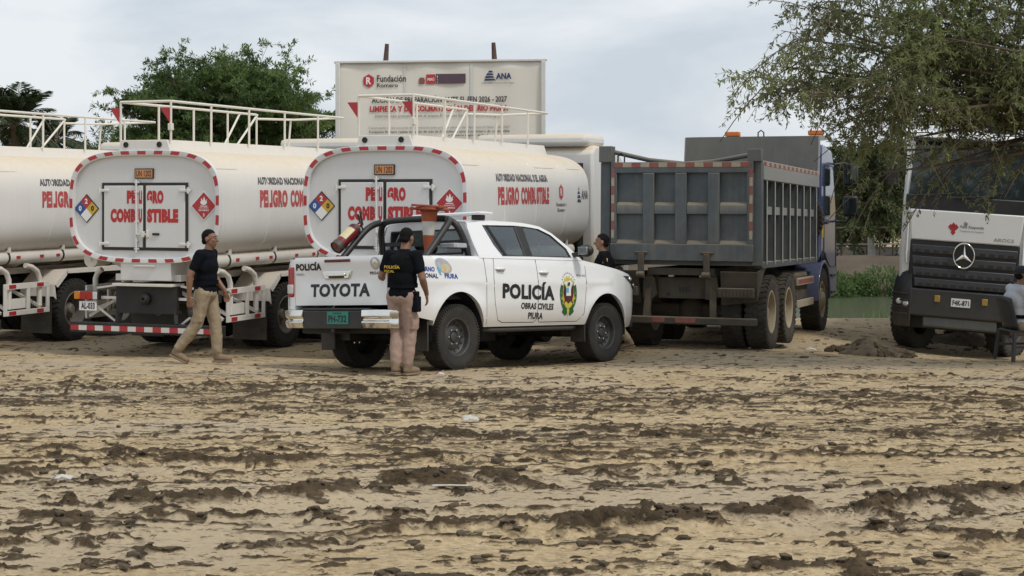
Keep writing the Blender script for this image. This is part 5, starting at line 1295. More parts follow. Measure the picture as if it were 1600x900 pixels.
# ------------------------------------------------------------------ white cab-over lorry facing the camera (local +Y is its front, y = 0 the front face)
def make_lorry():
    t = root('cab_over_truck', (0, 0, 0))
    fr = lambda x0, y, z0: (lambda u, v: (x0 - u, y, z0 + v))       # text on a face looking towards +Y, read from the front
    # cab shell
    P = [(-1.95, 1.05), (-1.95, 3.15), (-1.75, 3.36), (-.42, 3.40), (-.26, 3.34), (-.03, 2.36), (.0, 2.05), (-.02, 1.10), (-.35, 1.05)]
    m = MB(); m.prism(P, 'x', -1.15, 1.15); cab = m.build('cab', 'cab_white', t, bevel=.06, seg=3)
    q = MB(); q.add([(-1.06, -.006, 2.38), (1.06, -.006, 2.38), (1.0, -.225, 3.22), (-1.0, -.225, 3.22)], [(0, 1, 2, 3)]); ws = q.build('windscreen', 'glass_dark', cab)
    B('roof_visor', 'grille_dark', cab, (-1.04, 1.04, -.235, -.10, 3.22, 3.29), bevel=.02)
    B('cowl', 'grille_dark', cab, (-1.10, 1.10, -.05, .02, 2.18, 2.42), bevel=.02)
    for x0, x1 in ((.98, .30), (.25, -.45)):
        q = MB(); q.tube([(x0, .035, 2.40), (x1, .03, 2.46)], .013, 6); q.tube([(x1, .03, 2.46), (x1 - .04, .0, 2.48)], .010, 6); q.build('wiper', 'black_gasket', cab)
    q = MB(); q.prism([(-.96, 1.74), (-1.02, 2.20), (1.02, 2.20), (.96, 1.74)], 'y', -.02, .035); bn = q.build('bonnet_panel', 'cab_white', cab, bevel=.02)
    q = MB(); q.ell((0, .04, 2.03), (.035, .01, .035), 14, 8); q.build('round_badge', 'steel', bn, smooth=60)
    text('Perú Responde', 'grey_letter', bn, fr(.10, .039, 1.945), .42, .055, .03); text('Presidencia de la República', 'grey_letter', bn, fr(.10, .039, 1.895), .42, .03, .01)
    for a, b, c in ((.22, 1.93, .055), (.27, 1.965, .045), (.17, 1.965, .045), (.22, 1.885, .045), (.22, 1.99, .045)):
        q = MB(); q.poly([(a + c * math.cos(k), .0385 + .0004 * c * 10, b + c * math.sin(k)) for k in np.linspace(0, 2 * PI, 4, endpoint=False)]); q.build('red_emblem', 'red_tape', bn, smooth=0)
    text('AROCS', 'steel', bn, fr(-.50, .039, 1.79), .36, .05, .02)
    # corner wind deflectors
    for s in (-1, 1):
        q = MB(); q.loft([[(s * 1.00, -.02, 2.24), (s * 1.03, .03, 2.24), (s * 1.08, -.05, 2.18)], [(s * .985, -.02, 1.46), (s * 1.03, .05, 1.50), (s * 1.19, -.12, 1.52)], [(s * .98, -.02, 1.36), (s * 1.02, .04, 1.38), (s * 1.15, -.12, 1.45)]]); q.build('corner_deflector', 'cab_white', cab, bevel=.008)
    # stepped grille
    gr = B('grille', 'grille_dark', t, (-.97, .97, -.10, .02, 1.02, 1.74), bevel=.02)
    for i, (z, hw_) in enumerate(((1.60, .94), (1.43, .92), (1.26, .90), (1.10, .86))):
        q = MB(); q.prism([(-hw_, z + .07), (hw_, z + .07), (hw_ - .02, z - .055), (-hw_ + .02, z - .055)], 'y', .02, .055 + .012 * i); sl = q.build('grille_slat', 'slat_grey', gr, bevel=.012)
        n = 11
        for k in range(n):
            x = -hw_ + .12 + (2 * hw_ - .24) * k / (n - 1)
            if abs(x) < .2 and i < 2: continue
            B('grille_notch', 'black_gasket', sl, (x - .05, x + .05, .052 + .012 * i, .060 + .012 * i, z - .042, z + .0))
    # three-pointed star in a ring
    q = MB(); c = (0, .10, 1.545)
    q.tube([(c[0] + .185 * math.cos(a), c[1], c[2] + .185 * math.sin(a)) for a in np.linspace(0, 2 * PI, 32, endpoint=False)], .014, 8, closed=True); st = q.build('badge_ring', 'chrome', gr, smooth=60)
    q = MB(); vs = [(0, .125, 1.545)]
    for k in range(6):
        a = PI / 2 + k * PI / 3; r = .18 if k % 2 == 0 else .035; vs.append((r * math.cos(a), .10, 1.545 + r * math.sin(a)))
    q.add(vs, [(0, 1 + k, 1 + (k + 1) % 6) for k in range(6)]); q.build('badge_star', 'chrome', st, smooth=0)
    q = MB(); q.lathe([(.18, .07), (.001, .07)], (0, 0, 1.545), (0, 1, 0), 24); q.build('badge_back', 'grille_dark', st)
    # bumper: centre and corners
    m = MB(); m.prism([(-.90, 1.02), (.90, 1.02), (.98, .80), (.92, .60), (-.92, .60), (-.98, .80)], 'y', -.15, .09); bu = m.build('front_bumper', 'grille_dark', t, bevel=.03)
    B('skid_plate', 'dump_grey', bu, (-.66, .66, -.12, .07, .44, .597), bevel=.03)
    for s in (-1, 1):
        m = MB()
        ring = lambda z, k, j: [(s * .88, .10 + k, z), (s * 1.08, .06 + k, z), (s * (1.22 + j), -.08, z), (s * (1.24 + j), -.40, z), (s * .88, -.40, z)]
        m.loft([ring(.42, -.05, -.04), ring(.52, .0, 0), ring(.95, .0, .01), ring(1.12, -.03, -.02), ring(1.28, -.10, -.10)]); co = m.build('bumper_corner', 'grille_dark', bu, bevel=.02)
        for k in range(4): z = .62 + k * .10; q = MB(); q.tube([(s * .95, .105, z), (s * 1.09, .065, z), (s * 1.235, -.08, z), (s * 1.25, -.3, z)], .016, 6); q.build('corner_rib', 'grille_dark', co)
        for x, z in ((1.10, .80), (.98, .775)):
            q = MB(); q.ell((s * x, .075 if x < 1.05 else .05, z), (.06, .03, .045), 14, 8); q.build('headlight', 'lens_clear', co, smooth=60)
        B('fog_lamp', 'gold', bu, (s * .42 - .05, s * .42 + .05, .085, .10, .83, .93), bevel=.01)
    pl = B('number_plate', 'white_letter', bu, (-.17, .17, .09, .10, .78, .905)); text('F4K-871', 'black_letter', pl, fr(.145, .1025, .80), .29, .08, .03)
    B('undershield', 'chassis_black', t, (-.95, .95, -.5, -.16, .40, .66), bevel=.02)
    # blue beacon housing on the roof
    B('beacon_base', 'black_plastic', t, (-.85, -.22, -.95, -.62, 3.40, 3.46), bevel=.02); B('beacon', 'beacon_blue', t, (-.82, -.25, -.92, -.65, 3.46, 3.64), bevel=.03)
    for s in (-1, 1):
        q = MB(); q.prism([(-1.2, 2.2), (-1.2, 2.98), (-.40, 2.98), (-.18, 2.2)], 'x', s * 1.152, s * 1.158); q.build('side_window', 'glass_dark', cab)
        q = MB(); q.tube([(s * 1.12, -.15, 3.15), (s * 1.30, -.02, 3.2), (s * 1.38, .0, 3.05)], .02, 8); q.build('mirror_arm', 'black_plastic', cab, smooth=60)
        B('mirror', 'black_plastic', cab, (min(s * 1.26, s * 1.48), max(s * 1.26, s * 1.48), -.06, .06, 2.50, 3.05), bevel=.04)
        truck_wheel(t, (s * .86, -1.05, .54), s, 'front', .54, .36, 'muddy_tyre', 'rim_dark', steer=-.55)
        for y in (-5.0, -6.35):
            truck_wheel(t, (s * 1.05, y, .54), s, 'dish', .54, .31, 'muddy_tyre', 'rim_dark'); truck_wheel(t, (s * .70, y, .54), -s, 'dish', .54, .31, 'muddy_tyre', 'rim_dark')
        q = MB(); P = [(-1.1 + .66 * math.cos(a), .55 + .68 * math.sin(a)) for a in np.linspace(.1, PI, 13)]; Q = [(-1.1 + .62 * math.cos(a), .55 + .64 * math.sin(a)) for a in np.linspace(.1, PI, 13)]
        q.prism(P + Q[::-1], 'x', s * .75, s * 1.22); q.build('mudguard', 'grille_dark', t, bevel=.01)
    for x in (-.42, .42): B('chassis_rail', 'chassis_black', t, (x - .045, x + .045, -7.2, -.6, .75, 1.02))
    for y in (-1.1, -5.0, -6.35): m = MB(); m.cyl((-.9, y, .54), (.9, y, .54), .1, n=12); m.build('axle', 'chassis_black', t)
    B('load_body', 'dump_steel', t, (-1.2, 1.2, -7.1, -2.25, 1.15, 2.75), bevel=.03)
    return t
lorry = make_lorry()
set_pose(lorry, (7.12, 25.6, -.50), 197, 0, .065); lorry.matrix_world = lorry.matrix_world @ Matrix.Diagonal((.87, 1, 1.07, 1))
tag(lorry, 'white cab-over lorry facing the camera under the tree, dark grille', 'lorry')
# ------------------------------------------------------------------ people
def remeshed(name, mb, mt, parent, voxel, smooth_it=4, fold=0.0, fold_size=.12):
    me = mb.mesh(name + '_src', mt, 0, merge=False)
    o = bpy.data.objects.new(name, me); COL.objects.link(o)
    r = o.modifiers.new('r', 'REMESH'); r.mode = 'VOXEL'; r.voxel_size = voxel; r.use_smooth_shade = True
    if smooth_it: s = o.modifiers.new('s', 'SMOOTH'); s.factor = .5; s.iterations = smooth_it
    if fold:
        tx = bpy.data.textures.new('folds', 'CLOUDS'); tx.noise_scale = fold_size; tx.noise_depth = 2
        d = o.modifiers.new('d', 'DISPLACE'); d.texture = tx; d.strength = fold; d.mid_level = .5
    bpy.context.view_layer.update()
    new = bpy.data.meshes.new_from_object(o.evaluated_get(bpy.context.evaluated_depsgraph_get()))
    new.name = name; bpy.data.objects.remove(o, do_unlink=True); bpy.data.meshes.remove(me)
    if not new.materials: new.materials.append(MATS[mt])
    new.shade_smooth()
    ob = bpy.data.objects.new(name, new); COL.objects.link(ob); ob.parent = parent
    return ob
def cap(m, a, b, ra, rb=None, n=12):
    rb = ra if rb is None else rb
    m.tube([a, b], [ra, rb], n); m.ell(a, (ra,) * 3, n, 8); m.ell(b, (rb,) * 3, n, 8)
def chain(m, P, R):
    for i in range(len(P) - 1): cap(m, P[i], P[i + 1], R[i], R[i + 1])
def add_hand(m, w, d, side_v, back_v, curl=.5):
    """wrist w, direction d along the hand, side_v towards the thumb, back_v out of the back of the hand"""
    w, d, sv, bv = Vector(w), Vector(d).normalized(), Vector(side_v).normalized(), Vector(back_v).normalized()
    pc = w + d * .055
    R = Matrix((sv, d, bv)).transposed(); m.ell(pc, (.042, .055, .018), 12, 8, R); cap(m, w - d * .02, w + d * .02, .026, .028)
    for k, L in enumerate((.072, .082, .076, .060)):
        o = w + d * .098 + sv * (.033 - .0225 * k); p = o; ang = 0.12
        for j, f in enumerate((.45, .32, .23)):
            dd = d * math.cos(ang) - bv * math.sin(ang); q = p + dd * L * f; cap(m, p, q, .0098 - .0008 * j, .0094 - .0008 * j, 8); p = q; ang += curl
    o = w + d * .03 + sv * .035; p = o
    for j, (L, s_) in enumerate(((.038, .75), (.030, .35), (.024, .15))):
        dd = (d * (1 - s_ * .6) + sv * s_ - bv * .35).normalized(); q = p + dd * L; cap(m, p, q, .0125 - .001 * j, .0115 - .001 * j, 8); p = q
def make_person(J, look):
    t = root('person', (0, 0, 0)); Vv = lambda k: Vector(J[k])
    hip, chest, neck, head = Vv('hip'), Vv('chest'), Vv('neck'), Vv('head')
    hr = J.get('headrot', Matrix.Identity(3)); up = (neck - hip).normalized()
    tw = J.get('torsorot', Matrix.Identity(3)); bk = look.get('bulk', 1.0)
    def torso(m, e):
        m.ell(hip + up * .0, (.165 * bk + e, .115 * bk + e, .13), 16, 12, tw); m.ell(hip + (chest - hip) * .5, (.150 * bk + e, .118 * bk + e, .16), 16, 12, tw)
        m.ell(chest, (.178 * bk + e, .122 * bk + e, .17), 16, 12, tw); m.ell(chest + (neck - chest) * .55, (.165 + e, .095 + e, .09), 16, 10, tw)
    def arm(m, s, e, lo=0, hi=3):
        P = [Vv('sh' + s), Vv('el' + s), Vv('wr' + s)]; R = [.056 * bk + e, .047 + e, .043 + e, .029 + e]
        return P, R
    m = MB(); torso(m, 0)
    cap(m, neck - up * .05, head - (hr @ Vector((0, 0, .08))), .060, .055)
    H = lambda x, y, z: head + hr @ Vector((x, y, z))
    m.ell(H(0, -.012, .025), (.076, .094, .092), 18, 14, hr); m.ell(H(0, .018, -.045), (.060, .070, .075), 16, 12, hr); m.ell(H(0, .055, -.095), (.030, .026, .024), 12, 8, hr)
    cap(m, H(0, .088, .012), H(0, .108, -.030), .010, .016, 8); m.ell(H(0, .079, .030), (.052, .014, .012), 12, 8, hr); m.ell(H(0, .082, -.062), (.024, .012, .010), 10, 6, hr)
    for s in (-1, 1): m.ell(H(s * .078, -.008, -.008), (.012, .022, .034), 10, 8, hr); m.ell(H(s * .034, .066, -.022), (.022, .02, .022), 10, 8, hr)
    for s in 'RL':
        S, E, Wr = Vv('sh' + s), Vv('el' + s), Vv('wr' + s); sg = 1 if s == 'R' else -1
        cap(m, S, E, .054 * bk, .043); mid = E + (Wr - E) * .3; cap(m, E, mid, .043, .044); cap(m, mid, Wr, .044, .028); cap(m, chest + (neck - chest) * .5, S, .07, .058)
        add_hand(m, Wr, J.get('hd' + s, Wr - E), J.get('th' + s, (0, 1, 0)), J.get('bk' + s, (sg, 0, 0)), J.get('curl', .45))
        Hp, K, A = hip + tw @ Vector((sg * .092, 0, -.03)), Vv('kn' + s), Vv('an' + s)
        cap(m, Hp, K, .086 * bk, .058); c = K + (A - K) * .3; cap(m, K, c, .056, .058); cap(m, c, A, .058, .038)
        f = Vector(J.get('ft' + s, (0, 1, 0))).normalized(); cap(m, A + Vector((0, 0, -.03)), A + f * .15 + Vector((0, 0, -.06)), .038, .032)
    remeshed('body', m, 'skin', t, .0085, 2)
    # eyes and mouth
    for s in (-1, 1):
        q = MB(); q.ell(H(s * .031, .083, .012), (.013, .007, .007), 10, 6, hr); ey = q.build('eye', 'eye_white', t, smooth=60); q = MB(); q.ell(H(s * .031, .088, .012), (.006, .004, .006), 8, 6, hr); q.build('iris', 'hair', ey, smooth=60)
        q = MB(); q.ell(H(s * .033, .088, .033), (.020, .006, .005), 8, 6, hr); q.build('eyebrow', 'hair', t, smooth=60)
    q = MB(); q.ell(H(0, .090, -.064), (.022, .006, .006), 10, 6, hr); q.build('mouth', 'lip', t, smooth=60)
    # hair
    m = MB()
    if look['hair'] == 'short':
        m.ell(H(0, -.015, .030), (.0795, .0975, .0945), 20, 16, hr); m.ell(H(0, -.055, -.03), (.066, .052, .055), 16, 10, hr)
        hm = remeshed('hair', m, 'hair', t, .009, 1, .004, .02)
        bm = bmesh.new(); bm.from_mesh(hm.data); inv = hr.transposed(); dead = []
        for v in bm.verts:
            q = inv @ (v.co - head); line = .048 + .030 * max(0, q.y) / .08 if q.y > .02 else (.048 - (.02 - q.y) * 1.9)
            if q.z < max(line, -.075): dead.append(v)
        bmesh.ops.delete(bm, geom=dead, context='VERTS'); bm.to_mesh(hm.data); bm.free()
    else:
        m.ell(H(0, -.05, -.01), (.073, .060, .06), 16, 10, hr); remeshed('hair', m, 'hair', t, .009, 2)
        m = MB(); m.ell(H(0, -.012, .055), (.088, .106, .078), 18, 12, hr); cp = remeshed('cap', m, 'cap_cloth', t, .010, 2)
        q = MB(); P = [(.075 * math.cos(a), .075 + .085 * math.sin(a)) for a in np.linspace(0, PI, 12)]; q.loft([[tuple(H(x, y, .032 - .6 * (y - .07) * .25)) for x, y in P], [tuple(H(x, y, .022 - .6 * (y - .07) * .25)) for x, y in P]]); q.build('visor', 'cap_cloth', cp)
    # shirt
    m = MB(); torso(m, .016)
    for s in 'RL':
        S, E, Wr = Vv('sh' + s), Vv('el' + s), Vv('wr' + s); q_ = look.get('sleeve', .62)
        cap(m, S, S + (E - S) * min(q_, 1), .068 * bk, .062); cap(m, chest + (neck - chest) * .5, S, .085, .070)
        if q_ > 1: cap(m, E, E + (Wr - E) * .9, .060, .044)
    m.tube([neck - up * .04, neck + up * .012], [.078, .070], 14)
    sh = remeshed('shirt', m, look['shirt'], t, .012, 3, .012, .09)
    # trousers
    m = MB(); m.ell(hip, (.172 * bk, .124 * bk, .115), 16, 12, tw); m.ell(hip + Vector((0, 0, -.05)), (.175 * bk, .128 * bk, .10), 16, 12, tw)
    for s in 'RL':
        sg = 1 if s == 'R' else -1; Hp, K, A = hip + tw @ Vector((sg * .094, 0, -.03)), Vv('kn' + s), Vv('an' + s)
        cap(m, Hp, K, .104 * bk, .078); cap(m, K, K + (A - K) * .45, .078, .077); cap(m, K + (A - K) * .45, A + (K - A) * .12, .077, .066)
        side_ = tw @ Vector((sg, 0, 0)); c = Hp + (K - Hp) * .72 + side_ * .07
        if look.get('cargo', True): m.box(c, (.035, .14, .17), tw)
    remeshed('trousers', m, look['trousers'], t, .012, 3, .020, .075)
    # belt
    q = MB(); P = [hip + up * .075 + tw @ Vector(((.186 * bk) * math.cos(a), (.141 * bk) * math.sin(a), 0)) for a in np.linspace(0, 2 * PI, 28, endpoint=False)]; Q = [p + up * .05 for p in P]
    q.loft([P, Q], False, False); q.build('belt', 'black_cloth', t, smooth=60)
    # boots
    for s in 'RL':
        A, K = Vv('an' + s), Vv('kn' + s); f = Vector(J.get('ft' + s, (0, 1, 0))).normalized(); dn = Vector(J.get('dn' + s, (0, 0, -1))).normalized()
        m = MB(); cap(m, A + (K - A) * .20, A, .062, .054); cap(m, A + dn * .035 - f * .015, A + dn * .045 + f * .10, .046, .046); cap(m, A + dn * .045 + f * .08, A + dn * .052 + f * .155, .046, .038)
        b = remeshed('boot', m, 'boot_suede', t, .010, 2)
        q = MB(); R = Matrix((f.cross(-dn).normalized(), f, -dn)).transposed(); c = A + dn * .085 + f * .055; q.prism([(-.045, -.115), (.045, -.115), (.052, .04), (.045, .125), (0, .145), (-.045, .125), (-.052, .04)], 'z', -.012, .012)
        q.v = [tuple(c + R @ Vector(v)) for v in q.v]; q.build('sole', 'boot_suede', b, bevel=.006)
    return t
def rotm(x=0, y=0, z=0): return Matrix.Rotation(z, 3, 'Z') @ Matrix.Rotation(y, 3, 'Y') @ Matrix.Rotation(x, 3, 'X')

# walking man at the left (local +Y is where he faces)
J1 = dict(hip=(0, 0, .93), chest=(0, .01, 1.23), neck=(0, .03, 1.44), head=(0, .06, 1.585), headrot=rotm(z=-.10), shR=(.205, .0, 1.385), shL=(-.205, .02, 1.385),
          elR=(.275, -.11, 1.12), wrR=(.265, -.12, .87), elL=(-.24, .02, 1.11), wrL=(-.22, .18, .92), knR=(.10, -.08, .50), anR=(.105, -.34, .16), ftR=(0, 1, -.45), dnR=(0, -.45, -1),
          knL=(-.10, .10, .50), anL=(-.10, .13, .097), ftL=(0, 1, 0), hdR=(0, .05, -1), thR=(0, 1, 0), bkR=(1, 0, 0), hdL=(0, .3, -1), thL=(0, 1, .3), bkL=(-1, 0, 0), curl=.5)
p1 = make_person(J1, dict(hair='short', shirt='black_cloth', trousers='khaki_cloth', bulk=1.12))
set_pose(p1, (-3.92, 20.45, gzs(-3.92, 20.45) + .015), 98)
tag(p1, 'walking man in black polo shirt and khaki trousers beside the tankers', 'person', 'men in the yard')
# what he carries
gl = MB(); gl.ell((0, 0, -.05), (.02, .035, .075), 12, 8); gl.ell((.01, .01, -.10), (.018, .03, .05), 10, 8); gl.ell((0, .0, .02), (.018, .028, .04), 10, 8); gl = gl.build('work_gloves', 'chassis_black', None, smooth=60)
gl.matrix_world = p1.matrix_world @ Matrix.Translation(Vector((.245, -.115, .745))); tag(gl, 'dark folded gloves held in the walking man\'s hand', 'gloves')

# policeman standing with his back to the camera
J2 = dict(hip=(0, 0, .945), chest=(.0, .015, 1.25), neck=(0, .05, 1.455), head=(.0, .10, 1.595), headrot=rotm(x=-.30), shR=(.19, .02, 1.395), shL=(-.19, .02, 1.395),
          elR=(.275, .0, 1.13), wrR=(.235, .16, .955), elL=(-.275, -.02, 1.14), wrL=(-.16, .20, 1.03), knR=(.085, .04, .50), anR=(.085, -.02, .097), ftR=(.25, 1, 0), knL=(-.085, .02, .50), anL=(-.03, -.10, .11), ftL=(-.05, 1, -.1),
          hdR=(-.1, .35, -.9), thR=(-.3, 1, .2), bkR=(1, 0, .1), hdL=(.8, .6, -.2), thL=(.2, .2, 1), bkL=(-.6, .7, 0), curl=.5)
p2 = make_person(J2, dict(hair='short', shirt='black_cloth', trousers='rose_khaki_cloth', bulk=1.02))
def vest(p, J, label):
    m = MB(); c, h, n = Vector(J['chest']), Vector(J['hip']), Vector(J['neck'])
    m.ell(h + (c - h) * .55, (.185, .150, .20), 16, 12); m.ell(c + Vector((0, 0, .02)), (.186, .155, .17), 16, 12)
    for s in (-1, 1): cap(m, c + Vector((s * .10, -.07, .10)), n + Vector((s * .095, -.01, -.055)), .045, .032)
    v = remeshed('vest', m, 'vest_cloth', p, .012, 3, .012, .08)
    return v
v2 = vest(p2, J2, '')
text('POLICÍA', 'yellow', v2, lambda u, v: (-.155 + u, -.166 + .045 * ((u - .13) / .13) ** 2 * .4, 1.245 + v), .22, .045, .05); text('FISCAL', 'yellow', v2, lambda u, v: (-.155 + u, -.168 + .045 * ((u - .13) / .13) ** 2 * .4, 1.200 + v), .15, .03, .03)
q = MB(); q.rng(.155, .235, -.05, .05, .74, .92); q.rng(.165, .225, -.045, .03, .90, .98); q.build('holster', 'black_cloth', p2, bevel=.012)
set_pose(p2, (-1.285, 18.72, gzs(-1.285, 18.72) + .005), 28)
tag(p2, 'policeman in black vest and rosy khaki trousers, back to camera at the tailgate', 'person', 'men in the yard')

# policeman beyond the bonnet, striding to the left
J3 = dict(hip=(0, 0, .93), chest=(0, .015, 1.235), neck=(0, .03, 1.445), head=(0, .055, 1.59), headrot=rotm(z=.05), shR=(.185, 0, 1.385), shL=(-.185, 0, 1.385), elR=(.245, .06, 1.12), wrR=(.22, .22, .96), elL=(-.245, -.08, 1.11), wrL=(-.23, .04, .89),
          knR=(.095, .16, .52), anR=(.095, .12, .10), ftR=(0, 1, 0), knL=(-.095, -.06, .50), anL=(-.10, -.36, .15), ftL=(0, 1, -.3), dnL=(0, -.3, -1), curl=.5)
p3 = make_person(J3, dict(hair='short', shirt='black_cloth', trousers='khaki_cloth'))
v3 = vest(p3, J3, '')
q = MB(); q.add([(-.192, -.04, 1.36), (-.192, .03, 1.36), (-.205, .03, 1.29), (-.205, -.04, 1.29)], [(0, 1, 2, 3)]); pt = q.build('arm_patch', 'yellow', p3, smooth=0); pt.location = (-.055, -.02, .0)
set_pose(p3, (1.365, 23.36, gzs(1.365, 23.36)), -80)
tag(p3, 'policeman in dark vest seen over the pickup bonnet, facing left', 'person', 'men in the yard')

# plastic chair and the man sitting on it (local +Y is where he faces)
ch = root('plastic_chair', (0, 0, 0))
m = MB(); m.prism([(-.23, -.22), (.23, -.22), (.25, .22), (-.25, .22)], 'z', .41, .435); m.build('seat', 'chair_plastic', ch, bevel=.012)
m = MB(); nx = 9; vs = []
for j in range(6):
    z = .44 + .46 * j / 5
    for i in range(nx): u = -1 + 2 * i / (nx - 1); vs.append((u * .22, -.20 - .12 * (j / 5) + .05 * u * u, z - .03 * u * u * (j == 5)))
m.add(vs, [(j * nx + i, j * nx + i + 1, (j + 1) * nx + i + 1, (j + 1) * nx + i) for j in range(5) for i in range(nx - 1)]); bk_ = m.build('backrest', 'chair_plastic', ch, smooth=60); so = bk_.modifiers.new('s', 'SOLIDIFY'); so.thickness = .025
for sx in (-1, 1):
    for sy in (-1, 1): m = MB(); m.bar((sx * .225, sy * .20, .42), (sx * .27, sy * .25, 0.0), .055, .04); m.build('leg', 'chair_plastic', ch, bevel=.006)
    m = MB(); m.bar((sx * .25, -.22, .21), (sx * .25, .22, .21), .025, .03); m.build('stretcher', 'chair_plastic', ch)
J4 = dict(hip=(0, -.06, .52), chest=(0, -.09, .83), neck=(0, -.03, 1.045), head=(0, .03, 1.185), headrot=rotm(x=-.08), shR=(.19, -.05, .985), shL=(-.19, -.05, .985), elR=(.26, .10, .745), wrR=(.02, .22, .80), elL=(-.26, .10, .745), wrL=(-.02, .24, .76),
          hdR=(-1, .1, .05), thR=(0, .4, 1), bkR=(0, 1, -.2), hdL=(1, .1, .05), thL=(0, .4, 1), bkL=(0, 1, -.2), knR=(.12, .40, .50), anR=(.12, .42, .097), knL=(-.12, .40, .50), anL=(-.12, .42, .097), curl=.25)
p4 = make_person(J4, dict(hair='cap', shirt='grey_shirt', trousers='khaki_cloth', sleeve=1.5, cargo=False, bulk=1.08))
_cx, _cy = 7.04, 22.15
set_pose(ch, (_cx, _cy, gzs(_cx, _cy) + .01), 80); set_pose(p4, (_cx, _cy, gzs(_cx, _cy) + .01), 80)
tag(ch, 'dark plastic chair under the seated man at the right edge', 'chair')
tag(p4, 'seated man in pale grey long-sleeved shirt and dark cap, arms folded', 'person', 'men in the yard')
# ------------------------------------------------------------------ banner
def make_banner():
    Y = 35.0; k = Y / 2500.0
    x0, x1 = (528 - 800) * k, (849 - 800) * k; zt0, zt1 = CAM_Z + (300 - 99) * k, CAM_Z + (300 - 95) * k; zb = .35
    t = root('banner', ((x0 + x1) / 2, Y, gzs(0, 30) - .05)); ox, oz = (x0 + x1) / 2, gzs(0, 30) - .05
    W = x1 - x0
    nx, nz = 60, 30; vs = []
    def surf(u, v, e=0.0):           # u 0..1 across, v 0..1 up
        x = -W / 2 + W * u; zt = (zt0 + (zt1 - zt0) * u) - oz; z = zb + (zt - zb) * v
        y = .02 * math.sin(u * 9) * (1 - v) + .012 * math.sin(u * 31 + v * 4) + .018 * math.sin(v * 7 + u * 3) - e
        return (x, y, z)
    m = MB()
    for j in range(nz + 1):
        for i in range(nx + 1): vs.append(surf(i / nx, j / nz))
    m.add(vs, [(j * (nx + 1) + i, j * (nx + 1) + i + 1, (j + 1) * (nx + 1) + i + 1, (j + 1) * (nx + 1) + i) for j in range(nz) for i in range(nx)])
    cl = m.build('sheet', 'banner_cloth', t, smooth=60)
    so = cl.modifiers.new('s', 'SOLIDIFY'); so.thickness = .012; so.offset = 1
    zt = zt0 - oz
    for u in (.0, 1.0): m = MB(); m.rng(-W / 2 + W * u - .05, -W / 2 + W * u + .05, -.06, .05, zb, (zt0 + (zt1 - zt0) * u) - oz); m.build('side_hem', 'banner_edge', t, bevel=.015)
    m = MB(); m.bar((-W / 2 - .08, -.0, zt0 - oz + .02), (W / 2 + .08, 0, zt1 - oz + .02), .10, .05); m.build('top_batten', 'banner_edge', t, bevel=.01)
    for u in (.325, .65): m = MB(); m.add([surf(u - .006, .0, .01), surf(u + .006, .0, .01), surf(u + .006, .99, .014), surf(u - .006, .99, .014)], [(0, 1, 2, 3)]); m.build('seam', 'banner_edge', cl, smooth=0)
    H = (zt0 + zt1) / 2 - oz - zb
    def bf(px, py):                   # mapping that starts at a photo-measured spot of the sheet; u right, v up in metres
        u0 = (px - 528) / 321.0; v0 = 1 - (py - 97) * k / H
        return lambda u, v: surf(u0 + u / W, v0 + v / H, .022)
    def tx(s, mt, xa, xb, ya, yb, bold=.02): text(s, mt, cl, bf(xa, yb), (xb - xa) * k, (yb - ya) * k, bold)
    tx('Fundación', 'black_letter', 589, 634, 116.5, 127, .015); tx('Romero', 'black_letter', 589, 622, 129, 135.5, .015)
    q = MB(); f = bf(576, 125); q.poly([f(9.5 * k * math.sin(a), 10.5 * k * math.cos(a)) for a in np.linspace(0, 2 * PI, 6, endpoint=False)]); hx = q.build('hexagon', 'red_letter', cl, smooth=0)
    fr = lambda px, py: (lambda u, v: tuple(np.array(bf(px, py)(u, v)) + np.array((0, -.004, 0)))); text('R', 'white_letter', hx, fr(572, 130.5), 8 * k, 11 * k, .03)
    q = MB(); f = bf(654, 131); q.poly([f(a * k, b * k) for a, b in ((1, 0), (9, 0), (10, 6), (8, 10), (2, 10), (0, 6))]); q.build('coat_of_arms', 'worn_red_tape', cl, smooth=0)
    q = MB(); f = bf(666, 131); q.poly([f(a * k, b * k) for a, b in ((0, 0), (14, 0), (14, 15), (0, 15))]); rb = q.build('red_block', 'red_letter', cl, smooth=0); text('PERÚ', 'white_letter', rb, fr(668, 126), 10.5 * k, 5 * k, .02)
    q = MB(); f = bf(681, 130.5); q.poly([f(a * k, b * k) for a, b in ((0, 0), (46.5, 0), (46.5, 15), (0, 15))]); pb = q.build('plum_block', 'plum', cl, smooth=0)
    for s, xa, xb, y_ in (('Ministerio', 683, 701, 121.5), ('de Desarrollo Agrario', 683, 719, 126), ('y Riego', 683, 697, 130)): text(s, 'white_letter', pb, fr(xa, y_), (xb - xa) * k, 3.4 * k, .015)
    for i, (a0, a1, b0) in enumerate(((-9, 9, 0), (-8, 7, 4.2), (-6, 6, 8.4), (-3, 5, 12.6))):
        q = MB(); f = bf(765.5, 127); q.poly([f(a0 * k, b0 * k), f(a1 * k, (b0 + .4) * k), f((a1 - 2) * k, (b0 + 3.0) * k), f((a0 + 1.5) * k, (b0 + 3.2) * k)]); q.build('sail_stripe', 'navy_letter', cl, smooth=0)
    tx('ANA', 'navy_letter', 775, 799, 115, 124.5, .04); tx('Autoridad Nacional del Agua', 'grey_letter', 752, 803, 129, 132.3, .01)
    tx('ACCIÓN DE PREPARACIÓN ANTE EL FEN 2026 - 2027', 'black_letter', 581, 792, 149, 160, .02); tx('LIMPIEZA Y DESCOLMATACIÓN DEL RÍO PIURA', 'red_letter', 578, 794, 162.5, 174, .045)
    tx('Intervención preventiva en el tramo Presa Los Ejidos - Puente Bolognesi', 'grey_letter', 586, 786, 178, 184, .01); tx('Como parte de las acciones de prevención ante posibles efectos del Fenómeno El Niño 2026-2027', 'grey_letter', 576, 797, 197, 202, .0)
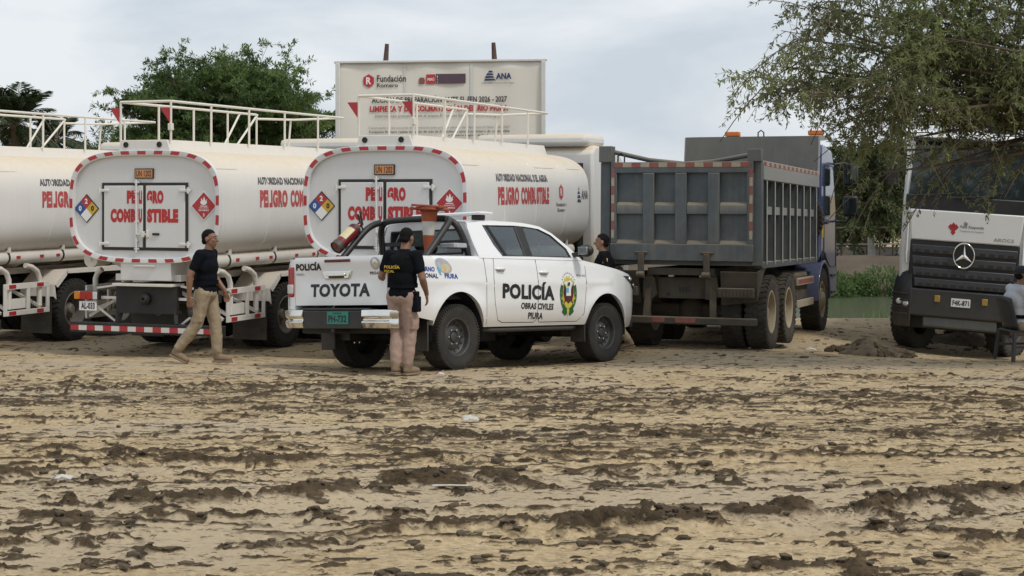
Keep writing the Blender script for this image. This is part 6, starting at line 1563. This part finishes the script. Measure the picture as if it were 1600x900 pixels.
    tx('Fundación Romero realiza donación de más de S/ 7 millones para el suministro de combustible', 'black_letter', 577, 796, 203.5, 208.5, .01); tx('al Gobierno Regional de Piura.', 'black_letter', 700, 764, 210, 214, .01)
    for px, lean in ((603, .0), (773, -.03)):
        x = (px - 800) * k - ox; top = CAM_Z + (300 - (68 if px < 700 else 66)) * k - oz
        m = MB(); m.tube([(x + lean, .12, -.3), (x, .10, 2.5), (x - .01, .09, top - .35), (x + (.015 if px < 700 else -.03), .09, top)], [.075, .065, .06, .045], 9); m.build('pole', 'pole_wood', t, smooth=60)
    for x in (-W / 2 + .1, W / 2 - .1): m = MB(); m.cyl((x, .11, -.3), (x, .11, zt - .1), .05, n=9); m.build('pole', 'pole_wood', t, smooth=60)
    tag(t, 'large pale printed banner on wooden poles behind the tankers', 'banner')
make_banner()

# ------------------------------------------------------------------ foliage
def leaf_object(name, P, D, Nn, L, Wd, mt, parent, tone):
    """one quad per leaf: base P, direction D, side Nn, length L, width Wd (numpy arrays)"""
    n = len(P); D = D / np.linalg.norm(D, axis=1, keepdims=True); S = np.cross(D, Nn); S /= np.maximum(np.linalg.norm(S, axis=1, keepdims=True), 1e-6)
    L = L[:, None]; Wd = Wd[:, None]
    v = np.stack([P, P + D * L * .5 + S * Wd * .5, P + D * L, P + D * L * .5 - S * Wd * .5], 1).reshape(-1, 3).astype(np.float32)
    me = bpy.data.meshes.new(name); me.vertices.add(4 * n); me.vertices.foreach_set('co', v.ravel())
    me.loops.add(4 * n); me.loops.foreach_set('vertex_index', np.arange(4 * n, dtype=np.int32)); me.polygons.add(n); me.polygons.foreach_set('loop_start', np.arange(0, 4 * n, 4, dtype=np.int32))
    me.update(calc_edges=True); vattr(me, 'tone', np.repeat(tone, 4)); me.materials.append(MATS[mt])
    o = bpy.data.objects.new(name, me); COL.objects.link(o); o.parent = parent
    return o
def feathers(curves, per, leaf, width, rng, spread=.8, droop=.2):
    """pinnate leaflets on both sides of every twig curve (array n x k x 3)"""
    n, k, _ = curves.shape
    t = rng.uniform(0.08, 1, (n, per)) * (k - 1); i = np.minimum(t.astype(int), k - 2); f = (t - i)[..., None]
    idx = np.arange(n)[:, None]
    P = curves[idx, i] * (1 - f) + curves[idx, i + 1] * f; T = curves[idx, i + 1] - curves[idx, i]; T = T / np.maximum(np.linalg.norm(T, axis=-1, keepdims=True), 1e-6)
    r = rng.normal(0, 1, P.shape); side = np.cross(T, r); side /= np.maximum(np.linalg.norm(side, axis=-1, keepdims=True), 1e-6)
    D = T * .5 + side * spread + np.array([0, 0, -droop])
    N = rng.normal(0, .5, P.shape) + np.array([0, 0, 1.0])
    m = n * per
    return P.reshape(m, 3), D.reshape(m, 3), N.reshape(m, 3), rng.uniform(.6, 1.2, m) * leaf, rng.uniform(.7, 1.2, m) * width
def arc(p0, p1, sag, k=6):
    p0, p1 = np.array(p0, float), np.array(p1, float); t = np.linspace(0, 1, k)[:, None]
    return p0 * (1 - t) + p1 * t + np.array([0, 0, 1.0]) * (4 * sag * t * (1 - t))
def twig_mesh(name, curves, r0, r1, mt, parent):
    """three-sided twigs in one mesh (bark of the same tree)"""
    n, k, _ = curves.shape; T = np.gradient(curves, axis=1); T /= np.maximum(np.linalg.norm(T, axis=-1, keepdims=True), 1e-6)
    a = np.cross(T, np.array([.3, .5, .81])); a /= np.maximum(np.linalg.norm(a, axis=-1, keepdims=True), 1e-6); b = np.cross(T, a)
    rr = np.linspace(r0, r1, k)[None, :, None]
    ring = np.stack([curves + rr * (a * math.cos(q) + b * math.sin(q)) for q in (0, 2.094, 4.189)], 2).reshape(-1, 3).astype(np.float32)
    base = (np.arange(n)[:, None] * k + np.arange(k - 1)[None, :]).reshape(-1) * 3; fs = []
    for j in range(3): fs.append(np.stack([base + j, base + (j + 1) % 3, base + 3 + (j + 1) % 3, base + 3 + j], 1))
    fs = np.concatenate(fs)
    me = bpy.data.meshes.new(name); me.vertices.add(len(ring)); me.vertices.foreach_set('co', ring.ravel()); me.loops.add(fs.size); me.loops.foreach_set('vertex_index', fs.ravel().astype(np.int32))
    me.polygons.add(len(fs)); me.polygons.foreach_set('loop_start', np.arange(0, fs.size, 4, dtype=np.int32)); me.update(calc_edges=True); me.materials.append(MATS[mt]); me.shade_smooth()
    o = bpy.data.objects.new(name, me); COL.objects.link(o); o.parent = parent; return o
def spread_tree(name, base, limbs, rng, n2, n3, twig_len, per, leaf, width, mt, label, cat, trunk_r, trunk_pts, droop=.5, fan=1.0, keep=None, group=None, flat=.45, tone_pow=1.0, limb_r=.5):
    """limbs: polylines (k x 3) from the fork outwards. n2 side branches per limb, n3 twigs per side branch."""
    t = root(name, base); B0 = np.array(base)
    m = MB(); m.tube([Vector(p) for p in trunk_pts], [trunk_r * (1 - .35 * i / (len(trunk_pts) - 1)) * (1.25 if i == 0 else 1) for i in range(len(trunk_pts))], 12); m.build('trunk', 'bark', t, smooth=60)
    twigs, secs = [], []
    for L in limbs:
        L = np.array(L, float); k = len(L)
        q = MB(); q.tube([Vector(p) for p in L], [trunk_r * limb_r * (1 - .9 * i / (k - 1)) + .006 for i in range(k)], 8); q.build('limb', 'bark', t, smooth=60)
        for _ in range(n2):
            s = rng.uniform(.22, 1) ** .8 * (k - 1); i = min(int(s), k - 2); p = L[i] * (1 - s + i) + L[i + 1] * (s - i); d = L[i + 1] - L[i]; d /= np.linalg.norm(d)
            r = rng.normal(0, 1, 3); r[2] = r[2] * flat + .12; dd = d * .6 + r * .62 * fan; dd /= np.linalg.norm(dd); ln = rng.uniform(.7, 1.8) * twig_len * 2.3 * (1.2 - .5 * s / (k - 1))
            c = arc(p, p + dd * ln + np.array([0, 0, -.10 * ln * droop]), .09 * ln, 6); secs.append(c)
            for _ in range(n3):
                s2 = rng.uniform(.15, 1) * 5; j = min(int(s2), 4); p2 = c[j] * (1 - s2 + j) + c[j + 1] * (s2 - j); r = rng.normal(0, 1, 3); r[2] = r[2] * flat - .25 * droop; d2 = dd * .45 + r * .7; d2 /= np.linalg.norm(d2); l2 = rng.uniform(.5, 1.3) * twig_len
                twigs.append(arc(p2, p2 + d2 * l2 + np.array([0, 0, -.45 * l2 * droop]), .10 * l2, 5))
    twigs, secs = np.array(twigs), np.array(secs)
    if keep is not None: twigs = twigs[keep(twigs[:, -1] + B0)]
    twig_mesh('branches', secs, .022 * twig_len, .006, 'bark', t); twig_mesh('twigs', twigs, .0055, .0025, 'twig', t)
    P, D, N, Ln, W = feathers(twigs, per, leaf, width, rng)
    cl = fbm(P[:, 0] * 1.1 + P[:, 1] * .8, P[:, 2] * 1.5, 3, 7); tone = np.clip((cl - .30) * 1.9 + rng.normal(0, .16, len(P)), 0, 1) ** tone_pow
    leaf_object('crown', P, D, N, Ln, W, mt, t, tone)
    tag(t, label, cat, group)
    return t
rg = np.random.default_rng(3)
def px(x, y, Y): return np.array([(x - 800) * Y / 2500.0, Y, CAM_Z - (y - 300) * Y / 2500.0])

# near tree at the right: trunk outside the frame, limbs reaching left over the lorry
tb = np.array([11.2, 20.6, gzs(9.0, 22) - .1])
limbs = []
fork = np.array([-.35, -.1, 2.2])
for (ex, ey, eY) in ((1300, 45, 19.6), (1228, 105, 20.4), (1260, 150, 19.5), (1250, 60, 20.9), (1275, 10, 20.0), (1350, 190, 20.2), (1380, 270, 19.9), (1345, 235, 20.8), (1345, 150, 19.2), (1395, 20, 20.2), (1400, 100, 21.2), (1425, 215, 20.0), (1480, 60, 19.4), (1480, 255, 20.6), (1520, 160, 21.0), (1560, 240, 20.2), (1590, 90, 19.8), (1290, -60, 20.6), (1420, -90, 19.9), (1580, -80, 20.9), (1600, 180, 20.8), (1690, 60, 21.5), (1760, 200, 19.0), (1900, 0, 21.6)):
    e = px(ex, ey, eY) - tb; mid = fork + (e - fork) * .5 + np.array([0, 0, .55 + .25 * rg.uniform()]) + rg.normal(0, .2, 3); q1 = fork + (e - fork) * .22 + np.array([0, 0, .35])
    q3 = fork + (e - fork) * .78 + np.array([0, 0, .28]) + rg.normal(0, .12, 3)
    limbs.append([fork, q1, mid, q3, e])
spread_tree('mesquite_tree', tuple(tb), limbs, rg, 20, 15, .44, 24, .074, .024, 'leaf_olive', 'feathery drooping tree overhanging the white lorry at the right', 'tree', .26,
            [(0, 0, 0), (-.05, 0, .8), (-.2, -.05, 1.5), tuple(fork)], droop=1.1, flat=.8, limb_r=.17, keep=lambda q: ~((q[:, 0] < 4.15) & (q[:, 2] < 2.95)) & ((q[:, 2] > 2.95 - .45 * (q[:, 0] < 5.0)) | (rg.uniform(0, 1, len(q)) < .10)))
# broad tree behind the tankers
tb2 = np.array([(346 - 800) * 62 / 2500, 62.0, -.9]); limbs = []; fork = np.array([0, 0, 2.2])
for _ in range(78):
    a = rg.uniform(0, 2 * PI); rr = rg.uniform(.1, 1) ** .55; ex, ey = 5.1 * rr * math.cos(a), 3.8 * rr * math.sin(a)
    hz = 7.8 * (1 - .40 * (abs(ex) / 5.1) ** 2.2 - .12 * (ey / 3.8) ** 2) * (1 - .58 * rg.uniform(0, 1) ** 1.5) + .2
    e = np.array([ex, ey, hz]); limbs.append([fork, fork + (e - fork) * .35 + np.array([0, 0, .5]), fork + (e - fork) * .7 + np.array([0, 0, .5]), e])
spread_tree('spreading_tree', tuple(tb2), limbs, rg, 11, 10, .58, 26, .19, .055, 'leaf_green', 'broad dark green tree behind the tankers, left of the banner', 'tree', .35, [(0, 0, 0), (.1, 0, 1.1), tuple(fork)], droop=.35, flat=.30, limb_r=.3)
tb3 = np.array([(200 - 800) * 66 / 2500, 66.0, -.9]); limbs = []; fork = np.array([0, 0, 1.4])
for _ in range(14):
    a = rg.uniform(0, 2 * PI); e = np.array([2.2 * math.cos(a) * rg.uniform(.3, 1), 1.8 * math.sin(a), rg.uniform(2.4, 5.2)]); limbs.append([fork, fork + (e - fork) * .4 + np.array([0, 0, .3]), fork + (e - fork) * .7 + np.array([0, 0, .3]), e])
spread_tree('small_tree', tuple(tb3), limbs, rg, 9, 9, .8, 32, .23, .052, 'leaf_green', 'lower dark green tree between the palms and the broad tree', 'tree', .2, [(0, 0, 0), (.1, 0, .7), tuple(fork)], droop=.5, flat=.4)
# trees on the far bank, seen between the dump truck and the lorry
for i, (cx, w, h, Y, lab) in enumerate(((1360, 3.2, 5.6, 78, 'olive tree with whitened trunk on the far river bank'), (1425, 2.6, 5.0, 80, 'olive tree half hidden by the white lorry on the far bank'), (1316, 2.2, 4.6, 84, 'tree on the far bank right beside the blue cab'), (1520, 4.0, 6.0, 82, 'far bank tree behind the white lorry windscreen'))):
    tbk = np.array([(cx - 800) * Y / 2500, Y, -1.0]); fork = np.array([0, 0, 1.7]); limbs = []
    for _ in range(20):
        a = rg.uniform(0, 2 * PI); e = np.array([w * math.cos(a) * rg.uniform(.2, 1), .8 * w * math.sin(a), rg.uniform(.26, 1.0) * h]); limbs.append([fork, fork + (e - fork) * .4 + np.array([0, 0, .5]), fork + (e - fork) * .72 + np.array([0, 0, .45]), e])
    tr = spread_tree('bank_tree', tuple(tbk), limbs, rg, 9, 8, .75, 18, .24, .09, 'leaf_far', lab, 'tree', .17, [(0, 0, 0), (.05, 0, .8), tuple(fork)], droop=1.3, flat=.6, group='trees on the far bank')
    if i == 0: m = MB(); m.tube([(0, 0, 0), (.04, 0, .95)], [.225, .18], 12); m.build('whitewash_band', 'whitewash', tr, smooth=60)
# palms at the far left
def palm(cx, base_y, top_y, Y, lab, nf, rl):
    k = Y / 2500; b = np.array([(cx - 800) * k, Y, -.9]); t = root('palm_tree', tuple(b)); H = CAM_Z + (300 - top_y) * k - b[2]
    m = MB(); m.tube([(0, 0, 0), (.1, 0, H * .5), (.05, 0, H)], [.24, .19, .16], 10); m.build('trunk', 'bark', t, smooth=60)
    fr, Pn, Dn, Nn, Ln, Wn, Tn = [], [], [], [], [], [], []
    for i in range(nf):
        a = rg.uniform(0, 2 * PI); el = rg.uniform(-.5, 1.35); R_ = rl * rg.uniform(.8, 1.1); d = np.array([math.cos(a) * math.cos(el), math.sin(a) * math.cos(el), math.sin(el)])
        p0 = np.array([.05, 0, H]); pts = np.array([p0 + d * R_ * s + np.array([0, 0, -R_ * .42 * s ** 2 * (1.3 - el * .4)]) for s in np.linspace(0, 1, 8)]); fr.append(pts)
        for j in range(46):
            s = .12 + .88 * j / 46 * 1.0; q = s * 7; ii = min(int(q), 6); P = pts[ii] * (1 - q + ii) + pts[ii + 1] * (q - ii); T = pts[ii + 1] - pts[ii]; T /= np.linalg.norm(T); sd = np.cross(T, [0, 0, 1.0]); sd /= max(1e-6, np.linalg.norm(sd))
            for sg in (-1, 1): Pn.append(P); Dn.append(T * .75 + sd * sg * .7 + np.array([0, 0, -.35]) + rg.normal(0, .08, 3)); Nn.append(np.cross(T, sd) + rg.normal(0, .2, 3)); Ln.append(.55 * rl / 2.2 * math.sin(PI * min(1, s * .85 + .12)) + .12); Wn.append(.055); Tn.append(rg.uniform(0, 1))
    twig_mesh('frond_stems', np.array(fr), .035, .008, 'twig', t)
    leaf_object('fronds', np.array(Pn), np.array(Dn), np.array(Nn), np.array(Ln), np.array(Wn), 'leaf_palm', t, np.array(Tn)); tag(t, lab, 'palm tree', 'palms at the left')
palm(22, 230, 195, 56, 'tall dark palm at the left edge behind the railings', 34, 2.3); palm(85, 230, 222, 58, 'shorter palm with fanned fronds left of the trees', 30, 1.7); palm(-40, 230, 190, 60, 'palm cut off by the left edge of the view', 28, 2.4)
# shrubs along the foot of the far bank
ORD = ['first', 'second', 'third', 'fourth', 'fifth', 'sixth', 'seventh', 'eighth', 'ninth', 'tenth']
for i in range(10):
    x = 12.6 + i * 1.1 + rg.uniform(-.3, .3); Y = max(72.0, float(near_edge(np.array([x]))[0]) + 24) - 3.0 + rg.uniform(-.6, .6); r = rg.uniform(.8, 1.4); h = rg.uniform(.9, 1.6); n = 1500
    t = root('bank_shrub', (x, Y, -2.55)); u = rg.normal(0, 1, (n, 3)); u /= np.linalg.norm(u, axis=1, keepdims=True); P = u * np.array([r, r * .8, h]) * (rg.uniform(.3, 1, (n, 1)) ** .4); P[:, 2] = np.abs(P[:, 2])
    leaf_object('foliage', P, u + rg.normal(0, .5, (n, 3)), rg.normal(0, 1, (n, 3)), rg.uniform(.12, .24, n), rg.uniform(.05, .09, n), 'leaf_green', t, rg.uniform(0, .9, n) * np.clip(P[:, 2] / h + .3, 0, 1))
    m = MB()
    for k in range(5): a = rg.uniform(0, 6.28); m.tube([(0, 0, -.1), (.3 * r * math.cos(a), .3 * r * math.sin(a), h * .5), (.6 * r * math.cos(a), .6 * r * math.sin(a), h * .85)], [.03, .02, .008], 6)
    m.build('stems', 'bark', t, smooth=60); tag(t, ORD[i] + ' low green shrub from the left along the foot of the far bank', 'shrub', 'shrubs along the far bank')
# reeds on the near slope
n = 26000; x = rg.uniform(4.5, 16, n); y = near_edge(x) + rg.uniform(1.6, 11, n); sl = sstep(near_edge(x) - .5, near_edge(x) + 7, y); z = (gz(x, y) - .07) * (1 - sl) - 3.0 * sl
z = np.where(y > near_edge(x) + 8, -2.35, z); P = np.stack([x, y, z], 1); D = np.stack([rg.normal(0, .28, n), rg.normal(0, .28, n), np.ones(n)], 1)
rd = leaf_object('reeds', P, D, rg.normal(0, 1, (n, 3)), rg.uniform(.25, .8, n) * (.5 + .6 * fbm(x * .5, y * .5, 2, 3)), rg.uniform(.03, .06, n), 'reed', None, rg.uniform(0, 1, n)); tag(rd, 'bright green reeds along the river edge', 'reeds', kind='stuff')
# fence and pale wall on the far bank
fn_ = root('bank_fence', (0, 77, 0)); 
for i in range(12):
    X = 14.6 + i * .62; m = MB(); m.cyl((X, 0, -1.0), (X + rg.uniform(-.05, .05), 0, rg.uniform(.35, .75)), .05, n=7); m.build('post', 'fence_wood', fn_, smooth=60)
for z in (-.35, .45): m = MB(); m.bar((14.4, -.06, z), (21.6, -.06, z + .05), .04, .07); m.build('rail', 'fence_pale', fn_)
tag(fn_, 'wooden post fence with pale rails on top of the far bank', 'fence')
wl_ = root('low_wall', (18, 79.5, -1.0)); m = MB(); m.rng(-4.0, 4.5, 0, .25, 0, .38); m.build('wall_face', 'far_wall', wl_, bevel=.02); m = MB(); m.rng(-4.05, 4.55, -.04, .29, .382, .44); m.build('coping', 'far_wall', wl_); tag(wl_, 'low pale wall behind the far bank fence', 'wall')

# ------------------------------------------------------------------ small things on the ground
def heap(name, x, y, r, h, label, cat):
    nr, na = 16, 34; vs = []; rr = np.random.default_rng(4); m = MB()
    for j in range(nr + 1):
        for i in range(na):
            a = 2 * PI * i / na; q = j / nr; X, Y = x + r[0] * q * math.cos(a), y + r[1] * q * math.sin(a)
            n = float(fbm(np.array([X * 5.]), np.array([Y * 5.]), 4, 2)[0]); vs.append((X - x, Y - y, (gzs(X, Y) - gzs(x, y)) + h * max(0, 1 - q ** 1.3) * (.1 + 1.7 * n) - .03 * q))
    m.add(vs, [(j * na + i, j * na + (i + 1) % na, (j + 1) * na + (i + 1) % na, (j + 1) * na + i) for j in range(nr) for i in range(na)])
    t = root(name, (x, y, gzs(x, y))); m.build('soil', 'clod', t, smooth=25)
    for k in range(70):
        a, q = rr.uniform(0, 6.28), rr.uniform(.1, 1.1); X, Y = x + r[0] * q * math.cos(a), y + r[1] * q * math.sin(a); s = rr.uniform(.025, .085)
        inst('lump', lump_mesh(40 + k % 5, 'clod'), t, (X - x, Y - y, gzs(X, Y) - gzs(x, y) + h * max(0, 1 - q) * .7 + s * .2), (rr.uniform(0, 3), 0, a), (s * 1.4, s, s * .7))
    tag(t, label, cat)
heap('dirt_heap', (1362 - 800) * 24.6 / 2500, 24.6, (.62, .8), .20, 'small heap of dark dug soil between the dump truck and the lorry', 'dirt heap')
heap('dirt_mound', (1435 - 800) * 27.5 / 2500 + 1.2, 27.8, (1.2, .7), .22, 'low soil mound in the shade under the white lorry', 'dirt heap')
def scrap(px_, py_, w, d, h, label, mt='litter_white', red=False):
    Yg = 15.0
    for _ in range(40): X = (px_ - 800) * Yg / 2500; Yg = .5 * Yg + .5 * (CAM_Z - gzs(X, Yg)) * 2500 / (py_ - 300)
    X = (px_ - 800) * Yg / 2500; rr = random.Random(int(px_)); m = MB(); n = 7; vs = []
    for j in range(n):
        for i in range(n): u, v = i / (n - 1) - .5, j / (n - 1) - .5; vs.append((u * w + rr.uniform(-.06, .06) * w, v * d + rr.uniform(-.06, .06) * d, h * (rr.uniform(.15, 1)) * (1 - 2.2 * (u * u + v * v))))
    m.add(vs, [(j * n + i, j * n + i + 1, (j + 1) * n + i + 1, (j + 1) * n + i) for j in range(n - 1) for i in range(n - 1)])
    dz = float(mud_height(np.array([X]), np.array([Yg]))[0][0]); o = m.build('litter_scrap', mt, None, smooth=40); o.location = (X, Yg, gzs(X, Yg) + max(0, dz) + .02); so = o.modifiers.new('s', 'SOLIDIFY'); so.thickness = .004
    if red: q = MB(); q.ell((-w * .3, -d * .1, h * .55), (w * .16, d * .18, h * .35), 10, 6); q.build('red_print', 'litter_red', o, smooth=60)
    tag(o, label, 'litter', 'litter in the yard')
scrap(688, 588, .10, .08, .04, 'white and red wrapper beside the policeman\'s boots', red=True); scrap(735, 660, .13, .10, .05, 'crumpled white bag in the middle of the mud, before the pickup'); scrap(1266, 549, .19, .10, .05, 'white wrapper by the dump truck wheels')
scrap(705, 764, .22, .02, .008, 'thin white plastic strip in the foreground ruts'); scrap(100, 752, .10, .08, .03, 'small white scrap in the left foreground'); scrap(1085, 497, .10, .08, .03, 'pale scrap in the shade beneath the dump truck')
